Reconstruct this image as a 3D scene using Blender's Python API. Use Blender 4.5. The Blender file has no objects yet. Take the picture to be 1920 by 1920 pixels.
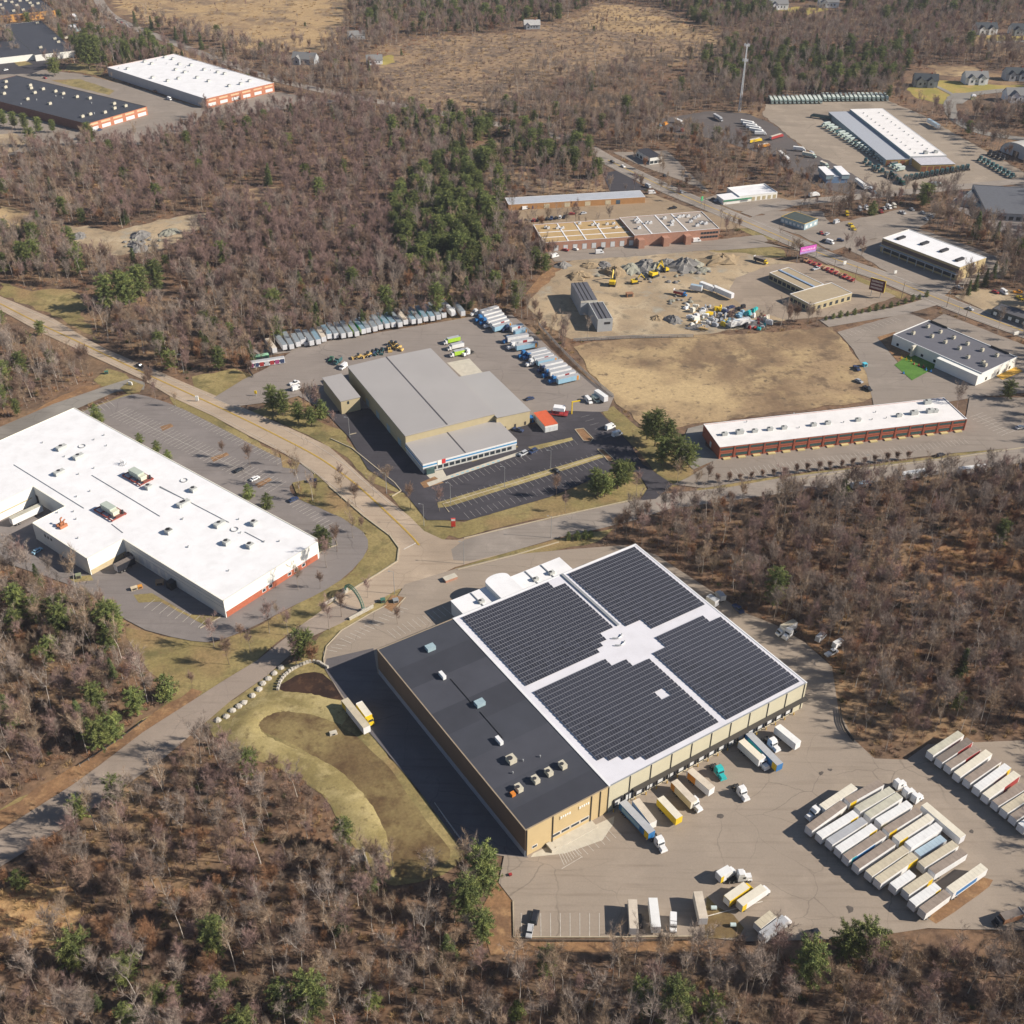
import bpy, math, random
import numpy as np
from mathutils import Vector, Matrix, Euler
R = math.radians
rnd = random.Random(7)
SC = bpy.context.scene
COL = SC.collection

# ---------------- camera, sky, sun, exposure ----------------
FOCAL, PITCH, ROLL, CAM_H = 2106.7, 0.611212, 0.008808, 280.0   # focal length in photo pixels (1920 wide)
cam = bpy.data.cameras.new('camera'); cam_o = bpy.data.objects.new('camera', cam); COL.objects.link(cam_o)
cam.sensor_fit = 'HORIZONTAL'; cam.sensor_width = 36.0; cam.lens = 36.0 * FOCAL / 1920.0
cam.clip_start = 1.0; cam.clip_end = 9000.0
cam_o.matrix_world = Matrix.Translation((0, 0, CAM_H)) @ Matrix.Rotation(math.pi/2 - PITCH, 4, 'X') @ Matrix.Rotation(ROLL, 4, 'Z')
SC.camera = cam_o
SUN_EL, SUN_AZ = R(32), R(-7)          # azimuth measured from +X
wd = bpy.data.worlds.new('World'); SC.world = wd; wd.use_nodes = True
wn = wd.node_tree; bg = wn.nodes['Background']
sky = wn.nodes.new('ShaderNodeTexSky'); sky.sky_type = 'NISHITA'; sky.sun_disc = False
sky.sun_elevation = SUN_EL; sky.sun_rotation = R(97); sky.air_density = 1.0; sky.dust_density = 0.4; sky.ozone_density = 2.0
wn.links.new(sky.outputs[0], bg.inputs[0]); bg.inputs[1].default_value = 0.06
sl = bpy.data.lights.new('sun', 'SUN'); sl.energy = 5.0; sl.angle = R(0.5); sl.color = (1.0, 0.91, 0.79)
so = bpy.data.objects.new('sun', sl); COL.objects.link(so)
sd = Vector((-math.cos(SUN_EL)*math.cos(SUN_AZ), -math.cos(SUN_EL)*math.sin(SUN_AZ), -math.sin(SUN_EL)))
so.rotation_euler = sd.to_track_quat('-Z', 'Y').to_euler(); so.location = (200, 0, 400)
SC.view_settings.view_transform = 'Standard'; SC.view_settings.look = 'None'
SC.view_settings.gamma = 1.0; SC.view_settings.use_curve_mapping = False
SC.view_settings.exposure = 0.55
SC.render.engine = 'CYCLES'
SC.cycles.max_bounces = 4; SC.cycles.diffuse_bounces = 2; SC.cycles.glossy_bounces = 2; SC.cycles.transparent_max_bounces = 8

def W(u, v, z=0.0):
    """photo pixel -> point of the place at height z"""
    x, y = u - 960.0, 960.0 - v
    c, s = math.cos(ROLL), math.sin(ROLL); x, y = c*x - s*y, s*x + c*y
    d = (x, FOCAL*math.cos(PITCH) + y*math.sin(PITCH), -FOCAL*math.sin(PITCH) + y*math.cos(PITCH))
    t = (CAM_H - z) / -d[2]
    return Vector((d[0]*t, d[1]*t, z))
def zm(x0, y0, s):
    return lambda x, y: (x0 + x/s, y0 + y/s)
def PX(x, y, z=0.0):
    """point of the place -> photo pixel (numpy ok)"""
    zz = z - CAM_H; ct, st = math.cos(PITCH), math.sin(PITCH)
    fw = y*ct - zz*st; up = y*st + zz*ct
    a, b = FOCAL*x/fw, FOCAL*up/fw
    c, s = math.cos(-ROLL), math.sin(-ROLL)
    return 960 + c*a - s*b, 960 - (s*a + c*b)

# ---------------- materials ----------------
MATS = {}
def pos_node(nt, local=False):
    if local:
        return nt.nodes.new('ShaderNodeTexCoord').outputs['Object']
    return nt.nodes.new('ShaderNodeNewGeometry').outputs['Position']
def noise(nt, vec, scale, detail=3, rough=.55):
    n = nt.nodes.new('ShaderNodeTexNoise'); n.inputs['Scale'].default_value = scale
    n.inputs['Detail'].default_value = detail; n.inputs['Roughness'].default_value = rough
    nt.links.new(vec, n.inputs['Vector']); return n.outputs['Fac']
def ramp(nt, fac, stops):
    r = nt.nodes.new('ShaderNodeValToRGB'); e = r.color_ramp.elements
    while len(e) < len(stops): e.new(.5)
    for el, (p, c) in zip(e, stops): el.position = p; el.color = (*c, 1)
    nt.links.new(fac, r.inputs[0]); return r.outputs[0]
def mixc(nt, fac, a, b, mode='MIX'):
    m = nt.nodes.new('ShaderNodeMix'); m.data_type = 'RGBA'; m.blend_type = mode
    for sock, val in ((m.inputs[0], fac), (m.inputs[6], a), (m.inputs[7], b)):
        if isinstance(val, (int, float)): sock.default_value = val
        elif isinstance(val, tuple): sock.default_value = (*val, 1)
        else: nt.links.new(val, sock)
    return m.outputs[2]
def base(name):
    m = bpy.data.materials.new(name); m.use_nodes = True
    return m, m.node_tree, m.node_tree.nodes['Principled BSDF']
def mat(name, rgb, rough=.75, var=.14, scale=.6, metal=0.0, spec=.3, per_obj=0.0, grime=0.0):
    """painted or plain surface with mottling, optional grime blotches and per-object shift"""
    if name in MATS: return MATS[name]
    m, nt, b = base(name)
    p = pos_node(nt)
    f = noise(nt, p, scale, 4)
    c = ramp(nt, f, [(.25, tuple(max(0, x*(1-var)) for x in rgb)), (.75, tuple(min(1, x*(1+var)) for x in rgb))])
    if grime:
        g = noise(nt, p, scale*.35 + .13, 5, .65)
        g2 = ramp(nt, g, [(.45, (0, 0, 0)), (.72, (1, 1, 1))])
        mm = nt.nodes.new('ShaderNodeMath'); mm.operation = 'MULTIPLY'; mm.inputs[1].default_value = grime
        nt.links.new(g2, mm.inputs[0])
        c = mixc(nt, mm.outputs[0], c, (.16, .13, .10))
    if per_obj:
        oi = nt.nodes.new('ShaderNodeObjectInfo')
        c2 = ramp(nt, oi.outputs['Random'], [(0, (1-per_obj,)*3), (1, (1+per_obj,)*3)])
        c = mixc(nt, 1.0, c, c2, 'MULTIPLY')
    nt.links.new(c, b.inputs['Base Color'])
    b.inputs['Roughness'].default_value = rough; b.inputs['Metallic'].default_value = metal
    b.inputs['Specular IOR Level'].default_value = spec
    MATS[name] = m; return m
def ground_mat(name, layers, rough=.95, fine=(.9, .12), cracks=None):
    """layers: list of (scale, detail, lo, hi, colour); first entry is just a colour"""
    if name in MATS: return MATS[name]
    m, nt, b = base(name); p = pos_node(nt)
    c = layers[0]
    for (sc, det, lo, hi, col) in layers[1:]:
        f = ramp(nt, noise(nt, p, sc, det, .6), [(lo, (0, 0, 0)), (hi, (1, 1, 1))])
        c = mixc(nt, f, c, col)
    if cracks:
        ds = nt.nodes.new('ShaderNodeVectorMath'); ds.operation = 'MULTIPLY_ADD'; ds.inputs[1].default_value = (7, 7, 0)
        nz = nt.nodes.new('ShaderNodeTexNoise'); nz.inputs['Scale'].default_value = .09; nz.inputs['Detail'].default_value = 5; nt.links.new(p, nz.inputs['Vector'])
        nt.links.new(nz.outputs['Color'], ds.inputs[0]); nt.links.new(p, ds.inputs[2])
        vo = nt.nodes.new('ShaderNodeTexVoronoi'); vo.feature = 'DISTANCE_TO_EDGE'; vo.inputs['Scale'].default_value = .055; nt.links.new(ds.outputs[0], vo.inputs['Vector'])
        ln = ramp(nt, vo.outputs['Distance'], [(0, (1, 1, 1)), (.011, (0, 0, 0))])
        mk = ramp(nt, noise(nt, p, .03, 2), [(.42, (0, 0, 0)), (.6, (.75, .75, .75))])
        c = mixc(nt, mixc(nt, 1.0, ln, mk, 'MULTIPLY'), c, cracks)
        st = nt.nodes.new('ShaderNodeMapping'); st.inputs['Scale'].default_value = (.035, .55, 1); st.inputs['Rotation'].default_value = (0, 0, .55); nt.links.new(p, st.inputs['Vector'])
        ty = ramp(nt, noise(nt, st.outputs[0], 1.0, 3, .6), [(.52, (1, 1, 1)), (.72, (.84, .83, .82))])
        c = mixc(nt, 1.0, c, ty, 'MULTIPLY')
    if fine:
        f = ramp(nt, noise(nt, p, fine[0], 6, .75), [(.3, (1-fine[1],)*3), (.7, (1+fine[1],)*3)])
        c = mixc(nt, 1.0, c, f, 'MULTIPLY')
    nt.links.new(c, b.inputs['Base Color'])
    b.inputs['Roughness'].default_value = rough; b.inputs['Specular IOR Level'].default_value = .2
    MATS[name] = m; return m

# ---------------- mesh helpers ----------------
class MB:
    def __init__(s): s.v = []; s.f = []; s.m = []
    def add(s, vs, fs, mi=0):
        k = len(s.v); s.v += [tuple(v) for v in vs]
        for f in fs: s.f.append(tuple(i+k for i in f)); s.m.append(mi)
        return s
    def box(s, x0, x1, y0, y1, z0, z1, mi=0, tx=0, ty=0, top=None, bottom=True):
        """tx,ty: inset of the top face; top: material of the top face"""
        vs = [(x0, y0, z0), (x1, y0, z0), (x1, y1, z0), (x0, y1, z0),
              (x0+tx, y0+ty, z1), (x1-tx, y0+ty, z1), (x1-tx, y1-ty, z1), (x0+tx, y1-ty, z1)]
        fs = [(0, 1, 5, 4), (1, 2, 6, 5), (2, 3, 7, 6), (3, 0, 4, 7)]
        if bottom: fs = [(3, 2, 1, 0)] + fs
        s.add(vs, fs, mi); s.add(vs[4:], [(0, 1, 2, 3)], mi if top is None else top); return s
    def prism(s, pts, z0, z1, mi=0, top=None, bottom=False):
        n = len(pts)
        vs = [(x, y, z0) for x, y in pts] + [(x, y, z1) for x, y in pts]
        s.add(vs, [(i, (i+1) % n, n+(i+1) % n, n+i) for i in range(n)], mi)
        s.add(vs[n:], [tuple(range(n))], mi if top is None else top)
        if bottom: s.add(vs[:n], [tuple(range(n))[::-1]], mi)
        return s
    def tube(s, p, q, r0, r1, n=5, mi=0, cap=False):
        p, q = Vector(p), Vector(q); d = (q-p)
        if d.length < 1e-6: return s
        d.normalize(); a = d.orthogonal().normalized(); b = d.cross(a)
        vs = []
        for c, r in ((p, r0), (q, r1)):
            for i in range(n):
                t = 2*math.pi*i/n; vs.append(c + a*(r*math.cos(t)) + b*(r*math.sin(t)))
        fs = [(i, (i+1) % n, n+(i+1) % n, n+i) for i in range(n)]
        if cap: fs += [tuple(range(n))[::-1], tuple(range(n, 2*n))]
        return s.add(vs, fs, mi)
    def ycyl(s, x, z, y0, y1, r, n=10, mi=0):
        return s.tube((x, y0, z), (x, y1, z), r, r, n, mi, True)
    def mesh(s, name, mats, smooth=False):
        me = bpy.data.meshes.new(name); me.from_pydata(s.v, [], s.f)
        mats = mats if isinstance(mats, (list, tuple)) else [mats]
        for m in mats: me.materials.append(m)
        if len(mats) > 1: me.polygons.foreach_set('material_index', s.m)
        if smooth: me.polygons.foreach_set('use_smooth', [True]*len(s.f))
        me.update(); return me
    def build(s, name, mats, parent=None, loc=None, rz=None, smooth=False):
        return inst(name, s.mesh(name, mats, smooth), parent, loc, rz)
def inst(name, me, parent=None, loc=None, rz=None):
    o = bpy.data.objects.new(name, me); COL.objects.link(o)
    if parent: o.parent = parent
    if loc is not None: o.location = loc
    if rz is not None: o.rotation_euler = (0, 0, rz)
    return o
def tag(o, label, cat=None, group=None):
    o['label'] = label
    if cat: o['category'] = cat
    if group: o['group'] = group
    return o
def thing(name, label, cat, loc=(0, 0, 0), rz=0, group=None):
    o = bpy.data.objects.new(name, None); COL.objects.link(o); o.location = loc; o.rotation_euler = (0, 0, rz)
    o.empty_display_size = .5
    return tag(o, label, cat, group)
def dup(root, loc=None, rz=None, label=None, group=None, scale=None):
    r = root.copy(); COL.objects.link(r)
    if loc is not None: r.location = loc
    if rz is not None: r.rotation_euler = (0, 0, rz)
    if scale: r.scale = (scale,)*3
    if label: r['label'] = label
    if group: r['group'] = group
    for ch in list(root.children):
        c = ch.copy(); COL.objects.link(c); c.parent = r
        for g in ch.children:
            d = g.copy(); COL.objects.link(d); d.parent = c
    return r

# ---------------- ground sheets ----------------
BLOCK = []        # world polygons where no woodland grows: (array, margin)
SHEETS = {}
LAYER = [0]
def ring(pxs, jit=0.0, step=5.0, seed=1):
    pts = [W(u, v).to_2d() for u, v in pxs]
    if not jit: return pts
    rr = random.Random(seed); out = []
    for i, p in enumerate(pts):
        q = pts[(i+1) % len(pts)]; L = (q-p).length; n = max(1, min(60, int(L/step)))
        d = (q-p)/L if L > 0 else Vector((1, 0)); nn = Vector((-d.y, d.x))
        for k in range(n):
            off = 0 if k == 0 else rr.uniform(-jit, jit)
            out.append(p + (q-p)*(k/n) + nn*off)
    return out
def sheet(name, pxs, m, jit=0.0, block=True, margin=1.0, world=False, z=None, smooth_corner=0):
    pts = [Vector(p) for p in pxs] if world else ring(pxs, jit, seed=len(pxs)*7+int(abs(pxs[0][0])))
    for _ in range(smooth_corner):
        q = []
        for i, p in enumerate(pts):
            nx = pts[(i+1) % len(pts)]; q += [p*.75+nx*.25, p*.25+nx*.75]
        pts = q
    if z is None:
        LAYER[0] += 1; z = -.345 + .004*LAYER[0]
    elif z > .5: z = (z-.83)*.1
    me = bpy.data.meshes.new(name); me.from_pydata([(p.x, p.y, z) for p in pts], [], [tuple(range(len(pts)))])
    me.materials.append(m); me.update()
    o = bpy.data.objects.new(name, me); COL.objects.link(o); o['kind'] = 'structure'
    if block: BLOCK.append((np.array([(p.x, p.y) for p in pts]), margin))
    return o
def strip_pts(pts, w):
    """left/right offsets of a world polyline"""
    L, Rr = [], []
    for i, p in enumerate(pts):
        a = pts[max(0, i-1)]; b = pts[min(len(pts)-1, i+1)]
        d = (b-a); d.normalize(); n = Vector((-d.y, d.x))
        L.append(p+n*w/2); Rr.append(p-n*w/2)
    return L, Rr
def smooth_line(pts, it=2):
    for _ in range(it):
        q = [pts[0]]
        for a, b in zip(pts[:-1], pts[1:]): q += [a*.75+b*.25, a*.25+b*.75]
        q.append(pts[-1]); pts = q
    return pts
def wl(pxs, it=0): return smooth_line([W(u, v).to_2d() for u, v in pxs], it)
def road(name, pxs, w, m, it=2, block=True):
    L, Rr = strip_pts(wl(pxs, it), w)
    return sheet(name, L + Rr[::-1], m, world=True, block=block, margin=2.0)
def line_mesh(mb, pts, w, z):
    L, Rr = strip_pts(pts, w)
    for i in range(len(pts)-1):
        mb.add([(*L[i], z), (*L[i+1], z), (*Rr[i+1], z), (*Rr[i], z)], [(3, 2, 1, 0)])
def kerb(mb, pxs, w=.25, h=.14, closed=False, it=0, z0=-.3):
    pts = wl(pxs, it)
    if closed: pts = pts + [pts[0]]
    L, Rr = strip_pts(pts, w)
    for i in range(len(pts)-1):
        a, b, c, d = L[i], L[i+1], Rr[i+1], Rr[i]
        vs = [(*a, z0), (*b, z0), (*c, z0), (*d, z0), (*a, h), (*b, h), (*c, h), (*d, h)]
        mb.add(vs, [(4, 7, 6, 5), (0, 4, 5, 1), (2, 6, 7, 3), (1, 5, 6, 2), (3, 7, 4, 0)])
def stalls(mb, p0, p1, n, depth, z, w=.12, px=True, both=False, base=True):
    """n+1 parking lines along p0->p1, drawn to the side given by the sign of depth (metres)"""
    a, b = (W(*p0).to_2d(), W(*p1).to_2d()) if px else (Vector(p0), Vector(p1))
    d = (b-a); nn = Vector((-d.y, d.x)).normalized()
    for i in range(n+1):
        p = a + d*(i/n)
        line_mesh(mb, [p - (nn*depth if both else nn*0), p + nn*depth], w, z)
    if base: line_mesh(mb, [a, b], w, z+.004)
# ---------------- ground ----------------
G_FLOOR = ground_mat('forest_floor', [(.15, .1, .068), (.012, 3, .4, .65, (.13, .088, .06)), (.05, 4, .45, .6, (.2, .122, .074)), (.16, 4, .52, .68, (.085, .052, .036)), (.011, 2, .56, .64, (.26, .172, .098))], fine=(.55, .4))
G_FIELD = ground_mat('dry_field', [(.29, .195, .115), (.0085, 4, .4, .6, (.2, .14, .095)), (.03, 5, .46, .6, (.155, .11, .08)), (.1, 4, .5, .66, (.34, .235, .135)), (.06, 4, .56, .66, (.12, .09, .068))], fine=(.4, .35))
G_GOLD = ground_mat('golden_field', [(.39, .265, .135), (.01, 4, .42, .58, (.29, .195, .11)), (.03, 5, .48, .62, (.2, .14, .09)), (.08, 4, .5, .66, (.43, .3, .16))], fine=(.4, .3))
G_GRASS = ground_mat('winter_grass', [(.225, .18, .075), (.03, 4, .4, .62, (.31, .245, .11)), (.09, 5, .48, .64, (.15, .128, .055)), (.02, 3, .53, .66, (.27, .18, .09)), (.3, 5, .55, .7, (.19, .14, .065))], fine=(.9, .28))
G_STRAW = ground_mat('straw_grass', [(.38, .31, .14), (.045, 5, .4, .6, (.225, .18, .075)), (.16, 5, .48, .66, (.38, .31, .15)), (.4, 5, .56, .7, (.2, .155, .07))], fine=(1.1, .22))
G_MOSS = ground_mat('basin_floor', [(.155, .108, .052), (.05, 5, .42, .6, (.235, .18, .08)), (.07, 5, .5, .64, (.1, .062, .032)), (.3, 5, .52, .68, (.14, .095, .045))], fine=(1.0, .25))
G_MUD = ground_mat('wet_mud', [(.055, .03, .02), (.1, 5, .4, .62, (.03, .018, .014)), (.25, 5, .55, .7, (.09, .05, .03))], fine=(1.0, .25), rough=.6)
G_DIRT = ground_mat('bare_dirt', [(.32, .225, .13), (.016, 5, .42, .58, (.2, .135, .082)), (.05, 5, .48, .62, (.38, .275, .15)), (.09, 5, .5, .64, (.16, .112, .072)), (.011, 3, .53, .62, (.45, .33, .18)), (.2, 5, .58, .7, (.13, .095, .065))], fine=(.5, .22))
G_SAND = ground_mat('graded_sand', [(.40, .305, .195), (.02, 5, .42, .6, (.29, .22, .145)), (.06, 5, .5, .64, (.48, .385, .26)), (.12, 5, .52, .66, (.22, .175, .12)), (.04, 5, .58, .68, (.33, .3, .24))], fine=(.8, .15))
G_LEAF = ground_mat('leaf_litter', [(.26, .148, .075), (.08, 4, .4, .62, (.18, .105, .06)), (.25, 4, .5, .66, (.32, .195, .1))], fine=(1.2, .3))
G_LAWN = ground_mat('suburban_lawn', [(.33, .26, .075), (.03, 3, .4, .62, (.25, .22, .06)), (.08, 4, .5, .66, (.38, .26, .1))], fine=(.6, .15))
G_TURF = ground_mat('green_turf', [(.075, .17, .03), (.2, 3, .4, .65, (.1, .21, .04))], fine=(1., .2))
def asphalt(name, c, dk=.78, lt=1.12, warm=(1, 1, 1)):
    f = lambda k: tuple(min(1, x*k*w) for x, w in zip(c, warm))
    return ground_mat(name, [c, (.02, 4, .42, .62, f(dk*.5+.5)), (.07, 5, .5, .66, f(lt)), (.018, 3, .58, .68, f(dk)), (.4, 4, .6, .75, f(.88))], fine=(1.6, .08), rough=.88, cracks=f(.55))
A_ROAD = asphalt('sun_bleached_road', (.40, .315, .235))
A_SIDE = asphalt('grey_side_road', (.29, .25, .215))
A_PATH = asphalt('greenish_lane', (.25, .23, .205))
A_YARD = asphalt('truck_yard_asphalt', (.305, .252, .202), .88, 1.07)
A_LOT = asphalt('plant_lot_asphalt', (.21, .186, .175), .84, 1.1)
A_CYARD = asphalt('bus_yard_asphalt', (.25, .215, .19), .9, 1.08)
A_FRESH = asphalt('fresh_dark_asphalt', (.058, .054, .062), .85, 1.2)
A_TAN = asphalt('tan_lot_asphalt', (.265, .225, .19), .84, 1.1)
A_LANE = asphalt('lower_lane_asphalt', (.29, .237, .195), .8, 1.1)
PAINT_W = mat('white_line_paint', (.62, .6, .56), .8, .2, 1.5)
PAINT_F = mat('worn_line_paint', (.55, .51, .45), .8, .3, 1.2)
PAINT_FD = mat('faint_line_paint', (.36, .34, .33), .8, .3, 1.2)
PAINT_Y = mat('yellow_line_paint', (.55, .36, .07), .8, .25, 1.2)
PAINT_B = mat('blue_line_paint', (.2, .42, .5), .8, .2, 1.2)
KERB = mat('pale_kerb_concrete', (.42, .36, .26), .9, .15, .8)
CONC = mat('pale_concrete', (.5, .46, .38), .9, .12, .5)

gp = bpy.data.meshes.new('ground')
gp.from_pydata([(-2400, -700, -.35), (2400, -700, -.35), (2400, 3600, -.35), (-2400, 3600, -.35)], [], [(0, 1, 2, 3)])
gp.materials.append(G_FLOOR); g_o = bpy.data.objects.new('ground', gp); COL.objects.link(g_o); g_o['kind'] = 'structure'

# open fields and brush (trees thinned there, not removed)
sheet('field', [(200, -20), (660, -20), (650, 40), (640, 72), (590, 98), (470, 92), (380, 62), (262, 38), (225, 15)], G_GOLD, jit=9, block=False)
sheet('field', [(690, 120), (760, 75), (900, 62), (985, 60), (1090, 28), (1130, 2), (1240, 15), (1360, 70), (1340, 105), (1200, 120), (1060, 140), (960, 185), (880, 232), (800, 215), (720, 170)], G_FIELD, jit=9, block=False)
sheet('field', [(1085, 36), (1110, 12), (1150, 8), (1240, 30), (1335, 62), (1350, 82), (1270, 76), (1180, 60), (1090, 52)], G_GOLD, jit=7, block=False)
sheet('field', [(890, 330), (960, 318), (1060, 325), (1130, 345), (1150, 366), (940, 372)], G_FIELD, jit=4, block=False)
sheet('field', [(420, 350), (520, 348), (525, 375), (440, 380)], G_FIELD, jit=4)
sheet('field', [(860, 290), (930, 262), (960, 272), (905, 300), (870, 312)], G_FIELD, jit=4)
sheet('field', [(0, 385), (40, 395), (110, 420), (30, 440), (-40, 430)], G_DIRT, jit=4)
sheet('field', [(0, 530), (60, 545), (130, 540), (170, 560), (150, 590), (190, 640), (120, 600), (0, 552)], G_GRASS, jit=2)
sheet('field', [(1740, 122), (1830, 125), (1850, 145), (1760, 140)], G_DIRT, jit=4)
sheet('field', [(-20, 1680), (60, 1655), (130, 1660), (150, 1720), (120, 1775), (-20, 1795)], ground_mat('golden_stalks', [(.42, .265, .125), (.06, 5, .42, .6, (.3, .18, .09)), (.25, 5, .5, .66, (.48, .32, .16)), (.15, 5, .55, .68, (.16, .1, .06))], fine=(1., .3)), jit=2, block=False)
sheet('field', [(1700, 1010), (1930, 990), (1930, 1110), (1800, 1130), (1720, 1090)], G_LEAF, jit=4, block=False)
sheet('gravel_yard', [(110, 425), (165, 422), (215, 434), (270, 420), (330, 406), (390, 398), (380, 425), (330, 455), (285, 472), (225, 478), (185, 470), (140, 450)], G_SAND, jit=2.5)
sheet('lawn', [(1700, 168), (1720, 148), (1770, 150), (1860, 158), (1925, 160), (1925, 172), (1830, 170), (1770, 195), (1725, 185)], G_LAWN, jit=2)
sheet('lawn', [(1830, 66), (1925, 64), (1925, 78), (1850, 76)], G_LAWN, jit=2)
sheet('lawn', [(1460, 18), (1490, 12), (1560, 16), (1510, 28)], G_LAWN, jit=2)
sheet('lawn', [(700, 110), (735, 102), (742, 116), (715, 122)], G_LAWN, jit=2)

# grass verges and basin
sheet('grass', [(360, 705), (440, 690), (480, 705), (455, 735), (400, 752), (365, 728)], G_GRASS, jit=1)
sheet('grass', [(175, 712), (200, 690), (235, 700), (245, 712), (190, 724)], G_GRASS, jit=1)
sheet('grass', [(0, 825), (120, 781), (240, 737), (262, 738), (190, 772), (60, 832), (0, 850)], G_GRASS, jit=.6)
sheet('grass', [(470, 770), (540, 752), (600, 790), (640, 805), (660, 835), (740, 905), (752, 925), (700, 905), (640, 850), (560, 808)], G_GRASS, jit=1)
sheet('grass', [(318, 740), (400, 778), (530, 856), (605, 890), (655, 928), (700, 965), (745, 1005), (756, 1028), (754, 1058), (718, 1086), (655, 1130), (560, 1172), (480, 1238), (400, 1290), (260, 1385), (-30, 1560), (-30, 1530), (130, 1450), (240, 1370), (330, 1300), (250, 1230), (235, 1175), (330, 1195), (400, 1205), (470, 1180), (560, 1130), (650, 1080), (690, 1030), (675, 985), (560, 900), (420, 810), (330, 765)], G_GRASS, jit=.8)
sheet('grass', [(560, 1240), (600, 1190), (640, 1150), (700, 1110), (745, 1098), (770, 1120), (680, 1165), (640, 1185), (612, 1215), (607, 1245), (580, 1260)], G_GRASS, jit=.6)
sheet('grass', [(805, 985), (860, 1008), (960, 982), (1080, 960), (1195, 935), (1215, 920), (1200, 885), (1140, 880), (1080, 910), (1030, 930), (960, 950), (870, 978), (830, 975)], G_GRASS, jit=.8)
sheet('grass', [(728, 925), (765, 922), (802, 972), (870, 978), (832, 1012), (795, 998)], G_GRASS, jit=.3)
sheet('grass', [(1130, 772), (1150, 760), (1195, 800), (1240, 825), (1290, 860), (1310, 900), (1250, 915), (1235, 890), (1190, 838)], G_GRASS, jit=.8)
sheet('grass', [(815, 1085), (855, 1064), (950, 1036), (1050, 1008), (1150, 990), (1120, 1015), (1000, 1040), (870, 1078), (840, 1095)], G_GRASS, jit=.5)
sheet('grass', [(1055, 1055), (1100, 1040), (1170, 1025), (1140, 1040), (1075, 1062)], G_GRASS, jit=.5)
sheet('grass', [(1330, 905), (1500, 888), (1700, 862), (1925, 832), (1925, 842), (1700, 872), (1500, 898), (1330, 918), (1290, 925)], G_GRASS, jit=.6)
sheet('grass', [(1300, 465), (1420, 455), (1470, 468), (1475, 482), (1380, 486), (1300, 480)], G_GRASS, jit=1)
sheet('grass', [(1330, 398), (1360, 402), (1460, 452), (1415, 442), (1350, 415)], G_GRASS, jit=1)
sheet('grass', [(1520, 490), (1560, 498), (1700, 552), (1690, 560), (1640, 548), (1560, 510)], G_GRASS, jit=1)
sheet('grass', [(380, 1340), (440, 1310), (520, 1250), (560, 1238), (610, 1250), (640, 1300), (700, 1380), (780, 1480), (850, 1560), (880, 1600), (830, 1640), (740, 1660), (700, 1650), (650, 1570), (620, 1510), (560, 1450), (450, 1400), (400, 1380)], G_GRASS, jit=.8)
def berm(pxs, w, hh, m, seed):
    """low mown earth bank with a rounded section"""
    pts = wl(pxs, 3); rr = random.Random(seed); mb = MB(); prof = [(-.5, -.1), (-.3, .55), (-.08, 1), (.14, .95), (.34, .5), (.5, -.1)]; rows = []
    for i, p in enumerate(pts):
        a = pts[max(0, i-1)]; b_ = pts[min(len(pts)-1, i+1)]; d = (b_-a).normalized(); n = Vector((-d.y, d.x)); e = min(1, i/4, (len(pts)-1-i)/4)
        rows.append([(*(p+n*(w*q*rr.uniform(.93, 1.07))), hh*z*e*rr.uniform(.9, 1.1)-.2) for q, z in prof])
    k = len(prof); mb.v = [v for r_ in rows for v in r_]
    for i in range(len(rows)-1):
        for j in range(k-1): mb.f.append((i*k+j, i*k+j+1, (i+1)*k+j+1, (i+1)*k+j)); mb.m.append(0)
    mb.build('grass_bank', m, smooth=True)['kind'] = 'structure'
sheet('grass', [(478, 1345), (540, 1330), (620, 1345), (680, 1390), (740, 1450), (800, 1540), (850, 1600), (800, 1650), (720, 1640), (718, 1560), (690, 1500), (630, 1440), (560, 1400), (490, 1370)], G_MOSS, jit=.5, smooth_corner=1)
berm([(655, 1340), (600, 1322), (540, 1312), (494, 1322), (464, 1343), (456, 1368), (474, 1392), (520, 1414), (590, 1440), (650, 1490), (690, 1550), (706, 1610), (712, 1655)], 10, .75, G_STRAW, 1)
sheet('grass', [(515, 1288), (560, 1262), (600, 1258), (640, 1290), (650, 1312), (560, 1306)], G_MUD, jit=.3, smooth_corner=1)
sheet('grass', [(1010, 520), (1060, 485), (1075, 500), (1030, 540), (985, 552)], G_LEAF, jit=1)
sheet('leaf_litter', [(0, 800), (150, 725), (190, 720), (170, 735), (60, 785), (0, 812)], G_LEAF, jit=1)
sheet('leaf_litter', [(-30, 1540), (130, 1440), (270, 1350), (360, 1290), (380, 1296), (290, 1372), (150, 1470), (-30, 1575)], G_LEAF, jit=.8)
sheet('leaf_litter', [(930, 1650), (962, 1690), (962, 1762), (1330, 1762), (1320, 1785), (920, 1790), (905, 1700)], G_LEAF, jit=1)
sheet('leaf_litter', [(1505, 1170), (1600, 1200), (1660, 1240), (1600, 1262), (1560, 1250), (1480, 1160)], G_LEAF, jit=2, block=False)

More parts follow.
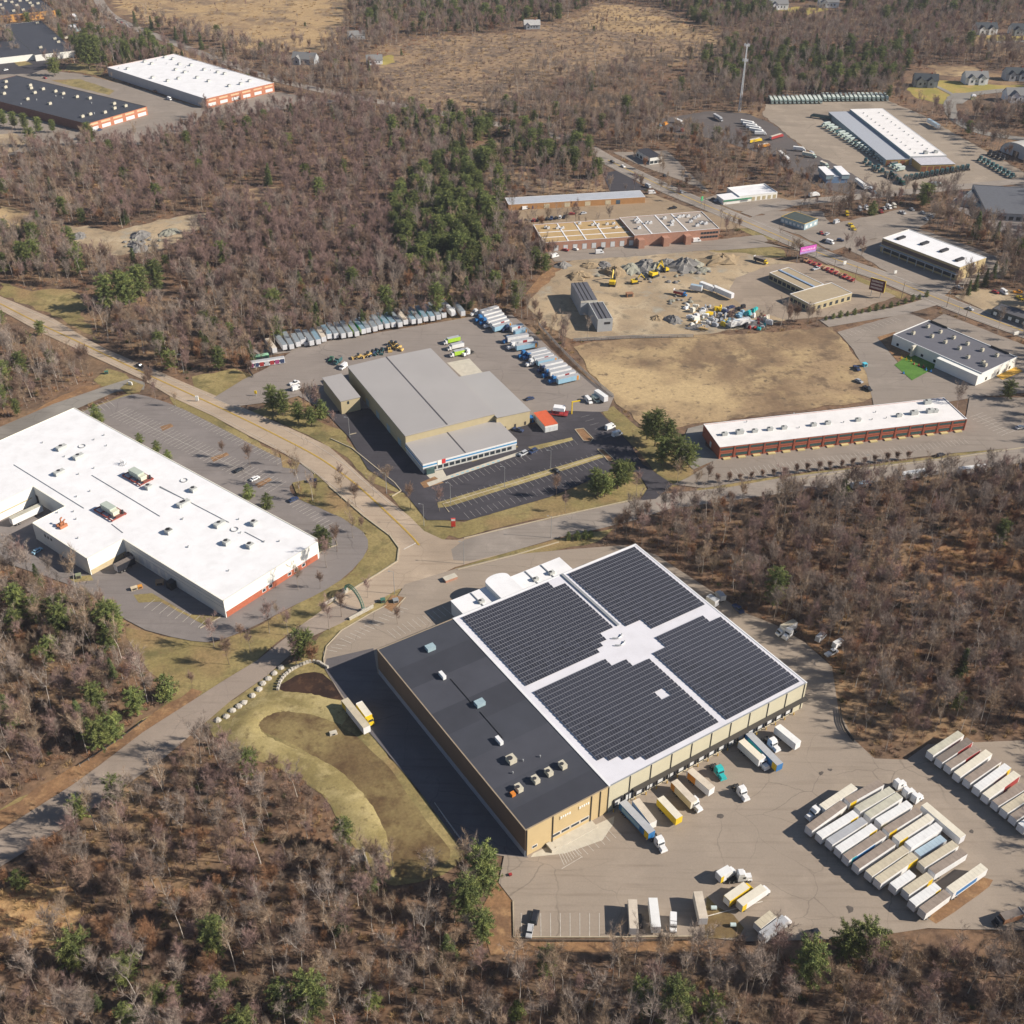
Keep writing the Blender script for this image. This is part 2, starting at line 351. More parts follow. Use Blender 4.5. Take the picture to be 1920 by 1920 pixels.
# dirt lot, construction site, work yards
sheet('dirt_lot', [(1075, 650), (1110, 640), (1250, 628), (1400, 625), (1560, 612), (1590, 645), (1625, 690), (1650, 742), (1600, 755), (1480, 770), (1340, 790), (1240, 805), (1200, 795), (1150, 745), (1100, 690)], G_DIRT, jit=1.5)
sheet('construction_ground', [(985, 565), (1010, 545), (1055, 500), (1080, 482), (1180, 472), (1330, 470), (1430, 478), (1480, 490), (1560, 500), (1640, 548), (1590, 575), (1500, 592), (1460, 603), (1380, 618), (1290, 628), (1150, 630), (1070, 635), (1010, 605)], G_SAND, jit=1.5)
sheet('hotel_lot', [(1380, 520), (1450, 495), (1520, 492), (1600, 522), (1680, 555), (1580, 590), (1480, 600), (1400, 580), (1365, 550)], asphalt('hotel_lot_asphalt', (.3, .24, .185)), jit=.8)
sheet('work_yard', [(1435, 195), (1500, 188), (1665, 188), (1730, 215), (1790, 250), (1880, 300), (1925, 325), (1925, 345), (1780, 350), (1640, 366), (1590, 355), (1540, 300), (1480, 255), (1430, 215)], asphalt('depot_yard_asphalt', (.31, .255, .2)), jit=1)
sheet('work_yard', [(1240, 222), (1330, 208), (1400, 212), (1450, 232), (1500, 275), (1560, 305), (1640, 350), (1610, 368), (1540, 352), (1480, 318), (1420, 285), (1350, 262), (1250, 245)], asphalt('salvage_yard_asphalt', (.115, .1, .095)), jit=1.5)
sheet('work_yard', [(1080, 372), (1220, 362), (1300, 392), (1420, 415), (1430, 425), (1345, 430), (1180, 420), (1000, 425), (940, 405), (945, 392)], asphalt('brick_yard_asphalt', (.3, .225, .15)), jit=1)
sheet('work_yard', [(1020, 470), (1190, 460), (1350, 448), (1430, 440), (1440, 452), (1340, 468), (1190, 480), (1040, 490)], A_TAN, jit=.8)
sheet('work_yard', [(1130, 325), (1160, 318), (1215, 355), (1145, 362)], A_FRESH, jit=.5)
sheet('work_yard', [(1150, 285), (1250, 282), (1300, 330), (1330, 360), (1270, 335), (1190, 305)], A_TAN, jit=1)
sheet('work_yard', [(1320, 372), (1370, 358), (1470, 372), (1500, 382), (1440, 402), (1380, 394)], A_TAN, jit=.5)
sheet('work_yard', [(1400, 410), (1460, 395), (1540, 395), (1560, 420), (1690, 392), (1760, 400), (1720, 430), (1600, 455), (1560, 470), (1500, 440)], A_TAN, jit=1)
sheet('work_yard', [(1580, 460), (1650, 445), (1700, 420), (1870, 480), (1880, 520), (1790, 535), (1770, 555), (1700, 530)], A_TAN, jit=1)
sheet('work_yard', [(1800, 360), (1925, 345), (1925, 460), (1870, 430), (1780, 385)], A_LOT, jit=1)
sheet('work_yard', [(1790, 555), (1830, 540), (1925, 545), (1925, 612), (1860, 590)], G_SAND, jit=1)
sheet('parking_lot', [(1570, 622), (1700, 585), (1745, 602), (1770, 588), (1925, 648), (1925, 735), (1830, 745), (1700, 765), (1640, 770), (1625, 700), (1600, 655)], A_TAN, jit=.3)
sheet('parking_lot', [(-40, 148), (60, 128), (150, 138), (240, 160), (385, 205), (360, 240), (270, 272), (180, 265), (-40, 300)], A_TAN, jit=1)
sheet('parking_lot', [(-40, 100), (60, 108), (110, 118), (60, 138), (-40, 140)], A_FRESH, jit=1)
sheet('grass', [(20, 112), (45, 113), (62, 120), (35, 124)], G_GRASS, jit=.6)
sheet('parking_lot', [(380, 205), (515, 172), (560, 178), (640, 190), (560, 200), (400, 225)], A_TAN, jit=2)
sheet('grass', [(95, 150), (150, 148), (215, 170), (205, 178), (130, 160)], G_GRASS, jit=.6)
sheet('grass', [(130, 118), (200, 125), (190, 142), (120, 132)], G_GRASS, jit=1)
sheet('gravel_yard', [(-40, 252), (30, 250), (48, 268), (20, 288), (-40, 292)], G_SAND, jit=1)

# roads
sheet('road', [(-60, 520), (0, 555), (100, 597), (150, 627), (200, 655), (300, 697), (353, 720), (417, 747), (500, 783), (567, 813), (617, 837), (640, 857), (683, 897), (730, 937), (767, 967), (795, 995), (830, 1011), (857, 1012), (940, 990), (1027, 974), (1119, 952), (1191, 938), (1250, 925), (1367, 913), (1467, 895), (1613, 877), (1780, 857), (1990, 826), (1990, 858), (1700, 897), (1500, 920), (1320, 945), (1250, 955), (1190, 975), (1120, 992), (1050, 1007), (950, 1036), (853, 1063), (790, 1095), (745, 1105), (683, 1143), (640, 1168), (587, 1192), (533, 1237), (500, 1267), (433, 1313), (367, 1370), (300, 1427), (250, 1462), (130, 1545), (0, 1625), (-60, 1660), (-60, 1590), (0, 1557), (133, 1473), (183, 1437), (267, 1373), (350, 1320), (417, 1277), (483, 1237), (567, 1170), (640, 1118), (707, 1077), (743, 1053), (747, 1027), (730, 1003), (683, 967), (617, 910), (583, 880), (533, 850), (467, 817), (400, 780), (320, 743), (267, 711), (200, 680), (150, 657), (77, 623), (0, 581), (-60, 548)], A_ROAD, margin=2)
sheet('road', [(870, 1012), (940, 990), (1027, 974), (1119, 952), (1191, 938), (1250, 925), (1367, 913), (1467, 895), (1613, 877), (1780, 857), (1990, 826), (1990, 858), (1700, 897), (1500, 920), (1320, 945), (1250, 955), (1190, 975), (1120, 992), (1050, 1007), (950, 1036), (880, 1052), (850, 1050), (846, 1030)], A_SIDE, margin=2)
sheet('road', [(640, 1130), (683, 1143), (640, 1168), (587, 1192), (533, 1237), (500, 1267), (433, 1313), (367, 1370), (300, 1427), (250, 1462), (130, 1545), (0, 1625), (-60, 1660), (-60, 1590), (0, 1557), (133, 1473), (183, 1437), (267, 1373), (350, 1320), (417, 1277), (483, 1237), (567, 1170)], A_LANE, margin=2)
sheet('lane', [(-40, 815), (0, 800), (100, 757), (200, 723), (245, 709), (272, 716), (270, 730), (217, 734), (117, 778), (0, 824), (-40, 840)], A_PATH)
road('road', [(1140, 300), (1190, 326), (1257, 357), (1320, 383), (1400, 416), (1475, 445), (1535, 475), (1600, 500), (1655, 517), (1721, 546), (1783, 570), (1842, 593), (1920, 621), (2000, 652)], 16, A_SIDE)
road('road', [(1165, 312), (1120, 285), (1080, 262), (1020, 250), (960, 238), (880, 222), (800, 207), (720, 192), (640, 177), (560, 160), (480, 138), (400, 108), (330, 82), (270, 58), (230, 42), (205, 28), (190, 10), (180, -10)], 12, A_SIDE)
road('road', [(1400, 402), (1450, 384), (1560, 373), (1660, 364), (1780, 352), (1930, 338)], 11, A_SIDE)
road('road', [(1930, 165), (1840, 173), (1800, 180), (1782, 188), (1780, 205), (1795, 228), (1840, 250), (1930, 262)], 11, A_PATH)
sheet('road', [(1775, 182), (1790, 174), (1815, 174), (1822, 182), (1805, 194), (1780, 194)], A_PATH)
road('road', [(1788, 178), (1760, 163), (1740, 157)], 5, A_PATH)
road('road', [(1930, 76), (1890, 79), (1850, 77)], 8, A_PATH)
road('road', [(1745, 566), (1690, 582), (1640, 590), (1580, 600), (1545, 606)], 10, A_SIDE)
sheet('road', [(1395, 445), (1340, 470), (1450, 462), (1500, 468), (1560, 500), (1530, 478)], A_TAN)

# lots near the camera
sheet('parking_lot', [(-60, 850), (0, 833), (100, 792), (190, 758), (240, 740), (262, 738), (330, 760), (400, 795), (470, 832), (530, 862), (566, 870), (585, 882), (590, 900), (552, 903), (540, 915), (555, 935), (610, 955), (655, 975), (690, 1005), (690, 1035), (650, 1080), (600, 1112), (540, 1140), (470, 1178), (400, 1205), (345, 1200), (250, 1175), (190, 1120), (110, 1088), (0, 1052), (-60, 1030)], A_LOT, smooth_corner=1)
sheet('yard', [(400, 746), (455, 712), (500, 690), (545, 660), (490, 668), (470, 655), (520, 655), (860, 598), (890, 592), (960, 590), (985, 610), (1060, 680), (1110, 715), (1152, 742), (1140, 770), (1000, 790), (700, 800), (600, 765), (560, 742), (520, 752), (440, 762)], A_CYARD)
sheet('parking_lot', [(610, 772), (690, 765), (760, 800), (1000, 795), (1060, 770), (1125, 772), (1180, 830), (1205, 870), (1262, 908), (1230, 935), (1200, 938), (1215, 915), (1195, 885), (1140, 885), (1080, 912), (1030, 932), (960, 952), (880, 975), (800, 975), (760, 925), (690, 880), (655, 820)], A_FRESH)
sheet('yard', [(1065, 1030), (1170, 1022), (1230, 1040), (1330, 1105), (1400, 1150), (1455, 1172), (1510, 1205), (1560, 1250), (1572, 1330), (1600, 1385), (1640, 1422), (1700, 1424), (1740, 1395), (1990, 1385), (1990, 1745), (1800, 1742), (1740, 1740), (1620, 1758), (1530, 1762), (1400, 1765), (1320, 1757), (965, 1757), (962, 1690), (935, 1655), (945, 1605), (900, 1598), (868, 1592), (780, 1475), (690, 1370), (640, 1305), (608, 1252), (606, 1222), (640, 1182), (700, 1148), (745, 1118), (760, 1095), (855, 1066), (960, 1040)], A_YARD)
sheet('parking_lot', [(1262, 908), (1290, 895), (1330, 870), (1350, 855), (1810, 790), (1818, 745), (1925, 745), (1960, 835), (1780, 850), (1560, 876), (1380, 905), (1320, 915)], A_TAN)
sheet('yard', [(1290, 803), (1330, 793), (1322, 835), (1352, 858), (1300, 880), (1270, 850)], A_PATH)
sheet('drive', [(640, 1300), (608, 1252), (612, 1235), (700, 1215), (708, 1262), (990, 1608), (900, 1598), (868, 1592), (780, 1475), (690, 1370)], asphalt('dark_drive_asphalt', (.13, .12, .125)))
# concrete pads and islands
sheet('pavement', [(838, 680), (880, 672), (905, 698), (870, 710)], CONC, z=.62)
sheet('pavement', [(797, 888), (830, 880), (840, 898), (815, 905)], CONC, z=.63)
sheet('pavement', [(1060, 1600), (1130, 1575), (1150, 1545), (1152, 1530), (1000, 1600), (995, 1607)], CONC, z=.64)
for isl in ([(245, 712), (270, 722), (262, 735), (240, 738), (225, 728)], [(548, 905), (570, 900), (640, 935), (690, 985), (688, 1002), (640, 970), (560, 935)],
            [(525, 850), (562, 868), (556, 880), (530, 876)], [(250, 1115), (285, 1112), (355, 1152), (413, 1155), (385, 1172), (370, 1165), (300, 1128), (260, 1130)],
            [(128, 1083), (170, 1078), (175, 1088), (140, 1092)]):
    sheet('grass', isl, G_GRASS, jit=.3, block=False)
for isl in ([(478, 908), (505, 895), (510, 900), (485, 915)], [(395, 858), (425, 848), (430, 853), (400, 866)], [(300, 800), (320, 794), (326, 799), (305, 808)]):
    sheet('leaf_litter', isl, G_LEAF, block=False, z=.7)
for isl in ([(1078, 805), (1094, 803), (1112, 822), (1108, 828), (1094, 826)], [(1120, 842), (1132, 843), (1152, 862), (1142, 866)], [(815, 893), (832, 905), (795, 915), (788, 905)], [(828, 868), (870, 855), (875, 862), (835, 878)]):
    sheet('leaf_litter', isl, G_LEAF, block=False, z=.71)
sheet('grass', [(880, 857), (965, 833), (972, 838), (885, 866)], G_GRASS, block=False, z=.72)
for isl in ([(820, 942), (1130, 850), (1136, 856), (1000, 900), (840, 950), (822, 952)], [(990, 838), (1072, 820), (1075, 825), (1000, 845)]):
    sheet('grass', isl, G_STRAW, block=False, z=.73)
sheet('pavement', [(800, 905), (980, 845), (982, 850), (835, 900), (805, 912)], CONC, block=False, z=.74)
sheet('grass', [(1720, 1708), (1745, 1690), (1845, 1645), (1862, 1650), (1855, 1662), (1790, 1710), (1755, 1732)], G_LEAF, jit=.3, block=False, z=.75)
sheet('grass', [(1325, 1680), (1345, 1700), (1375, 1715), (1395, 1740), (1385, 1758), (1320, 1760)], G_MOSS, jit=.4, block=False, z=.76)
sheet('grass', [(718, 1137), (735, 1115), (758, 1120), (750, 1135), (735, 1147)], G_LEAF, block=False, z=.77)
sheet('mulch_bed', [(1645, 632), (1678, 622), (1690, 650), (1720, 668), (1685, 680)], G_LEAF, block=False, z=.79)
sheet('grass', [(1677, 684), (1705, 664), (1738, 668), (1760, 686), (1710, 713)], G_TURF, block=False, z=.8)
sheet('pavement', [(1860, 700), (1905, 688), (1918, 696), (1880, 712)], mat('yellow_play_surface', (.62, .36, .06), .8), block=False, z=.81)
OIL = mat('oil_stain', (.1, .085, .075), .8, .3, .8)
for k, (u, v, r) in enumerate(((1350, 1530, 1.3), (1540, 1450, 1.1), (1556, 1443, .8), (1594, 1705, 1.6), (1822, 1558, 1.0), (1337, 1440, .9), (1742, 1461, .8))):
    c = W(u, v).to_2d(); rr = random.Random(k)
    sheet('oil_stain', [c + Vector((math.cos(t*.6), math.sin(t*.6)))*r*rr.uniform(.45, 1.1) for t in range(10)], OIL, world=True, block=False, z=.82)

# ---- painted lines and kerbs ----
ZP = .006
m = MB()
cl = wl([(0, 569), (80, 610), (150, 642), (220, 676), (300, 713), (360, 740), (440, 777), (517, 815), (590, 852), (640, 886), (680, 918), (725, 960), (770, 1003), (786, 1022)], 2)
for off in (-.22, .22):
    L_, R_ = strip_pts(cl, abs(off)*2); line_mesh(m, L_ if off < 0 else R_, .3, ZP)
for pxs in ([(1140, 300), (1257, 357), (1400, 416), (1535, 475), (1655, 517), (1783, 570), (1920, 621)],):
    line_mesh(m, wl(pxs, 2), .7, ZP)
m.build('road_markings', PAINT_Y)['kind'] = 'structure'
m = MB()
line_mesh(m, wl([(757, 1030), (780, 1018)]), .5, ZP)
for off in ([(0, 575), (80, 619), (150, 651), (265, 705), (320, 737), (400, 775), (533, 845), (617, 904), (683, 960)], [(0, 560), (100, 603), (200, 662), (300, 703), (417, 753), (567, 819), (640, 864), (683, 903), (760, 968)]):
    line_mesh(m, wl(off, 1), .14, ZP)
for off in (-6.4, 6.4):
    L_, R_ = strip_pts(wl([(1140, 300), (1257, 357), (1400, 416), (1535, 475), (1655, 517), (1783, 570), (1920, 621)], 2), 12.8)
line_mesh(m, L_, .3, ZP); line_mesh(m, R_, .3, ZP)
m.build('road_markings', PAINT_F)['kind'] = 'structure'
m = MB()   # plant lot
stalls(m, (222, 772), (520, 913), 44, 5.4, ZP, both=True)
stalls(m, (330, 760), (535, 862), 30, -5.2, ZP, base=False)
stalls(m, (560, 938), (645, 992), 13, -5.2, ZP, base=False)
m.build('parking_markings', PAINT_F)['kind'] = 'structure'
m = MB()
for i in range(9):
    a = W(270+i*14.5, 1140+i*5.2); b = W(290+i*14.2, 1124+i*5.0)
    line_mesh(m, [a.to_2d(), b.to_2d()], .14, ZP)
for i in range(24):      # narrow stalls by the upper left side of the plant
    a = W(4+i*9.2, 852-i*3.9); b = W(-12+i*9.2, 838-i*3.9)
    line_mesh(m, [a.to_2d(), b.to_2d()], .12, ZP)
m.build('parking_markings', PAINT_F)['kind'] = 'structure'
m = MB()   # dark lot
stalls(m, (842, 946), (1120, 861), 27, 5.2, ZP, both=True, base=False)
stalls(m, (838, 902), (985, 853), 15, -5, ZP, base=False)
stalls(m, (990, 842), (1075, 824), 9, -5, ZP, base=False)
stalls(m, (880, 972), (1090, 904), 20, 5, ZP, base=False)
stalls(m, (1105, 778), (1150, 815), 5, -5, ZP, base=False)
m.build('parking_markings', PAINT_FD)['kind'] = 'structure'
m = MB()
for i in range(10):
    c = W(848+i*9.6, 893-i*3.2).to_2d(); line_mesh(m, [c-Vector((.6, .3)), c+Vector((.6, .3))], .8, ZP)
m.build('parking_markings', PAINT_B)['kind'] = 'structure'
m = MB()   # warehouse lots
for i in range(9):
    x = 978 + i*18.2
    line_mesh(m, [W(x, 1757).to_2d(), W(x-1+i*.15, 1712).to_2d()], .16, ZP)
for i in range(16):
    a = W(612+i*8.9, 1212-i*5.0+(6 if i < 3 else 0)); b = W(632+i*8.9, 1222-i*5.3)
    line_mesh(m, [a.to_2d(), b.to_2d()], .14, ZP)
for i in range(12):
    a = W(742+i*9.4, 1196-i*4.1); b = W(726+i*9.4, 1182-i*4.1)
    line_mesh(m, [a.to_2d(), b.to_2d()], .12, ZP)
for i in range(8):
    a = W(1077+i*10.5, 1592-i*6.1); b = W(1092+i*10.5, 1608-i*6.1)
    line_mesh(m, [a.to_2d(), b.to_2d()], .14, ZP)
for i in range(8):
    a = W(1048+i*4, 1600-i*2.2); b = W(1058+i*4.6, 1622-i*3.0)
    line_mesh(m, [a.to_2d(), b.to_2d()], .16, ZP)
line_mesh(m, [W(1053, 1629).to_2d(), W(1092, 1606).to_2d()], .16, ZP)
line_mesh(m, [W(1310, 1722).to_2d(), W(1430, 1690).to_2d()], .3, ZP)
m.build('parking_markings', PAINT_F)['kind'] = 'structure'
m = MB()   # long office lots
stalls(m, (1370, 880), (1805, 822), 52, -5.2, ZP, base=False)
stalls(m, (1370, 903), (1700, 862), 40, 5.0, ZP, base=False)
stalls(m, (1830, 778), (1890, 812), 8, 5, ZP, both=True)
stalls(m, (1590, 632), (1690, 602), 12, 5, ZP, base=False)
stalls(m, (1745, 612), (1925, 690), 28, 5, ZP, both=True, base=False)
m.build('parking_markings', PAINT_F)['kind'] = 'structure'
def kerb_obj(lines, w=.35, h=.16):
    m = MB()
    for ln in lines: kerb(m, ln, w, h)
    m.build('kerb', KERB)['kind'] = 'structure'
kerb_obj([[(640, 1182), (612, 1212), (607, 1235), (609, 1250)], [(640, 1182), (700, 1147), (724, 1135)], [(736, 1147), (760, 1120)], [(858, 1068), (960, 1042), (1048, 1016)]])
kerb_obj([[(413, 1155), (500, 1105), (609, 1030), (632, 1022), (630, 1014)], [(375, 1178), (413, 1157)], [(566, 870), (590, 888)]])
kerb_obj([[(730, 1002), (748, 1027), (745, 1052), (708, 1076), (640, 1117)], [(617, 911), (683, 968), (730, 1003)]], .6, .16)
kerb_obj([[(620, 822), (660, 840), (740, 905), (752, 920), (735, 930)], [(655, 815), (668, 812)], [(835, 878), (870, 862)]], .4, .16)
kerb_obj([[(962, 1690), (963, 1757), (1150, 1757), (1320, 1755)]], .3, .16)
kerb_obj([[(1500, 898), (1613, 880), (1780, 860), (1925, 838)], [(870, 1009), (1027, 972), (1191, 936)]], .4, .16)
kerb_obj([[(1078, 805), (1094, 803), (1112, 822), (1108, 828), (1094, 826), (1078, 805)], [(1120, 842), (1132, 843), (1152, 862), (1142, 866), (1120, 842)], [(842, 960), (830, 945), (1000, 895), (1132, 853)]], .35, .16)
# ---------------- buildings ----------------
DARKGLASS = mat('dark_window_glass', (.03, .04, .05), .15, .1, .5, spec=.6)
TEALGLASS = mat('teal_window_glass', (.04, .085, .085), .15, .15, .5, spec=.6)
BLUEGLASS = mat('blue_window_glass', (.06, .11, .16), .2, .15, .5, spec=.6)
WHITE_RF = mat('white_membrane_roof', (.77, .765, .775), .8, .04, .12, grime=.12)
WHITE_RF2 = mat('white_membrane_warm', (.75, .725, .71), .8, .04, .12, grime=.12)
DARK_RF = mat('black_rubber_roof', (.050, .053, .066), .7, .12, .12)
DARK_RF2 = mat('black_rubber_roof_seam', (.042, .044, .055), .7, .12, .12)
DARK_RF3 = mat('black_rubber_roof_faded', (.058, .060, .074), .7, .12, .12)
GREY_RF = mat('grey_standing_seam_roof', (.36, .34, .33), .6, .05, .05)
GREY_RF2 = mat('grey_membrane_roof', (.4, .4, .41), .7, .05, .1)
METAL_RF = mat('zinc_sheet_roof', (.42, .44, .48), .5, .08, .2)
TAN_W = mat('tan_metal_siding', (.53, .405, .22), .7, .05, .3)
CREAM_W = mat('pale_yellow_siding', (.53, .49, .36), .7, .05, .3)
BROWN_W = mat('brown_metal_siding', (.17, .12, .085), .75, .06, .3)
WHITE_W = mat('white_painted_panel', (.78, .77, .72), .7, .04, .3)
GREY_W = mat('grey_panel', (.42, .43, .44), .75, .06, .3)
BEIGE_W = mat('beige_masonry', (.44, .37, .23), .8, .06, .4)
BRICK_W = mat('red_brick_masonry', (.38, .115, .065), .85, .14, .9)
BRICK_O = mat('orange_brick_masonry', (.41, .165, .095), .85, .14, .9)
BRICK_P = mat('pinkish_brick_masonry', (.40, .215, .15), .85, .12, .7)
ORANGE_W = mat('ochre_panel', (.55, .29, .085), .8, .1, .4)
DKTRIM = mat('dark_bronze_trim', (.06, .055, .05), .6, .1, .6)
WHTRIM = mat('white_metal_trim', (.72, .72, .72), .5, .05, .6)
DOORW = mat('white_roll_door', (.62, .63, .63), .6, .06, .8)
GALV = mat('galvanised_steel', (.42, .43, .43), .45, .1, .8, metal=.4)
UNITM = mat('rooftop_unit_grey', (.46, .47, .45), .6, .12, 1.2)
UNITD = mat('rooftop_fan_black', (.04, .04, .045), .7, .1, 1)
UNITB = mat('rooftop_unit_bluegrey', (.30, .40, .44), .6, .12, 1.2)
UNITC = mat('rooftop_unit_cream', (.52, .48, .38), .6, .12, 1.2)
RUST = mat('red_oxide_steel', (.27, .06, .045), .7, .2, 1.2)

UN_MESH = {}
class Bld:
    """rectangular building; p0,p1,p2 are roof corners in the photo at height h; local x runs p0->p1, y lies on the p2 side"""
    def __init__(s, name, label, cat, p0, p1, p2, h, wall, roof, par=.5, px=True, parapet=None, rim=.35, group=None):
        A, B, C = [(W(*p, h) if px else Vector((*p, h))).to_2d() for p in (p0, p1, p2)]
        u = B-A; s.L = u.length; s.ang = math.atan2(u.y, u.x)
        n = Vector((-u.y, u.x))/s.L; Wd = (C-B).dot(n); s.y0, s.y1 = min(0, Wd), max(0, Wd); s.x0, s.x1 = 0, s.L
        s.A, s.h, s.par = A, h, par
        s.root = thing(name, label, cat, (A.x, A.y, 0), s.ang, group)
        cor = [s.out(x, y) for x, y in ((0, s.y0), (s.L, s.y0), (s.L, s.y1), (0, s.y1))]
        BLOCK.append((np.array(cor), 2.5))
        x0, x1, y0, y1 = s.x0, s.x1, s.y0, s.y1; t = rim
        if roof is None: return
        m = MB()
        for (a, b, c, d) in ((x0, x1, y0, y0+t), (x0, x1, y1-t, y1), (x0, x0+t, y0+t, y1-t), (x1-t, x1, y0+t, y1-t)):
            m.box(a, b, c, d, -.5, h-.12)
        m.build('wall', wall, s.root)
        MB().box(x0+t, x1-t, y0+t, y1-t, h-par-.4, h-par).build('roof', roof, s.root)
        m = MB(); e = .06
        for (a, b, c, d) in ((x0-e, x1+e, y0-e, y0+t), (x0-e, x1+e, y1-t, y1+e), (x0-e, x0+t, y0+t, y1-t), (x1-t, x1+e, y0+t, y1-t)):
            m.box(a, b, c, d, h-.12, h)
        m.build('parapet', parapet or WHTRIM, s.root)
    def out(s, x, y):
        c, n = math.cos(s.ang), math.sin(s.ang); return (s.A.x+c*x-n*y, s.A.y+n*x+c*y)
    def loc(s, u, v, z=None):
        p = W(u, v, s.h-s.par if z is None else z); dx, dy = p.x-s.A.x, p.y-s.A.y
        c, n = math.cos(s.ang), math.sin(s.ang); return (c*dx+n*dy, -n*dx+c*dy)
    def face(s, side, a, b, z0, z1, depth=.06):
        """box mesh corner ranges on a facade between a..b along it"""
        if side == 'y0': return (a, b, s.y0-depth, s.y0-.004, z0, z1)
        if side == 'y1': return (a, b, s.y1+.004, s.y1+depth, z0, z1)
        if side == 'x0': return (s.x0-depth, s.x0-.004, a, b, z0, z1)
        return (s.x1+.004, s.x1+depth, a, b, z0, z1)
    def span(s, side): return (s.x0, s.x1) if side[0] == 'y' else (s.y0, s.y1)
    def band(s, side, z0, z1, m, name='wall_band', depth=.05, a=None, b=None):
        lo, hi = s.span(side)
        return MB().box(*s.face(side, lo if a is None else a, hi if b is None else b, z0, z1, depth)).build(name, m, s.root)
    def wins(s, side, n, w, z0, z1, m=None, name='window', depth=.08, a=None, b=None, frame=None):
        lo, hi = s.span(side); lo = lo if a is None else a; hi = hi if b is None else b
        st = (hi-lo)/n
        me = None
        for i in range(n):
            c = lo+st*(i+.5)
            f = s.face(side, -w/2, w/2, z0, z1, depth)
            if me is None: me = MB().box(*f).mesh(name, m or DARKGLASS)
            o = inst(name, me, s.root, (c, 0, 0) if side[0] == 'y' else (0, c, 0))
            if frame:
                if i == 0:
                    g = s.face(side, -w/2-.18, w/2+.18, z0-.18, z1+.18, depth-.03); fm = MB().box(*g).mesh('frame', frame)
                inst('frame', fm, o)
    def unit(s, u, v, sx=2.4, sy=1.6, sz=1.4, m=None, fan=True, local=False, z=None, name='rooftop_unit', rz=0):
        x, y = (u, v) if local else s.loc(u, v)
        key = (sx, sy, sz, (m or UNITM).name)
        if key not in UN_MESH:
            k = MB(); k.box(-sx/2, sx/2, -sy/2, sy/2, .15, sz); k.box(-sx/2+.1, sx/2-.1, -sy/2+.1, sy/2-.1, 0, .15)
            k.box(-sx/2-.05, sx/2+.05, -sy/2-.05, sy/2+.05, sz, sz+.07)
            f = MB(); f.tube((-sx*.2, 0, sz+.07), (-sx*.2, 0, sz+.25), min(sx, sy)*.34, min(sx, sy)*.34, 10, 0, True)
            UN_MESH[key] = (k.mesh('rooftop_unit', m or UNITM), f.mesh('fan', UNITD))
        o = inst(name, UN_MESH[key][0], s.root, (x, y, (s.h-s.par) if z is None else z), rz)
        if fan: inst('fan', UN_MESH[key][1], o)
        return o
    def vent(s, u, v, h=.7, r=.3, m=None, local=False, z=None):
        x, y = (u, v) if local else s.loc(u, v)
        key = ('v', h, r, (m or GALV).name)
        if key not in UN_MESH:
            k = MB(); k.tube((0, 0, 0), (0, 0, h), r*.6, r*.6, 7, 0, True); k.tube((0, 0, h), (0, 0, h+.25), r, r*.7, 7, 0, True)
            UN_MESH[key] = k.mesh('roof_vent', m or GALV)
        return inst('roof_vent', UN_MESH[key], s.root, (x, y, (s.h-s.par) if z is None else z))

# ======== the solar warehouse ========
ZA = 12.0
b = Bld('warehouse', 'huge tan and cream warehouse with solar panels over most of its roof', 'warehouse', (706.7, 1217.3), (1191.7, 1019.3), (1511.7, 1280.7), ZA, BROWN_W, None)
A_ = b; LX, LY = b.L, -b.y0          # local y is negative towards the docks
def la(a, bb): return (a, -bb)
t = .4
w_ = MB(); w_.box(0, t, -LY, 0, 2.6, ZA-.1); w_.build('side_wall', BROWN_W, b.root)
MB().box(-.03, t, -LY, 0, -.5, 2.6).build('base_wall', mat('blue_grey_block_base', (.3, .33, .38), .85, .08, .6), b.root)
MB().box(t, LX-t, -t, 0, -.5, ZA-.1).build('rear_wall', CREAM_W, b.root)
MB().box(LX-t, LX, -LY, 0, -.5, ZA-.1).build('side_wall', CREAM_W, b.root)
SPL = 30.9
MB().box(t, SPL, -LY, -LY+t, -.5, ZA-.1).build('tan_front_wall', TAN_W, b.root)
MB().box(SPL, LX-t, -LY, -LY+t, -.5, ZA-.1).build('cream_front_wall', CREAM_W, b.root)
# roof: black part in membrane sheets, white part
ys = [0, 13, 24, 38, 49, 62, 76, 86, LY]; ms = [DARK_RF, DARK_RF2, DARK_RF3, DARK_RF2, DARK_RF, DARK_RF3, DARK_RF, DARK_RF2]
for i in range(8):
    MB().box(t, 31.4, -min(ys[i+1], LY-t), -max(ys[i], t), ZA-.6, ZA-.12).build('roof_sheet', ms[i], b.root)
MB().box(31.4, LX-t, -LY+t, -t, ZA-.6, ZA-.1).build('white_roof', mat('white_warehouse_membrane', (.66, .65, .69), .8, .05, .08, grime=.1), b.root)
tr = MB()
tr.box(0, 31.6, -.45, 0, ZA-.1, ZA); tr.box(-.05, .35, -LY, 0, ZA-.1, ZA+.02); tr.box(0, 31.6, -LY-.05, -LY+.35, ZA-.1, ZA)
tr.build('dark_roof_edge', mat('brown_roof_edge', (.3, .24, .17), .6), b.root)
tr = MB(); tr.box(31.6, LX, -.5, .05, ZA-.1, ZA+.03); tr.box(LX-.5, LX+.05, -LY, -.5, ZA-.1, ZA+.03)
tr.build('white_roof_edge', WHTRIM, b.root)
MB().box(31.6, LX, -LY-.08, -LY+.3, ZA-.12, ZA).build('gutter', GALV, b.root)
MB().box(31.0, 31.6, -LY, 0, ZA-.1, ZA+.12).build('expansion_joint', WHTRIM, b.root)
sp = MB(); sp.box(79.2, 80.2, -36, -.5, ZA-.1, ZA+.45); sp.build('roof_divider', GALV, b.root)
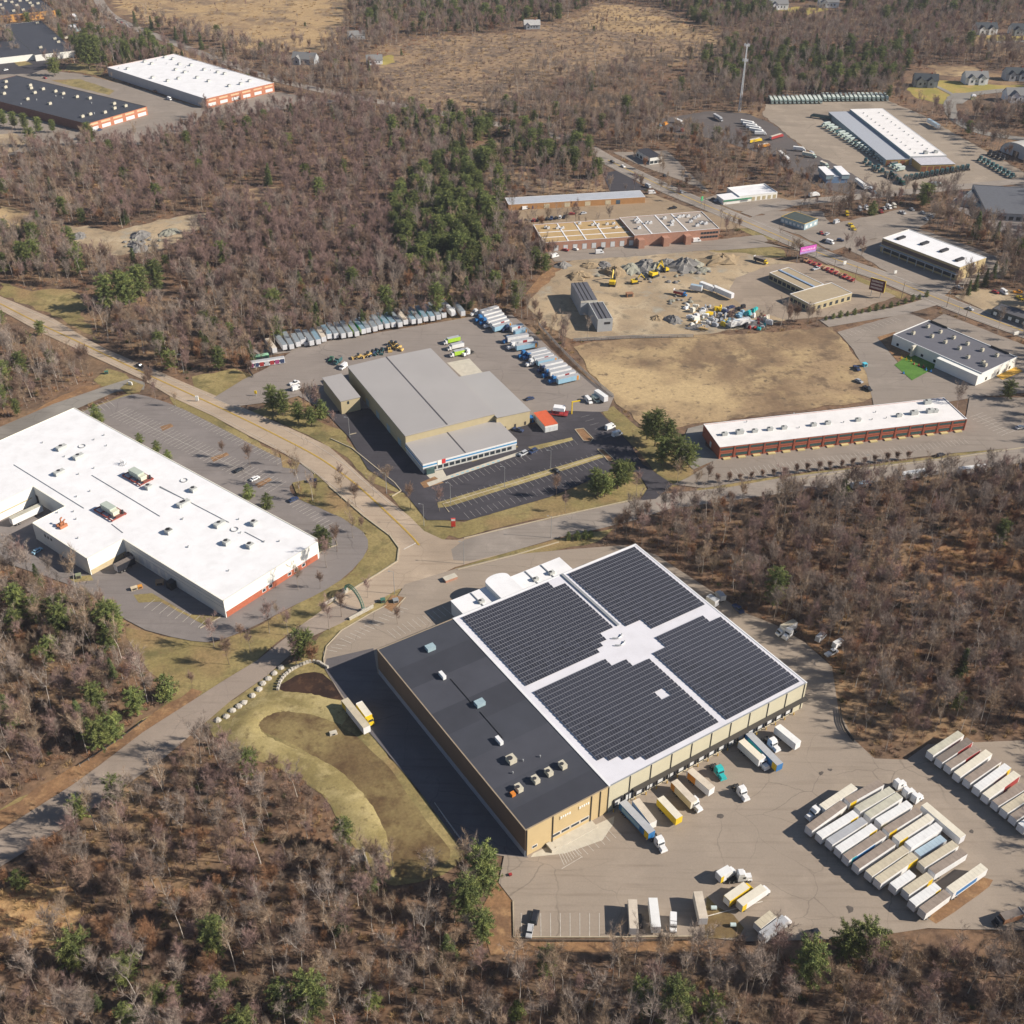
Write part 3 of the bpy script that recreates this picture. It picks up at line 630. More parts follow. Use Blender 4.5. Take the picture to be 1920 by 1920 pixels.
# docks: downpipes, canopy, doors, small windows
me = MB().box(-.12, .12, -LY-.25, -LY, .2, ZA-.2).mesh('downpipe', DKTRIM)
for x in [.5, 10, 24.4, 27.8] : inst('downpipe', me, b.root, (x, 0, 0))
me = MB().box(-.1, .1, -LY-.22, -LY, .2, ZA-.2).mesh('downpipe', DKTRIM)
for i in range(11): inst('downpipe', me, b.root, (31+i*8.4, 0, 0))
MB().box(40.5, LX+.3, -LY-1.7, -LY-.02, 5.0, 5.35).build('dock_canopy', DKTRIM, b.root)
dm = MB().box(-1.35, 1.35, -LY-.1, -LY-.01, 1.1, 4.0).mesh('dock_door', DOORW); dp = MB().box(-1.75, 1.75, -LY-.32, -LY-.1, .9, 1.1); dp.box(-1.8, -1.4, -LY-.5, -LY-.01, 1, 4.2); dp.box(1.4, 1.8, -LY-.5, -LY-.01, 1, 4.2); dp.box(-1.8, 1.8, -LY-.5, -LY-.01, 4.2, 4.6)
dpm = dp.mesh('dock_seal', UNITD); bmm = MB().box(-.13, .13, -LY-1.1, -LY-.84, 0, 1.1).mesh('bollard', PAINT_Y)
for i in range(18):
    x = 35+i*4.35
    d = inst('dock_door', dm, b.root, (x, 0, 0)); inst('dock_seal', dpm, d); inst('bollard', bmm, d, (-2.17, 0, 0)); inst('bollard', bmm, d, (2.17, 0, 0))
b.wins('y0', 4, 3.0, 2.0, 3.1, DARKGLASS, a=9.5, b=24, frame=WHTRIM)
b.wins('y0', 1, 1.6, 2.0, 2.9, DARKGLASS, a=2, b=5, frame=WHTRIM)
for x in (12.5, 19.5):   # two pale sign boards with illegible raised strokes
    o = MB().box(x, x+4.2, -LY-.12, -LY-.01, 8.6, 10.2).build('sign_board', TAN_W, b.root)
    k = MB()
    for j in range(5):
        k.box(x+.2+j*.8, x+.75+j*.8, -LY-.2, -LY-.13, 9.3 if j % 2 else 9.0, 10.0)
    k.build('sign_lettering', WHITE_W, o)
MB().box(9, 25, -LY-3.2, -LY, -.2, .35).build('entrance_walk', CONC, b.root)
k = MB(); k.box(7.6, 9, -LY-3.4, -LY-.2, 0, 1.2); k.box(9, 10.6, -LY-3.2, -LY-3.05, .3, 1.3); k.build('entrance_steps', CONC, b.root)
# rooftop gear on the black roof
for a, y, m_, s3 in ((15.9, 10.2, UNITB, (3.2, 2.4, 1.6)), (12.4, 24.7, WHTRIM, (1.2, 3.2, 1.5)), (16.1, 43, UNITB, (3.2, 2.4, 1.6)), (12.5, 60.7, WHTRIM, (1.2, 3.2, 1.5)),
                     (11.3, 69.6, UNITC, (2.6, 2.8, 1.8)), (6.9, 80.6, UNITC, (1.8, 2.6, 1.7)), (13.1, 80.6, UNITC, (1.8, 2.6, 1.7)), (18.3, 80.3, UNITC, (1.8, 2.6, 1.7)), (23.6, 80.3, UNITC, (1.8, 2.6, 1.7))):
    b.unit(a, -y, *s3, m=m_, local=True, z=ZA-.12, fan=m_ is UNITC)
MB().box(3.6, 4.9, -82, -80.6, ZA-.12, ZA+1.0).build('orange_hatch', mat('orange_paint', (.6, .2, .03), .6), b.root)
for x, y in ((14.2, 27), (14.4, 45.8)):
    MB().box(x, x+.18, -y-14, -y, ZA-.12, ZA+.12).build('roof_conduit', UNITD, b.root)
for p in ((14.5, 71.5), (9, 74), (20, 73)): b.vent(p[0], -p[1], .6, .3, local=True, z=ZA-.12)
# swan-neck ducts in the middle of the white roof
for x, y in ((73.5, 40.5), (72.0, 44)):
    k = MB(); pr = None
    for i in range(9):
        q = Vector((x+i*.55, -y - 1.2*math.sin(i/8*math.pi), ZA+.3))
        if pr: k.tube(pr, q, .28, .28, 6)
        pr = q
    k.build('duct', GALV, b.root)
# rear office block of the warehouse, white, with a bowed centre
AN = b.root
an = MB(); an.box(39, 89.3, .02, 14.7, -.5, 6.4); an.build('office_block', WHITE_W, AN)
MB().box(38.8, 89.5, .06, 14.9, 6.4, 6.6).build('office_roof', WHITE_RF, AN)
pts = [(54.4, .1), (64.6, .1), (64.6, 14.2)] + [(59.5+5.1*math.cos(t_*math.pi/12), 14.2+2.9*math.sin(t_*math.pi/12)) for t_ in range(1, 12)] + [(54.4, 14.2)]
MB().prism(pts, -.5, 8.7).build('bowed_lobby', WHITE_W, AN)
MB().prism(pts, 8.7, 8.85).build('lobby_roof', WHITE_RF, AN)
for x in (47.5, 72.5, 80):
    MB().box(x, x+.35, .3, 14.4, 6.6, 6.95).build('office_roof_rib', GALV, AN)
    b.unit(x+.6, 7.6, 2.2, 1.6, 1.2, local=True, z=6.6)
for i in range(7):
    b_ = MB().box(41+i*6.6, 44+i*6.6, 14.71, 14.78, 2.2, 4.4).build('window', DARKGLASS, AN)
BLOCK.append((np.array([b.out(37, 0), b.out(91, 0), b.out(91, 18), b.out(37, 18)]), 2))
# grey lean-to at the far corner
k = MB(); k.box(LX+.1, LX+5, -14, 3, -.5, 3.6); k.build('lean_to', GREY_W, AN); MB().box(LX+.05, LX+5.2, -14.2, 3.2, 3.6, 3.8).build('lean_to_roof', METAL_RF, AN)

# ======== solar arrays (rows run along local x) ========
CELL = mat('solar_cell_glass', (.028, .03, .042), .38, .22, .9, spec=.3, per_obj=.25)
FRM = mat('aluminium_frame', (.235, .24, .27), .45, .1, 1.0, metal=.0)
PW, PITCH_Y, PD, TIL = 1.01, 2.03, 1.72, R(9)
pm = MB(); cy, cz = PD*math.cos(TIL), PD*math.sin(TIL)
def pan(mb, x, y, z):
    vs = [(x+.015, y-cy, z), (x+PW-.015, y-cy, z), (x+PW-.015, y, z+cz), (x+.015, y, z+cz)]
    lo = [(p[0], p[1], p[2]-.05) for p in vs]
    mb.add(vs, [(0, 1, 2, 3)], 0)
    mb.add(vs+lo, [(0, 4, 5, 1), (1, 5, 6, 2), (2, 6, 7, 3), (3, 7, 4, 0)], 1)
    k_ = .035; s_, c_ = math.sin(TIL), math.cos(TIL); up = .006
    for (xa, xb, ya, yb) in ((x+.015, x+PW-.015, 0, k_), (x+.015, x+PW-.015, PD-.09, PD), (x+.015, x+.015+k_, k_, PD-.09), (x+PW-.015-k_, x+PW-.015, k_, PD-.09)):
        q = [(xa, y-cy+ya*c_, z+ya*s_+up), (xb, y-cy+ya*c_, z+ya*s_+up), (xb, y-cy+yb*c_, z+yb*s_+up), (xa, y-cy+yb*c_, z+yb*s_+up)]
        mb.add(q, [(0, 1, 2, 3)], 1)
pan(pm, 0, 0, 0); PME = pm.mesh('solar_panel', [CELL, FRM])
def solar(label, x0, x1, y0, y1, skip):
    r_ = thing('solar_array', label, 'solar array', (*A_.out(x0, -y0), ZA), A_.ang, 'solar arrays on the warehouse roof')
    cells = []
    nx, ny = int((x1-x0)/PW), int((y1-y0)/PITCH_Y)
    for j in range(ny):
        for i in range(nx):
            x, y = x0+i*PW, y0+j*PITCH_Y
            if skip(x+PW/2, y+PITCH_Y/2): continue
            if abs((x-x0) % 22.3) < PW*.5 and i > 3 and i < nx-3: continue
            q = A_.out(x, -y); cells.append((q[0]**2+q[1]**2, x-x0, -(y-y0)))
    cells.sort(); z = .18
    for d, x, y in cells[:300]: inst('solar_panel', PME, r_, (x, y, z))
    mb = MB()
    for d, x, y in cells[300:]: pan(mb, x, y, z)
    o = mb.build('solar_panel_rows', [CELL, FRM], r_); o['kind'] = 'stuff'
solar('solar array between the black roof and the white office block', 34, 78.4, 1.7, 45.2, lambda x, y: (x > 72 and y < 5.6) or (x > 65 and y > 43.2) or (x > 68 and y > 40.5) or (x > 71 and y > 37))
solar('solar array at the far corner beside the grey lean-to', 81.8, 115, 1.7, 45.8, lambda x, y: x < 88.6 and y > 38.6)
solar('solar array above the docks with stepped edge and square white gap', 34.4, 78.2, 48.0, 93.6, lambda x, y: (x > 65 and y < 52.5) or (x > 71 and y < 56) or (69 < x < 73 and 70.2 < y < 74.4) or y > 93-max(0, (49.8-x))*.62)
solar('solar array at the dock corner beside the cream wall end', 80.8, 114.6, 48.6, 93.6, lambda x, y: (x < 86.4 and y < 54) or (x > 109 and y < 52.4))
# ======== white-roofed plant on the left ========
b = Bld('plant', 'huge white roofed plant with notched loading bays and a red brick base', 'plant', (166.7, 779.3), (600, 1013), (410, 1121.7), 8.2, WHITE_W, None)
Bp = b; h = b.h
def lb(u, v): return b.loc(u, v, h)
Lx, Wy = b.L, -b.y0
xs = lb(228.8, 1014); xq = lb(162, 1046); xr = lb(60, 981.3); xn = lb(121.9, 948.4); xm = lb(60.9, 912.8)
yS = -Wy; yB = (xq[1]+xr[1])/2; x1_, x2_ = (xs[0]+xq[0])/2, (xr[0]+xn[0])/2; yN = (xn[1]+xm[1])/2; x3_ = xm[0]
yW = yN-42; xw = -12
foot = [(0, 0), (Lx-1.5, 0), (Lx, -1.5), (Lx, yS), (x1_, yS), (x1_, yB), (x2_, yB), (x2_, yN), (x3_, yN), (x3_, yW), (xw, yW), (xw, 0)]
m = MB(); m.prism(foot, -.5, h-.1); m.build('wall', WHITE_W, b.root)
ins = [(0+.4+xw, -.4), (Lx-1.8, -.4), (Lx-.4, -1.8), (Lx-.4, yS+.4), (x1_-.4, yS+.4), (x1_-.4, yB+.4), (x2_+.4, yB+.4), (x2_+.4, yN+.4), (x3_-.4, yN+.4), (x3_-.4, yW+.4), (xw+.4, yW+.4)]
MB().prism(ins, h-.4, h-.06).build('roof', WHITE_RF, b.root)
def edge(mb, p, q, z0, z1, d0, d1):
    """box along footprint edge p->q, from d0 to d1 outside it (interior lies to the right)"""
    p, q = Vector(p), Vector(q); e = (q-p).normalized(); n = Vector((-e.y, e.x))
    a0, b0, a1, b1 = p+n*d0, q+n*d0, p+n*d1, q+n*d1
    vs = [(*a0, z0), (*b0, z0), (*b1, z0), (*a1, z0), (*a0, z1), (*b0, z1), (*b1, z1), (*a1, z1)]
    mb.add(vs, [(0, 1, 2, 3), (4, 7, 6, 5), (0, 4, 5, 1), (1, 5, 6, 2), (2, 6, 7, 3), (3, 7, 4, 0)])
m = MB()
for i in range(len(foot)): edge(m, foot[i], foot[(i+1) % len(foot)], h-.1, h+.12, -.3, .06)
m.build('parapet', mat('cream_parapet', (.8, .77, .66), .6, .04), b.root)
# brick base along the front end, with five small windows
MB().box(Lx-.05, Lx+.12, yS+.4, -2.2, -.5, 3.0).build('brick_base', BRICK_W, b.root)
MB().box(Lx+.12, Lx+.3, yS, -2, 2.95, 3.12).build('brick_ledge', WHTRIM, b.root)
for y in (-10, -14, -17.5, -27.5, -30.8):
    o = MB().box(Lx+.13, Lx+.2, y-.75, y+.75, 1.0, 2.3).build('window', DARKGLASS, b.root)
    MB().box(Lx+.125, Lx+.16, y-.95, y+.95, .8, 2.5).build('frame', WHTRIM, o)
for x in (x1_, ):
    pass
# bands and joints on the shaded side wall
k = MB(); k.box(x1_+4, Lx-.3, yS-.08, yS-.01, 4.4, 4.55); k.box(x1_+4, Lx-.3, yS-.08, yS-.01, 6.2, 6.32); k.build('wall_band', GREY_W, b.root)
k = MB().box(x1_+.01, x1_+.1, yB+.4, yS-.2, -.3, 2.2); k.build('base_band', mat('tan_block_base', (.5, .41, .26), .85), b.root)
dm2 = MB().box(-1.4, 1.4, yS-.1, yS-.01, 1, 4.2).mesh('dock_door', DOORW)
for i in range(6): inst('dock_door', dm2, b.root, (x1_+6+i*4.6, 0, 0))
k = MB()
k.box(x1_+2, x1_+5, yS-2.5, yS-.2, -.2, 3); k.build('dock_shelter', UNITD, b.root); MB().box(x1_+30, x1_+33, yS-3, yS-.2, -.2, 3.2).build('dock_shelter', UNITD, b.root)
for i in range(3):
    MB().box(x2_+8+i*2.2, x2_+9+i*2.2, yB-.1, yB-.01, 5, 6.2).build('window', DARKGLASS, b.root)
k = MB(); k.box(x3_-6, x3_+1.8, yN-.1, yN-.01, 0, 4); k.build('dock_opening', UNITD, b.root)
k = MB(); k.box(x3_+.02, x3_+.5, yW, yN-2, 3.4, 3.6); k.build('wall_band', BEIGE_W, b.root)
BLOCK.append((np.array([b.out(*p) for p in foot]), 3))
# rooftop machinery
c0 = zm(0, 760, 16/3); c1 = zm(300, 840, 16/3)
for p in (c0(620, 445), c0(790, 535), c0(600, 695), c0(1830, 1010), c1(250, 575), c1(600, 785)): b.unit(*p, 2.3, 4.6, 1.6, z=h-.06)
for p in (c0(1490, 840), c0(1690, 1285), c1(340, 440), c1(95, 860), c1(670, 970), c1(905, 1000), c1(945, 775)): b.unit(*p, 2.4, 2.6, 1.7, z=h-.06)
for p in (c0(430, 385), c0(945, 355), c0(1070, 415), c0(650, 525), c0(945, 640), c0(905, 870), c0(740, 1075), c0(765, 1150), c0(785, 1340), c0(580, 1085), c0(1830, 1150), c1(235, 720), c1(790, 725), c1(285, 1000), c1(690, 1240), c1(1195, 945), c1(810, 860), c1(1045, 950), c0(790, 700), c0(1045, 310), c0(1885, 1430), c0(770, 925)): b.vent(*p, .5, .38, z=h-.06)
for p in (c0(820, 410), c1(240, 325), c1(745, 815)):
    k = MB(); x, y = b.loc(*p, h)
    for i in range(14):
        t0, t1 = i/14*6.283, (i+1)/14*6.283
        k.tube((x+1.5*math.cos(t0), y+1.5*math.sin(t0), h+.1), (x+1.5*math.cos(t1), y+1.5*math.sin(t1), h+.1), .22, .22, 5)
    k.build('round_duct', GALV, b.root)
for (p, q) in ((c0(140, 595), c0(840, 1030)), (c0(920, 700), c0(1600, 1110)), (c0(1120, 1190), c0(1230, 1275)), (c0(1600, 820), c0(1910, 970)), (c1(0, 385), c1(690, 745)), (c1(850, 840), c1(1040, 940))):
    P0, P1 = b.loc(*p, h), b.loc(*q, h); k = MB()
    k.tube((*P0, h+.12), (*P1, h+.12), .13, .13, 5)
    n_ = int((Vector(P1)-Vector(P0)).length/4)
    for i in range(n_):
        w = Vector(P0).lerp(Vector(P1), i/n_); k.box(w.x-.25, w.x+.25, w.y-.15, w.y+.15, h-.06, h+.02)
    k.build('roof_pipe', GALV, b.root)
def skid(u, v, label_):
    """big air handler standing on red steel beams"""
    x, y = b.loc(u, v, h+1); r = MB()
    for j in (-3.4, 3.4, 0): r.box(x-6.5, x+6.5, y+j-.2, y+j+.2, h+.5, h+.95)
    for j in (-6.5, -2.2, 2.2, 6.3): r.box(x+j, x+j+.3, y-3.6, y+3.6, h+.5, h+.94)
    for j in (-6, 0, 6):
        for l in (-3.3, 3.3): r.box(x+j-.15, x+j+.15, y+l-.15, y+l+.15, h-.06, h+.5)
    fr = r.build('steel_frame', RUST, b.root)
    MB().box(x-6.3, x+6.3, y-1.2, y+3.4, h+.95, h+1.0).build('deck_plate', mat('rusty_deck_plate', (.2, .075, .06), .7), fr)
    MB().box(x-4.0, x+2.8, y-1.5, y+1.7, h+1.05, h+3.6).build('air_handler', mat('pale_green_grey_casing', (.42, .47, .41), .6, .08, .8), b.root)
    MB().box(x+2.85, x+4.8, y-1.5, y+1.7, h+1.05, h+2.9).build('air_handler', mat('cream_casing', (.6, .6, .47), .6, .08, .8), b.root)
    k = MB(); k.tube((x+5.6, y+2.4, h+1), (x+5.6, y+2.4, h+2.6), .5, .5, 8, 0, True); k.tube((x+5.2, y-2.4, h+1), (x+5.2, y-2.4, h+2.0), .4, .4, 8, 0, True); k.build('exhaust_fan', UNITD, b.root)
skid(258, 893, ''); skid(206, 958, '')
k = MB(); x, y = b.loc(*c0(1230, 590), h)
for i in range(9):
    a_ = i*.7; k.tube((x+1.6*math.cos(a_), y+1.6*math.sin(a_), h), (x+1.0*math.cos(a_+1.4), y+1.0*math.sin(a_+1.4), h+2.2), .09, .06, 4)
    k.tube((x+1.6*math.cos(a_), y+1.6*math.sin(a_), h+.3), (x+1.6*math.cos(a_+.7), y+1.6*math.sin(a_+.7), h+.3), .07, .07, 4)
k.build('pipe_manifold', GALV, b.root)
k = MB(); x, y = b.loc(*c0(610, 1190), h)
for dx in (0, 2.2):
    k.box(x+dx, x+dx+1, y-2.2, y+1.2, h-.06, h+1.2); k.tube((x+dx+.5, y, h+1.2), (x+dx+.5, y, h+3.0), .3, .3, 7, 0, True); k.tube((x+dx+.5, y, h+3.0), (x+dx+.5, y+.9, h+3.3), .3, .34, 7, 0, True)
k.build('rusty_blower', mat('rusty_blower_steel', (.4, .16, .08), .7, .2, 1.5), b.root)

# ======== grey bus-garage building ========
def sgl(p, x, y, z): pass
b = Bld('garage', 'large grey standing seam bus garage with blue and white striped office front', 'garage', (652.5, 687), (807, 653.2), (932, 774), 9.5, BEIGE_W, None)
h = b.h; L, Wd = b.L, -b.y0
Bc = b
def roof_pair(b_, x0, x1, y0, y1, zlo, zr, xr_, m_, name='roof', ov=.3):
    """low ridge along y at x=xr_"""
    m = MB()
    m.add([(x0-ov, y0-ov, zlo), (xr_, y0-ov, zr), (xr_, y1+ov, zr), (x0-ov, y1+ov, zlo)], [(0, 1, 2, 3)])
    m.add([(xr_, y0-ov, zr), (x1+ov, y0-ov, zlo), (x1+ov, y1+ov, zlo), (xr_, y1+ov, zr)], [(0, 1, 2, 3)])
    m.add([(x0-ov, y0-ov, zlo), (xr_, y0-ov, zr), (x1+ov, y0-ov, zlo), (x1+ov, y0-ov, zlo-.3), (x0-ov, y0-ov, zlo-.3)], [(0, 4, 3, 2, 1)])
    m.add([(x0-ov, y1+ov, zlo), (xr_, y1+ov, zr), (x1+ov, y1+ov, zlo), (x1+ov, y1+ov, zlo-.3), (x0-ov, y1+ov, zlo-.3)], [(0, 1, 2, 3, 4)])
    m.add([(x0-ov, y0-ov, zlo-.3), (x0-ov, y1+ov, zlo-.3), (x0-ov, y1+ov, zlo), (x0-ov, y0-ov, zlo)], [(0, 1, 2, 3)])
    m.add([(x1+ov, y0-ov, zlo-.3), (x1+ov, y1+ov, zlo-.3), (x1+ov, y1+ov, zlo), (x1+ov, y0-ov, zlo)], [(0, 1, 2, 3)])
    return m.build(name, m_, b_.root)
rx = L*.46
MB().box(0, L, -Wd, 0, -.5, h-.35).build('wall', BEIGE_W, b.root)
roof_pair(b, 0, L, -Wd, 0, h, h+.5, rx, GREY_RF)
MB().box(rx-.3, rx+.3, -Wd-.3, .3, h+.45, h+.62).build('ridge_vent', mat('dark_ridge_cap', (.1, .095, .1), .6), b.root)
sm = MB().box(-.04, .04, -Wd, 0, 0, .06).mesh('roof_seam', mat('seam_grey', (.24, .23, .23), .6))
# office front
ya = -Wd
of_l = b.loc(798.8, 867.8, 5.5); of_r = b.loc(967.8, 823.9, 5.5)
ox0, ox1, oy = 0.0, of_r[0], (of_l[1]+of_r[1])/2
MB().box(ox0, ox1, oy, ya-.01, -.5, 5.3).build('office_wall', mat('pale_grey_office_wall', (.5, .5, .48), .7), b.root)
MB().box(ox0-.3, ox1+.3, oy-.3, ya-.02, 5.3, 5.6).build('office_roof', GREY_RF, b.root)
MB().box(rx-.25, rx+.25, oy-.3, ya-.03, 5.6, 5.75).build('ridge_vent', mat('dark_ridge_cap', (.1, .095, .1), .6), b.root)
for z0, z1, m_ in ((4.4, 5.3, WHTRIM), (3.6, 4.4, mat('blue_fascia', (.07, .27, .5), .5, .05)), (2.9, 3.6, WHTRIM)):
    MB().box(ox0-.2, ox1+.2, oy-.35, oy-.01, z0, z1).build('fascia_stripe', m_, b.root)
    MB().box(ox0-.35, ox0-.01, oy-.01, ya, z0, z1).build('fascia_stripe', m_, b.root)
n_ = 14
wm = MB().box(-1.1, 1.1, oy-.1, oy-.01, .8, 2.4).mesh('window', DARKGLASS)
for i in range(n_): inst('window', wm, b.root, (ox0+4+(ox1-6)*(i+.5)/n_, 0, 0))
MB().box(9.2, 11.0, oy-.55, oy-.36, 3.2, 5.4).build('red_logo_sign', mat('red_sign_paint', (.6, .05, .05), .5), b.root)
MB().box(7, 9.1, oy-.5, oy-.36, 2.9, 5.3).build('white_sign_board', WHITE_W, b.root)
MB().box(1, 5, oy-1.6, oy-.4, 0, 2.8).build('entrance_glazing', TEALGLASS, b.root)
# low wing on the yard side and annex on the road side
wr = b.loc(993, 768, 8.0); wt = b.loc(906, 698, 8.0); wl_ = b.loc(937, 783.5, 8)
wy0, wy1, wx1 = (wr[1]+wl_[1])/2, wt[1], wr[0]
MB().box(L+.01, wx1, wy0, wy1, -.5, 7.7).build('side_wing', BEIGE_W, b.root)
m = MB(); m.add([(L+.02, wy0-.3, 8.5), (wx1+.3, wy0-.3, 7.75), (wx1+.3, wy1+.3, 7.75), (L+.02, wy1+.3, 8.5), (L+.02, wy0-.3, 8.2), (wx1+.3, wy0-.3, 7.45), (wx1+.3, wy1+.3, 7.45), (L+.02, wy1+.3, 8.2)], [(0, 1, 2, 3), (0, 4, 5, 1), (1, 5, 6, 2), (2, 6, 7, 3)])
m.build('side_wing_roof', mat('grey_wing_roof', (.36, .345, .335), .6, .05, .05), b.root)
for i in range(3): MB().box(wx1-3-i*5.5, wx1-2-i*5.5, wy0-.1, wy0-.01, .3, 2.2).build('door', DKTRIM, b.root)
al = b.loc(604.7, 709.4, 7.3); ar = b.loc(676, 743, 7.3); at_ = b.loc(637.5, 701, 7.3); ab_ = b.loc(640.3, 752.5, 7.3)
ax0, ax1, ay0, ay1 = (al[0]+ab_[0])/2, (ar[0]+at_[0])/2, (ar[1]+ab_[1])/2, (al[1]+at_[1])/2
MB().box(ax0, ax1, ay0, ay1, -.5, 7.1).build('annex_wall', BEIGE_W, b.root)
MB().box(ax0-.3, ax1+.3, ay0-.3, ay1+.3, 7.1, 7.4).build('annex_roof', GREY_RF, b.root)
MB().box(ax0+3.2, ax0+4.2, ay0-.1, ay0-.01, 4.8, 6.3).build('window', DARKGLASS, b.root)
for x, z in ((0, 5.5), (0, 5.0), (0, 4.0)):
    pass
for i in range(4): MB().box(-.12, -.01, -Wd+6+i*14, -Wd+10+i*14, 0, 3.6).build('bay_door', UNITB, b.root)
BLOCK.append((np.array([b.out(-8, 3), b.out(wx1+2, 3), b.out(wx1+2, oy-2), b.out(-2, oy-2)]), 2)); BLOCK.append((np.array([b.out(ax0, ay0), b.out(ax1, ay0), b.out(ax1, ay1), b.out(ax0, ay1)]), 2))

# ======== long brick office with white roof ========
b = Bld('long_office', 'very long low red brick office with white roof and window bands', 'office', (1350, 838.3), (1813.3, 785), (1770, 745), 6.4, BRICK_W, WHITE_RF2, par=.3)
b.wins('y0', 17, 6.2, 4.3, 5.5, TEALGLASS); b.wins('y0', 17, 5.6, .9, 2.4, TEALGLASS)
st = b.L/17
for i in range(17):
    x = st*(i+.5)
    k = MB().box(x-1.8, x+1.8, b.y0-1.6, b.y0-.09, .0, .5); k.build('entrance_step', mat('yellowish_entry_slab', (.55, .45, .22), .8), b.root)
k = MB()
for i in range(18): k.box(max(0, st*i-.35), min(b.L, st*i+.35), b.y0-.22, b.y0-.01, -.3, 6.1)
k.box(0, b.L, b.y0-.14, b.y0-.01, 3.3, 3.7)
k.build('brick_piers', mat('dark_brick_piers', (.3, .09, .055), .85), b.root)
b.wins('x0', 1, 2.0, .2, 3, DOORW, name='door')
c6 = zm(1280, 480, 3)
for p in ((235, 1008), (405, 990), (490, 980), (570, 972), (735, 955), (815, 945), (985, 928), (1215, 903)): b.unit(*c6(*p), 2.6, 1.6, 1.5)
for p in ((320, 998), (1300, 890), (1375, 830), (1390, 880)): b.unit(*c6(*p), 3.6, 2.0, 1.9)
for p in ((655, 968), (905, 938), (1065, 922), (1145, 913), (360, 935), (625, 890), (1085, 880)): b.vent(*c6(*p), .6, .35)
b.unit(*c6(1420, 878), 2.4, 1.8, 1.6)

# ======== upper left industrial roofs ========
cc = zm(0, 0, 5.818); ce = zm(0, 0, 3)
b = Bld('brick_works', 'big white flat roofed works with orange brick end wall beyond the woods', 'factory', (385, 185), (513.3, 155), (321.7, 101.7), 8.1, BRICK_O, WHITE_RF, par=.3)
b.band('x0', -.3, 8, GREY_W, 'shaded_side_wall', .12)
b.wins('y0', 6, 8, 1, 3.6, DOORW, name='shopfront'); b.wins('y0', 6, 9, 5.2, 6.6, mat('pale_brick_panel', (.62, .4, .25), .8), name='wall_panel')
b.wins('x0', 12, 3.4, 0, 3.4, BLUEGLASS, name='bay_door')
for p in ((720, 390), (815, 350), (855, 362), (930, 325), (975, 335), (1010, 365), (990, 395), (1075, 370), (1150, 395), (1225, 410), (1265, 418), (1110, 440), (1005, 445), (945, 458), (1175, 460), (1290, 487), (1405, 460), (1355, 475), (860, 440), (1040, 410)): b.unit(*ce(*p), 3.2, 2.2, 1.8)
for p in ((880, 340), (1060, 405), (940, 360), (1390, 415), (1360, 450), (670, 385), (1045, 380), (1185, 398)): b.vent(*ce(*p), .9, .6)
b = Bld('brick_works', 'black roofed works with orange brick end wall across the lane', 'factory', (162.4, 232), (275, 199.4), (17, 144.4), 7.1, BRICK_O, DARK_RF, par=.2, parapet=DKTRIM)
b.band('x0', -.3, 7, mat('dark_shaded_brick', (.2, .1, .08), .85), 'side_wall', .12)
b.wins('y0', 5, 9, .4, 3.2, DOORW, name='shopfront'); b.wins('y0', 5, 9.5, 4.6, 6.2, mat('pale_brick_panel', (.62, .4, .25), .8), name='wall_panel')
for p in ((65, 900), (45, 1030), (330, 940), (380, 1020), (300, 1090), (470, 980), (545, 1140), (605, 1005), (690, 1030), (840, 1065), (980, 1080), (1245, 1140), (1370, 1165), (1250, 1190), (1145, 1235), (985, 1255), (900, 1280), (60, 960), (340, 970)): b.unit(*cc(*p), 3.0, 2.2, 1.9, UNITC)
for p in ((1000, 1130), (400, 1095), (230, 1140), (610, 1055), (685, 1075), (1030, 1245)): b.vent(*cc(*p), 1.0, .6)
b = Bld('white_walled_works', 'black roofed works with white front wall behind the tall pines', 'factory', (65.3, 103), (141, 94.5), (77.3, 38.7), 5.9, WHITE_W, DARK_RF, par=.2, parapet=DKTRIM)
for p in ((35, 295), (75, 415), (410, 260), (600, 430), (725, 420), (445, 525), (30, 430), (640, 465)): b.unit(*cc(*p), 3.2, 2.4, 1.9, UNITC)
m = MB(); m.box(-75, -.2, 6, 120, -.5, 5.7); m.build('west_wing', WHITE_W, b.root); MB().box(-75, -.2, 5.8, 120, 5.7, 5.9).build('west_wing_roof', DARK_RF, b.root)
b = Bld('ochre_works', 'dark roofed works with long ochre window wall at the top left corner', 'factory', (-60, 35), (103, 19), (90, -8), 7.5, ORANGE_W, DARK_RF, par=.2, parapet=DKTRIM)
b.wins('y0', 16, 3.2, 4.2, 6.2, mat('brown_window_panel', (.25, .12, .06), .5)); b.wins('y0', 16, 3.2, 1, 3, mat('brown_window_panel', (.25, .12, .06), .5))
for p in ((30, 100), (185, 65), (255, 115), (355, 70), (150, 125), (415, 45), (295, 10), (5, 60), (220, 15), (130, 30), (60, 20), (330, 40)): b.unit(*cc(*p), 3.4, 2.6, 2.0, UNITC)
b = Bld('brick_shop', 'small orange walled shop beside the far bend of the highway', 'shop', (178, 53), (199, 51.5), (196, 46), 4, BRICK_O, WHITE_RF2)
b = Bld('white_shed', 'small white flat shed between the pines and the highway', 'shed', (135, 31), (146, 30), (143, 25), 4, WHITE_W, WHITE_RF)
b = Bld('white_shed', 'small blue and white shed next to the pines near the highway', 'shed', (137, 52), (152, 50), (148, 44), 4, UNITB, WHITE_RF)

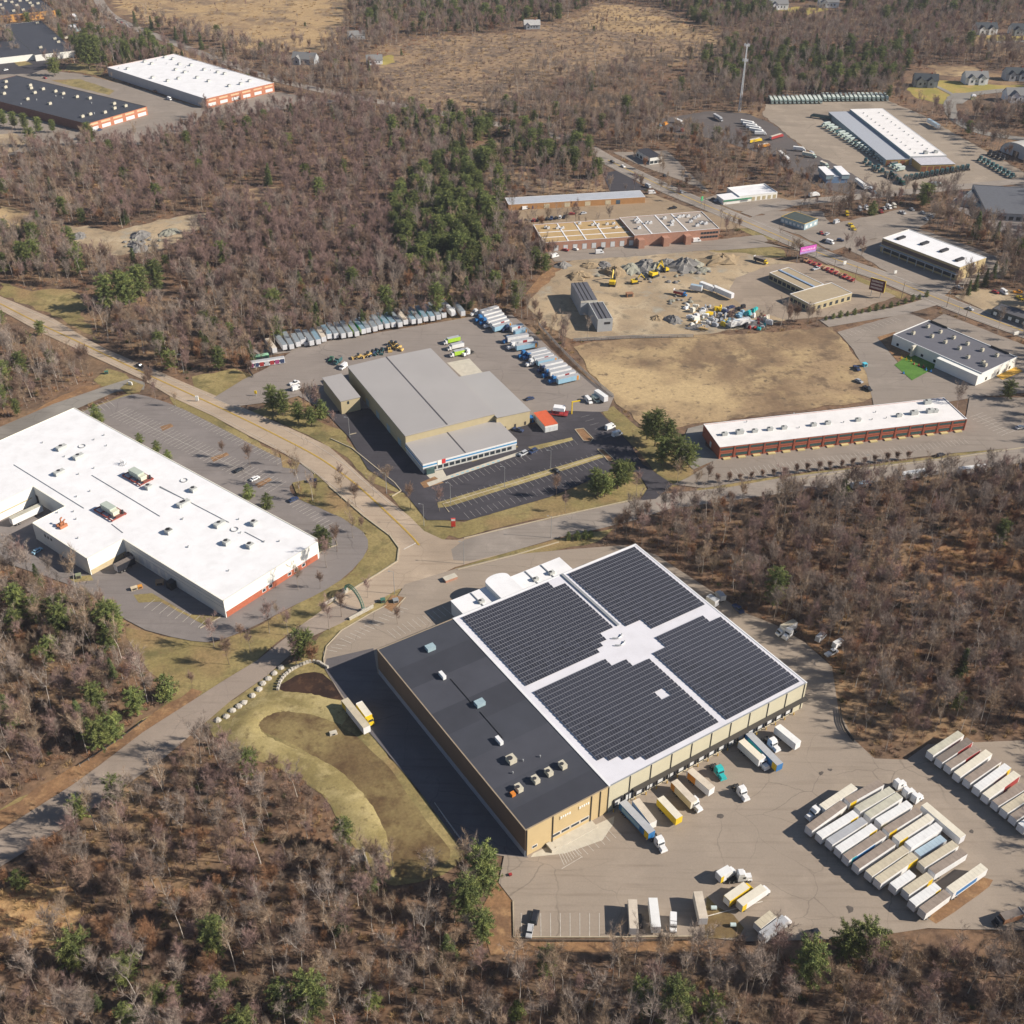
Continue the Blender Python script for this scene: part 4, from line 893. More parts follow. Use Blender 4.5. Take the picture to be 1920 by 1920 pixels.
# ======== construction shell ========
b = Bld('block_shell', 'unfinished two part concrete block shell with dark ribbed roof deck', 'unfinished building', (1121, 599), (1149, 597), (1105, 567), 7.5, GREY_W, mat('dark_roof_deck', (.11, .11, .125), .7), par=.2, parapet=UNITM)
for x in (.33, .62): MB().box(b.L*x-.15, b.L*x+.15, b.y0+.4 if b.y0 < 0 else .4, b.y1-.4, b.h-.2, b.h+.1).build('deck_rib', DKTRIM, b.root)
MB().box(*b.face('y0', b.L*.45, b.L*.85, 4.2, 5.6, .08)).build('wall_opening', UNITD, b.root)
q = b; ya_, wx = b.y1, b.L
k = MB(); k.box(-4.5, wx-3.2, ya_+.01, ya_+26, -.5, 8.6); k.build('rear_hall', GREY_W, b.root)
MB().box(-4.4, wx-3.3, ya_+.11, ya_+25.9, 8.6, 8.75).build('rear_hall_roof', mat('dark_roof_deck', (.11, .11, .125), .7), b.root)
for x in (.2, .45, .7): MB().box(-4.4+(wx+1)*x, -4.1+(wx+1)*x, ya_+.2, ya_+25.8, 8.75, 8.95).build('deck_rib', DKTRIM, b.root)
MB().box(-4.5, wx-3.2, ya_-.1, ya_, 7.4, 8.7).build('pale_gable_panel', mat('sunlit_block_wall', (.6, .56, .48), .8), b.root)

# ======== brick flat-roofs and zinc shed ========
cb = zm(930, 270, 4.085)
TANRF = mat('tan_gravel_roof', (.42, .29, .14), .9, .1, .3); GREYGR = mat('grey_gravel_roof', (.33, .28, .235), .9, .1, .3)
b = Bld('brick_garage', 'pinkish brick workshop with tan gravel roof and row of roll doors', 'workshop', (1020, 455), (1206, 442), (1165, 410), 6.2, BRICK_P, TANRF, par=.4)
b.wins('y0', 9, 2.8, .2, 3.6, DOORW, name='roll_door', a=5, b=b.L*.93, frame=mat('grey_door_frame', (.28, .27, .27), .7))
k = MB()
for f in (.24, .42, .62): k.box(b.L*f, b.L*f+.8, b.y0+.6, b.y1-.6, b.h-.4, b.h-.15)
for f in (.28, .56): k.box(.6, b.L-.6, b.y0+b.y1*f-.3+0, b.y0+b.y1*f+.4, b.h-.4, b.h-.2)
k.build('roof_walkway', WHITE_RF, b.root)
for p in ((380, 645), (400, 650), (470, 650), (510, 650), (640, 615), (740, 625), (780, 625), (850, 620), (900, 615), (920, 645)): b.unit(*cb(*p), 2.0, 1.6, 1.3, WHTRIM)
b = Bld('brick_garage', 'taller brick workshop with white ribbed grey roof and three stair towers', 'workshop', (1190, 441), (1349, 428), (1320, 395.5), 7.6, BRICK_P, GREYGR, par=.4)
k = MB()
for f in (.2, .42, .62): k.box(b.L*f, b.L*f+.9, b.y0+.5, b.y1-.5, b.h-.4, b.h-.12)
k.build('roof_walkway', WHITE_RF, b.root)
for p in ((1070, 590), (1085, 605), (1180, 610), (1155, 610), (1290, 575), (1350, 600), (1345, 625), (1430, 560), (1400, 565), (1520, 575), (1550, 560), (1490, 600), (1470, 560), (1570, 610), (1605, 615), (1540, 630), (1095, 650)): b.unit(*cb(*p), 2.4, 1.8, 1.4, WHTRIM)
for f in (.03, .32, .58):
    MB().box(b.L*f, b.L*f+4, b.y0-4.5, b.y0-.02, -.5, 5.6).build('stair_tower', BRICK_P, b.root)
b.wins('y0', 6, 1.8, 4.4, 5.8, DARKGLASS, a=b.L*.78, b=b.L-.5); b.wins('y0', 6, 1.8, 1.6, 3, DARKGLASS, a=b.L*.78, b=b.L-.5)
b = Bld('zinc_shed', 'long orange walled shed with pale zinc roof and roll doors', 'shed', (953.5, 383.5), (1210, 369), (1195, 357), 4.2, mat('orange_brown_siding', (.45, .24, .1), .8, .12, .4), METAL_RF, par=.05)
b.wins('y0', 4, 4, .1, 3.2, mat('cream_roll_door', (.6, .52, .36), .7), name='roll_door', a=20, b=b.L*.8); b.wins('y0', 1, 3, .1, 3, BLUEGLASS, name='roll_door', a=b.L*.74, b=b.L*.86)

# ======== hotel site, office, day nursery ========
TANFL = mat('tan_ballast_roof', (.36, .29, .195), .9, .08, .4)
b = Bld('hotel', 'tan flat roofed single storey hotel wing with cream front', 'hotel', (1520, 571), (1598, 549), (1568, 527), 4.8, BEIGE_W, TANFL, par=.2)
b.wins('y0', 7, 2.2, .6, 2.8, DARKGLASS); b.wins('x0', 5, 2.6, .6, 2.8, DARKGLASS)
b2 = Bld('hotel', 'long tan flat roofed hotel wing reaching back from the front wing', 'hotel', (1443, 511), (1478, 501), (1557, 529), 4.6, BEIGE_W, TANFL, par=.2)
b2.wins('x0', 8, 3, .6, 2.8, DARKGLASS); MB().box(b2.L*.45, b2.L*.55, b2.y0+.4, b2.y1-.4, b2.h-.2, b2.h+.3).build('blue_parapet_strip', mat('blue_roof_strip', (.25, .33, .45), .6), b2.root)
b = Bld('office_block', 'two storey tan office block with white roof beside the highway', 'office', (1655, 446), (1800, 501), (1851, 483), 8.9, mat('tan_office_brick', (.47, .37, .2), .8, .06), WHITE_RF, par=.25)
b.band('y0', 1.0, 3.2, DARKGLASS, 'ground_glazing', .08, 2, b.L-2); b.band('y0', 5.0, 7.4, mat('dark_brown_spandrel', (.1, .075, .07), .6), 'upper_glazing', .1, .3, b.L-.3)
MB().box(0, b.L, b.y0-2.2, b.y0-.1, 4.1, 4.4).build('canopy', GREY_W, b.root)
for i in range(9): MB().box(b.L*(i+.5)/9-.2, b.L*(i+.5)/9+.2, b.y0-2.1, b.y0-1.7, 0, 4.1).build('canopy_post', GREY_W, b.root)
b.wins('x1', 3, .6, 6.2, 7.2, DARKGLASS, a=1, b=9); MB().box(b.L+.01, b.L+.15, 14, 16.2, 3.5, 7.8).build('white_banner', WHITE_W, b.root)
c7 = zm(1600, 420, 6)
for p in ((535, 165), (800, 225), (1020, 305), (1195, 408)): b.unit(*c7(*p), 2.2, 7, 1.2, UNITD, fan=False)
b = Bld('nursery', 'white day nursery with dark roof beside its green play yard', 'nursery', (1675, 627), (1841.7, 700), (1903, 667), 6.2, WHITE_W, GREY_RF2 if False else mat('slate_grey_membrane', (.125, .125, .145), .8, .06, .2), par=.35)
for p in ((835, 1165), (670, 1240), (975, 1225), (880, 1275), (1125, 1290), (1030, 1340), (1280, 1360), (1190, 1410), (1445, 1430), (1285, 1510), (1610, 1490), (1455, 1570), (1480, 1600)): b.unit(*c7(*p), 1.7, 1.7, 1.6, UNITC)
b.wins('y0', 7, 1.5, .8, 2.3, DARKGLASS); b.wins('x1', 3, 1.6, .6, 2.4, DARKGLASS)
MB().box(b.L*.26, b.L*.27+.6, b.y0-3.2, b.y0-.02, 0, 6.0).build('wing_wall', mat('cream_wing_wall', (.62, .58, .48), .7), b.root)
MB().box(b.L*.55, b.L, b.y0-3.5, b.y0-.03, 0, 5.6).build('side_wing', WHITE_W, b.root)
for f in (.03, .72): MB().box(b.L*f, b.L*f+11, b.y1-.9, b.y1-.4, b.h-.3, b.h+.7).build('raised_parapet', DKTRIM, b.root)

# ======== depot ========
DEPW = mat('ochre_depot_brick', (.5, .33, .12), .8, .08)
b = Bld('depot', 'long white roofed truck depot with lower grey lean-to roof', 'depot', (1594, 204.5), (1655, 203), (1817, 290), 6.6, GREY_W, WHITE_RF2, par=.15)
yend = b.y0; yf = b.y1
MB().box(-19, -.05, yend, yf, -.5, 4.4).build('lean_to', mat('teal_grey_siding', (.27, .35, .37), .7), b.root)
MB().box(-19.3, -.05, yend-.3, yf+.3, 4.4, 4.65).build('lean_to_roof', mat('blue_grey_sheet_roof', (.37, .39, .43), .6, .06), b.root)
MB().box(-.25, -.06, yend, yf, 4.7, 6.5).build('clerestory', mat('teal_grey_siding', (.27, .35, .37), .7), b.root)
MB().box(2, 29, yend-17, yend-.02, -.5, 5.2).build('front_hall', DEPW, b.root); MB().box(1.7, 29.3, yend-17.3, yend-.02, 5.2, 5.45).build('front_hall_roof', mat('pale_violet_sheet_roof', (.5, .49, .52), .6), b.root)
dm3 = MB().box(-2, 2, yend-17.12, yend-17.01, .1, 4).mesh('bay_door', mat('red_brown_door', (.24, .1, .05), .7))
for i in range(5): inst('bay_door', dm3, b.root, (4.6+i*5.3, 0, 0))
dm3 = MB().box(-1.8, 1.8, yend-.12, yend-.01, .1, 3.6).mesh('bay_door', mat('red_brown_door', (.24, .1, .05), .7))
MB().box(-19, -.1, yend-.1, yend, -.4, 4.35).build('end_wall', DEPW, b.root)
for i in range(3): inst('bay_door', dm3, b.root, (-16.5+i*5.6, -.1, 0))
for i in range(13):
    for f in (.25, .72): b.vent(b.L*f, yend+8+i*((yf-yend)-12)/13, .5, .8, UNITM, local=True)
b.unit(b.L*.5, yend+6, 3, 3, 2, local=True); b.unit(b.L*.8, yend+7, 3, 2, 2, local=True)
MB().box(b.L+.02, b.L+3, yend+20, yend+95, 0, 4).build('teal_awning', mat('pale_teal_sheet', (.35, .47, .43), .6), b.root)

# ======== roadside shops, upper right ========
b = Bld('petrol_station', 'white roofed fuel station shop with green stripe and service bays', 'petrol station', (1387, 368), (1458, 360), (1441, 343), 4.4, WHITE_W, WHITE_RF)
MB().box(-13, -.02, b.y0-1, b.y0+10, -.3, 3.2).build('shop_wing', WHITE_W, b.root); MB().box(-13.3, -.02, b.y0-1.3, b.y0+10.3, 3.2, 3.6).build('shop_wing_roof', WHITE_RF, b.root)
MB().box(-13.4, b.L*.3, b.y0-1.45, b.y0-1.02, 2.2, 3.1).build('green_stripe', mat('green_fascia', (.05, .24, .13), .6), b.root)
b.wins('y0', 5, 2.6, .1, 2.8, BEIGE_W, name='bay_door', a=b.L*.3, b=b.L)
b = Bld('roadside_shop', 'low shop with dark roof and bright yellow eaves', 'shop', (1509, 420), (1534, 410), (1489, 396), 4.2, UNITB, mat('dark_green_shingle', (.06, .075, .07), .8), par=.05, parapet=PAINT_Y)
b.wins('x0', 6, 2, .8, 2.4, WHITE_W); b.wins('y0', 3, 2, .8, 2.4, WHITE_W)
b = Bld('roadside_shop', 'black roofed white shop on the far side of the highway', 'shop', (1219, 296), (1242, 293), (1210, 278), 5.2, WHITE_W, mat('black_shingle', (.035, .035, .045), .8), par=.1, parapet=UNITD)
b.wins('y0', 3, 3, .4, 2.6, DARKGLASS); b.wins('x0', 4, 3, .4, 2.6, DARKGLASS)
b = Bld('steel_workshop', 'blue walled workshop with two white roofed ends in the salvage yard', 'workshop', (1551, 331), (1590, 330), (1586, 316), 5, mat('blue_sheet_siding', (.17, .26, .4), .7), mat('blue_grey_sheet_roof', (.37, .39, .43), .6, .06))
for f in (-.05, .7): MB().box(b.L*f, b.L*(f+.36), b.y0-.5, b.y1+2, 3, 6.2).build('raised_end', UNITB, b.root); MB().box(b.L*f-.2, b.L*(f+.36)+.2, b.y0-.8, b.y1+2.3, 6.2, 6.4).build('raised_end_roof', WHITE_RF, b.root)
b = Bld('flat_store', 'big dark flat roofed store beyond the highway past the tan office', 'store', (1850, 398), (1960, 405), (1930, 352), 5, GREY_W, mat('dark_grey_membrane', (.11, .115, .13), .8), par=.3, parapet=DKTRIM)
b.wins('y0', 8, 3, .5, 3, DARKGLASS)
b = Bld('flat_store', 'dark flat roofed store with blue end wall next to the brown trees', 'store', (1800, 374), (1868, 388), (1890, 368), 4, UNITB, mat('dark_grey_membrane', (.11, .115, .13), .8), par=.3, parapet=DKTRIM)
b = Bld('dark_shop', 'dark roofed low shop on the sandy lot by the highway', 'shop', (1861, 578), (1945, 606), (1950, 592), 4, mat('dark_olive_siding', (.08, .09, .09), .7), mat('charcoal_shingle', (.085, .085, .095), .8), par=.1, parapet=DKTRIM)
b.wins('y0', 6, 2, .5, 2.4, WHITE_W)
# arched hall at the right edge
p = W(1874, 283); q = W(1932, 306); RA = (q-p).length/2; HA = 10.5
r_ = thing('arched_hall', 'grey hall with pale curved roof beyond the depot', 'hall', (p.x, p.y, 0), math.atan2((q-p).y, (q-p).x))
pts = [(RA-RA*math.cos(math.pi*i/14), HA*math.sin(math.pi*i/14)**.8) for i in range(15)]; n_ = 15
m = MB(); m.add([(x, 0, z) for x, z in pts]+[(x, 70, z) for x, z in pts], [(i, i+1, n_+i+1, n_+i) for i in range(n_-1)]); m.build('roof', mat('pale_arch_sheet', (.5, .48, .44), .6), r_)
MB().add([(x, .3, z*.995) for x, z in pts], [tuple(range(n_))]).build('end_wall', mat('grey_end_wall', (.4, .41, .44), .7), r_)
MB().box(RA-3, RA+3, .05, .28, 0, 4.5).build('door', DKTRIM, r_); BLOCK.append((np.array([W(1860, 262).to_2d()[:], W(1940, 240).to_2d()[:], W(1960, 320).to_2d()[:], W(1880, 290).to_2d()[:]]), 2))

# ======== small houses ========
HM = {}
def house(u, v, w, d, hh, rz, wall, roof, label, gables=1):
    p = W(u, v); r = thing('house', label, 'house', (p.x, p.y, 0), R(rz))
    MB().box(-w/2, w/2, -d/2, d/2, -.4, hh).build('wall', wall, r)
    def gable(x0, x1, y0, y1, z, pk, axis, par_):
        m = MB(); e = .4
        if axis == 'x':
            ym = (y0+y1)/2
            vs = [(x0-e, y0-e, z), (x1+e, y0-e, z), (x1+e, ym, z+pk), (x0-e, ym, z+pk), (x1+e, y1+e, z), (x0-e, y1+e, z)]
        else:
            xm_ = (x0+x1)/2
            vs = [(x0-e, y1+e, z), (x0-e, y0-e, z), (xm_, y0-e, z+pk), (xm_, y1+e, z+pk), (x1+e, y0-e, z), (x1+e, y1+e, z)]
        lo = [(a, c, z_-.25) for a, c, z_ in vs]
        m.add(vs+lo, [(0, 1, 2, 3), (3, 2, 4, 5), (0, 6, 7, 1), (5, 4, 10, 11), (1, 7, 8, 2), (2, 8, 10, 4), (0, 3, 9, 6), (3, 5, 11, 9), (6, 9, 8, 7), (9, 11, 10, 8)])
        o = m.build('roof', roof, r)
        t_ = MB()
        if axis == 'x':
            for xx in (x0, x1): t_.add([(xx, y0, z), (xx, y1, z), (xx, (y0+y1)/2, z+pk-.1)], [(0, 1, 2)])
        else:
            for yy in (y0, y1): t_.add([(x0, yy, z), (x1, yy, z), ((x0+x1)/2, yy, z+pk-.1)], [(0, 1, 2)])
        t_.build('gable_wall', wall, r); return o
    ro = gable(-w/2, w/2, -d/2, d/2, hh, d*.42, 'x', r)
    MB().box(w*.2, w*.2+.9, -.5, .5, hh+1, hh+d*.42+1.1).build('chimney', BRICK_W, ro)
    for g in range(gables):
        gx = -w*.25+g*w*.45
        MB().box(gx-w*.14, gx+w*.14, -d/2-2.4, -d/2+.1, -.4, hh-.3).build('gable_bay', wall, r)
        gable(gx-w*.14, gx+w*.14, -d/2-2.4, d*.05, hh-.3, w*.15, 'y', r)
        MB().box(gx-.9, gx+.9, -d/2-2.5, -d/2-2.41, hh*.35, hh*.7).build('window', DARKGLASS, r)
    wm_ = MB().box(-.7, .7, -d/2-.1, -d/2-.01, hh*.35, hh*.65).mesh('window', DARKGLASS)
    for i in range(3): inst('window', wm_, r, (-w*.05+i*w*.17, 0, 0))
    BLOCK.append((np.array([(p.x-w*.7, p.y-d), (p.x+w*.7, p.y-d), (p.x+w*.7, p.y+d), (p.x-w*.7, p.y+d)]), 2))
SHK = mat('dark_slate_shingle', (.05, .06, .07), .8, .15, 1); SHG = mat('grey_shingle', (.2, .2, .2), .8, .1, 1)
WH = mat('white_clapboard', (.72, .73, .75), .7, .04); GH = mat('grey_clapboard', (.38, .4, .42), .7, .05)
house(1733, 160, 22, 12, 6, -8, GH, SHK, 'grey gabled house at the head of the turning circle', 2)
house(1826, 155, 22, 12, 6, 2, WH, SHG, 'white two gable house on the lawn right of the turning circle', 2)
house(1902, 148, 22, 12, 6, 0, GH, SHK, 'grey house on the lawn past the white two gable one', 2)
house(1910, 188, 28, 13, 6, 0, WH, SHG, 'white house below the residential lane', 1)
house(1845, 62, 24, 13, 6, 4, WH, SHK, 'white house on the farther lawn by the upper lane', 2)
house(1912, 64, 24, 13, 6, 0, GH, SHK, 'grey house at the end of the upper lane', 1)
house(573, 118, 24, 13, 5, -12, GH, SHG, 'lone grey house in bare trees below the golden field', 1)
house(702, 118, 16, 10, 4, 10, WH, SHG, 'small white cottage on a lit patch of lawn', 1)
house(997, 52, 18, 11, 4, 5, GH, mat('pale_grey_shingle', (.42, .41, .4), .8), 'white pale roofed house at the far edge of the brush field', 1)
house(1458, 16, 22, 13, 6, 5, WH, SHG, 'white house among dark trees near the top edge', 1)
house(1552, 12, 24, 13, 6, -4, WH, SHG, 'white house at the top edge next to the straw lawn', 1)
house(668, 72, 18, 10, 4, 15, GH, SHG, 'grey cottage half hidden by the pines left of the brush field', 1)
# ---------------- vehicles ----------------
def paint(name, rgb, **k): return mat(name, rgb, k.pop('rough', .45), .06, .8, grime=k.pop('grime', .12), spec=.4, **k)
TYRE = mat('tyre_rubber', (.02, .02, .02), .9, .2, 1); RIMM = mat('steel_rim', (.4, .4, .4), .4, .1, 1, metal=.5)
CHASS = mat('black_chassis', (.035, .035, .035), .7, .1, 1)
VW = paint('white_vehicle_paint', (.74, .74, .74)); VCR = paint('cream_vehicle_paint', (.66, .62, .53)); VGY = paint('grey_vehicle_paint', (.36, .38, .41)); VBK = paint('black_vehicle_paint', (.018, .02, .028))
VYE = paint('yellow_vehicle_paint', (.72, .5, .02)); VOR = paint('orange_vehicle_paint', (.65, .27, .03)); VBL = paint('blue_vehicle_paint', (.03, .17, .42)); VTE = paint('turquoise_vehicle_paint', (.03, .42, .42)); VRD = paint('red_vehicle_paint', (.33, .035, .035))
VLB = paint('light_blue_vehicle_paint', (.28, .47, .6)); VSI = paint('silver_vehicle_paint', (.45, .46, .48)); VNV = paint('navy_vehicle_paint', (.03, .05, .12)); VGN = paint('green_vehicle_paint', (.03, .13, .07)); VLM = paint('lime_vehicle_paint', (.38, .62, .05)); VSG = paint('pale_sage_vehicle_paint', (.42, .5, .46)); VMG = paint('magenta_vehicle_paint', (.3, .05, .16)); VBR = paint('rust_brown_vehicle_paint', (.3, .15, .08), rough=.8); VTN = paint('tan_machine_paint', (.62, .42, .14)); VDT = paint('dark_teal_vehicle_paint', (.04, .11, .12))
RT = {'x': mat('slate_trailer_roof', (.235, .27, .3), .6, .1, .5, grime=.15), 'y': mat('slate_blue_trailer_roof', (.2, .3, .37), .6, .1, .5, grime=.15), 'w': mat('white_trailer_roof', (.72, .72, .71), .6, .05, .5, grime=.12), 'c': mat('cream_trailer_roof', (.68, .63, .52), .6, .06, .5, grime=.12), 'b': mat('dirty_brown_trailer_roof', (.29, .235, .195), .8, .16, .5, grime=.3), 'p': mat('pale_khaki_trailer_roof', (.52, .46, .345), .7, .1, .5, grime=.22),
      'g': mat('grey_trailer_roof', (.40, .41, .43), .6, .07, .5, grime=.15), 'v': mat('mossy_trailer_roof', (.5, .48, .39), .7, .12, .5, grime=.25), 'd': mat('dark_brown_trailer_roof', (.19, .16, .14), .8, .16, .5, grime=.2), 't': mat('tan_trailer_roof', (.57, .5, .41), .7, .08, .5, grime=.2), 'e': mat('sage_truck_roof', (.56, .62, .58), .6, .07, .5, grime=.1), 's': mat('steel_blue_trailer_roof', (.34, .44, .52), .6, .07, .5, grime=.15)}
ME = {}
ORD0 = None
def cached(key, fn):
    if key not in ME: ME[key] = fn()
    return ME[key]
def wheel_me(r=.52, w=.3):
    def f():
        m = MB(); m.ycyl(0, 0, -w/2, w/2, r, 12, 0); m.ycyl(0, 0, -w/2-.02, w/2+.02, r*.5, 8, 1); return m.mesh('wheel', [TYRE, RIMM])
    return cached(('wheel', r, w), f)
def wheels(root, xs, half, r=.52, w=.3):
    for x in xs:
        for s in (-1, 1): inst('wheel', wheel_me(r, w), root, (x, s*half, r))
def frame_of(p0, p1, z):
    a, b = W(*p0, z), W(*p1, z); d = b-a
    return a, d.length, math.atan2(d.y, d.x)
def trailer(p0, p1, roof, side, label, mark=None, group=None, L=None, hgt=4.1, wh=True, stripe=None, name='box_trailer', cat='trailer', w=1.3):
    """p0,p1: ends of the roof's centre line in the photo; p0 is the rear (doors)"""
    a, Lm, ang = frame_of(p0, p1, hgt); Lt = L or round(Lm*2)/2
    r = thing(name, label, cat, (a.x, a.y, 0), ang, group); zb = 1.15
    inst('body', cached(('tb', Lt, side.name, hgt, w), lambda: MB().box(0, Lt, -w, w, zb, hgt-.05, 0).mesh('body', side)), r)
    def rf():
        m = MB(); m.box(.02, Lt-.02, -w+.02, w-.02, hgt-.05, hgt)
        n = int(Lt/1.5)
        for i in range(n): m.box(.6+i*1.5, .66+i*1.5, -w+.05, w-.05, hgt, hgt+.03)
        return m.mesh('roof', RT[roof])
    inst('roof', cached(('tr', Lt, roof, hgt, w), rf), r)
    inst('rear_door', cached(('td', hgt, w), lambda: MB().box(-.06, -.005, -w+.06, w-.06, zb+.1, hgt-.12).mesh('rear_door', mat('white_trailer_door', (.6, .6, .62), .5, .05, .8))), r)
    def ch():
        m = MB(); m.box(.2, Lt-.4, -.5, .5, .85, zb-.01); m.box(Lt*.76, Lt*.76+.2, -.8, .8, .7, .85)
        return m.mesh('chassis', CHASS)
    inst('chassis', cached(('tc', Lt), ch), r)
    inst('landing_gear', cached('lg', lambda: MB().box(-.08, .08, -.8, -.62, 0, .8).box(-.08, .08, .62, .8, 0, .8).box(-.04, .04, -.62, .62, .3, .4).mesh('landing_gear', CHASS)), r, (Lt*.76, 0, 0))
    if wh: wheels(r, (1.6, 2.9), 1.1)
    if mark:
        m_, x0, x1 = mark
        inst('colour_panel', cached(('tm', m_.name, x0, x1, Lt, hgt, w), lambda: MB().box(Lt*x0, Lt*x1, -w-.03, -w-.004, zb+.05, hgt-.1).box(Lt*x0, Lt*x1, w+.004, w+.03, zb+.05, hgt-.1).mesh('colour_panel', m_)), r)
    if stripe:
        inst('side_stripe', cached(('ts', stripe.name, Lt, hgt, w), lambda: MB().box(Lt*.1, Lt*.7, -w-.03, -w-.004, zb+.6, hgt-.6).mesh('side_stripe', stripe)), r)
    return r
def tractor(p, q, col, label, group=None, s=1.0, name='semi_tractor'):
    a = W(*p); b = W(*q); ang = math.atan2(b.y-a.y, b.x-a.x)
    r = thing(name, label, 'truck', (a.x, a.y, 0), ang, group)
    def cab():
        m = MB(); m.box(-1.0, 1.5, -1.22, 1.22, .9, 2.9, tx=.05, ty=.05); m.box(-1.0, 1.15, -1.17, 1.17, 2.9, 3.75, tx=.28, ty=.12); m.box(1.5, 3.3, -.95, .95, .8, 1.95, ty=.12, tx=.06); m.box(2.0, 3.4, -1.2, 1.2, .55, 1.05); return m.mesh('cab', col)
    inst('cab', cached(('tcab', col.name), cab), r)
    inst('windscreen', cached('twin', lambda: MB().add([(1.53, -1.05, 2.0), (1.53, 1.05, 2.0), (1.47, .98, 2.8), (1.47, -.98, 2.8)], [(0, 1, 2, 3)]).box(.5, 1.3, -1.235, -1.215, 2.0, 2.7).box(.5, 1.3, 1.215, 1.235, 2.0, 2.7).mesh('windscreen', DARKGLASS)), r)
    inst('chassis', cached('tch', lambda: MB().box(-4.0, 2.6, -.45, .45, .65, .95).box(-3.4, -2.2, -.6, .6, .95, 1.15).mesh('chassis', CHASS)), r)
    inst('fuel_tank', cached('tft', lambda: MB().tube((-.9, -1.0, .75), (.9, -1.0, .75), .32, .32, 8, 0, True).mesh('fuel_tank', RIMM)), r)
    inst('fuel_tank', cached('tft2', lambda: MB().tube((-.9, 1.0, .75), (.9, 1.0, .75), .32, .32, 8, 0, True).mesh('fuel_tank', RIMM)), r)
    for sy in (-1, 1): inst('exhaust_stack', cached(('tex', sy), lambda: MB().tube((-1.15, sy*1.0, 1), (-1.15, sy*1.0, 3.9), .09, .09, 6, 0, True).mesh('exhaust_stack', RIMM)), r)
    wheels(r, (2.6,), 1.05); wheels(r, (-2.2, -3.5), 1.0, .52, .5)
    return r
def boxtruck(p0, p1, boxc, roof, cabc, label, group=None, hgt=3.8, mark=None, cabl=2.0):
    """p0 rear end, p1 front end of the box roof; the cab stands before p1"""
    a, Lm, ang = frame_of(p0, p1, hgt); L = round(Lm*4)/4
    r = thing('box_truck', label, 'truck', (a.x, a.y, 0), ang, group)
    MB().box(0, L, -1.25, 1.25, 1.0, hgt-.05).build('cargo_box', boxc, r)
    MB().box(.02, L-.02, -1.23, 1.23, hgt-.05, hgt).build('roof', RT[roof], r)
    m = MB(); m.box(L+.1, L+1.5, -1.1, 1.1, .6, 2.5, tx=.12, ty=.08); m.box(L+1.4, L+2.3, -1.0, 1.0, .55, 1.4, tx=.1, ty=.1); m.build('cab', cabc, r)
    MB().add([(L+1.52, -.95, 1.5), (L+1.52, .95, 1.5), (L+1.40, .9, 2.4), (L+1.40, -.9, 2.4)], [(0, 1, 2, 3)]).build('windscreen', DARKGLASS, r)
    inst('rear_door', cached('btd', lambda: MB().box(-.05, -.005, -1.15, 1.15, 1.1, 3.5).mesh('rear_door', mat('white_trailer_door', (.6, .6, .62), .5, .05, .8))), r)
    MB().box(0, L+1.6, -.45, .45, .6, .98).build('chassis', CHASS, r)
    if mark: MB().box(L*mark[1], L*mark[2], -1.28, -1.254, 1.05, hgt-.1).build('colour_panel', mark[0], r)
    wheels(r, (1.6, L+1.3), 1.0, .45, .3)
    return r
def car(p, q, col, label, group=None, kind='car', z=0, far=False):
    a = W(*p); b = W(*q); ang = math.atan2(b.y-a.y, b.x-a.x)
    L, wd, h1, h2 = {'car': (4.6, .9, .95, 1.45), 'suv': (4.8, .97, 1.05, 1.8), 'van': (5.6, 1.0, 1.1, 2.5), 'pickup': (5.6, 1.0, 1.05, 1.85)}[kind]
    nm = {'car': 'parked_car', 'suv': 'parked_suv', 'van': 'parked_van', 'pickup': 'pickup_truck'}[kind]
    r = thing(nm, label, {'car': 'car', 'suv': 'car', 'van': 'van', 'pickup': 'pickup truck'}[kind], (a.x, a.y, z), ang, group)
    def body():
        m = MB(); m.box(-L/2, L/2, -wd, wd, .28, h1*.78, tx=.0, ty=.0); m.box(-L/2+.03, L/2-.06, -wd+.02, wd-.02, h1*.78, h1, tx=.1, ty=.06); return m.mesh('body', col)
    inst('body', cached(('cb', kind, col.name), body), r)
    x0, x1 = {'car': (-1.7, 1.0), 'suv': (-2.3, 1.0), 'van': (-2.7, 1.7), 'pickup': (-.4, 1.5)}[kind]
    inst('windows', cached(('cw', kind), lambda: MB().box(x0, x1, -wd+.06, wd-.06, h1, h2-.06, tx=.3 if kind != 'van' else .12, ty=.14).mesh('windows', DARKGLASS)), r) if kind != 'van' else inst('windows', cached(('cw', kind), lambda: MB().box(x1-1.3, x1+.05, -wd+.02, wd-.02, 1.3, 1.95).mesh('windows', DARKGLASS)), r)
    tx = .34 if kind != 'van' else 0
    if kind == 'van': inst('roof', cached(('cr', kind, col.name), lambda: MB().box(x0, x1-1.3, -wd+.03, wd-.03, h1, h2, tx=.05, ty=.06).box(x1-1.29, x1, -wd+.04, wd-.04, 1.95, h2, tx=.2, ty=.06).mesh('roof', col)), r)
    else: inst('roof', cached(('cr', kind, col.name), lambda: MB().box(x0+tx, x1-tx, -wd+.2, wd-.2, h2-.06, h2).mesh('roof', col)), r)
    if not far: wheels(r, (-L*.31, L*.31), wd-.1, .34, .22)
    return r
cA, cD, cL, cM = zm(1490, 1340, 4.465), zm(1140, 1310, 4.8), zm(1110, 1580, 4.8), zm(440, 540, 4.364)
TR = 'box trailers parked in the packed block'
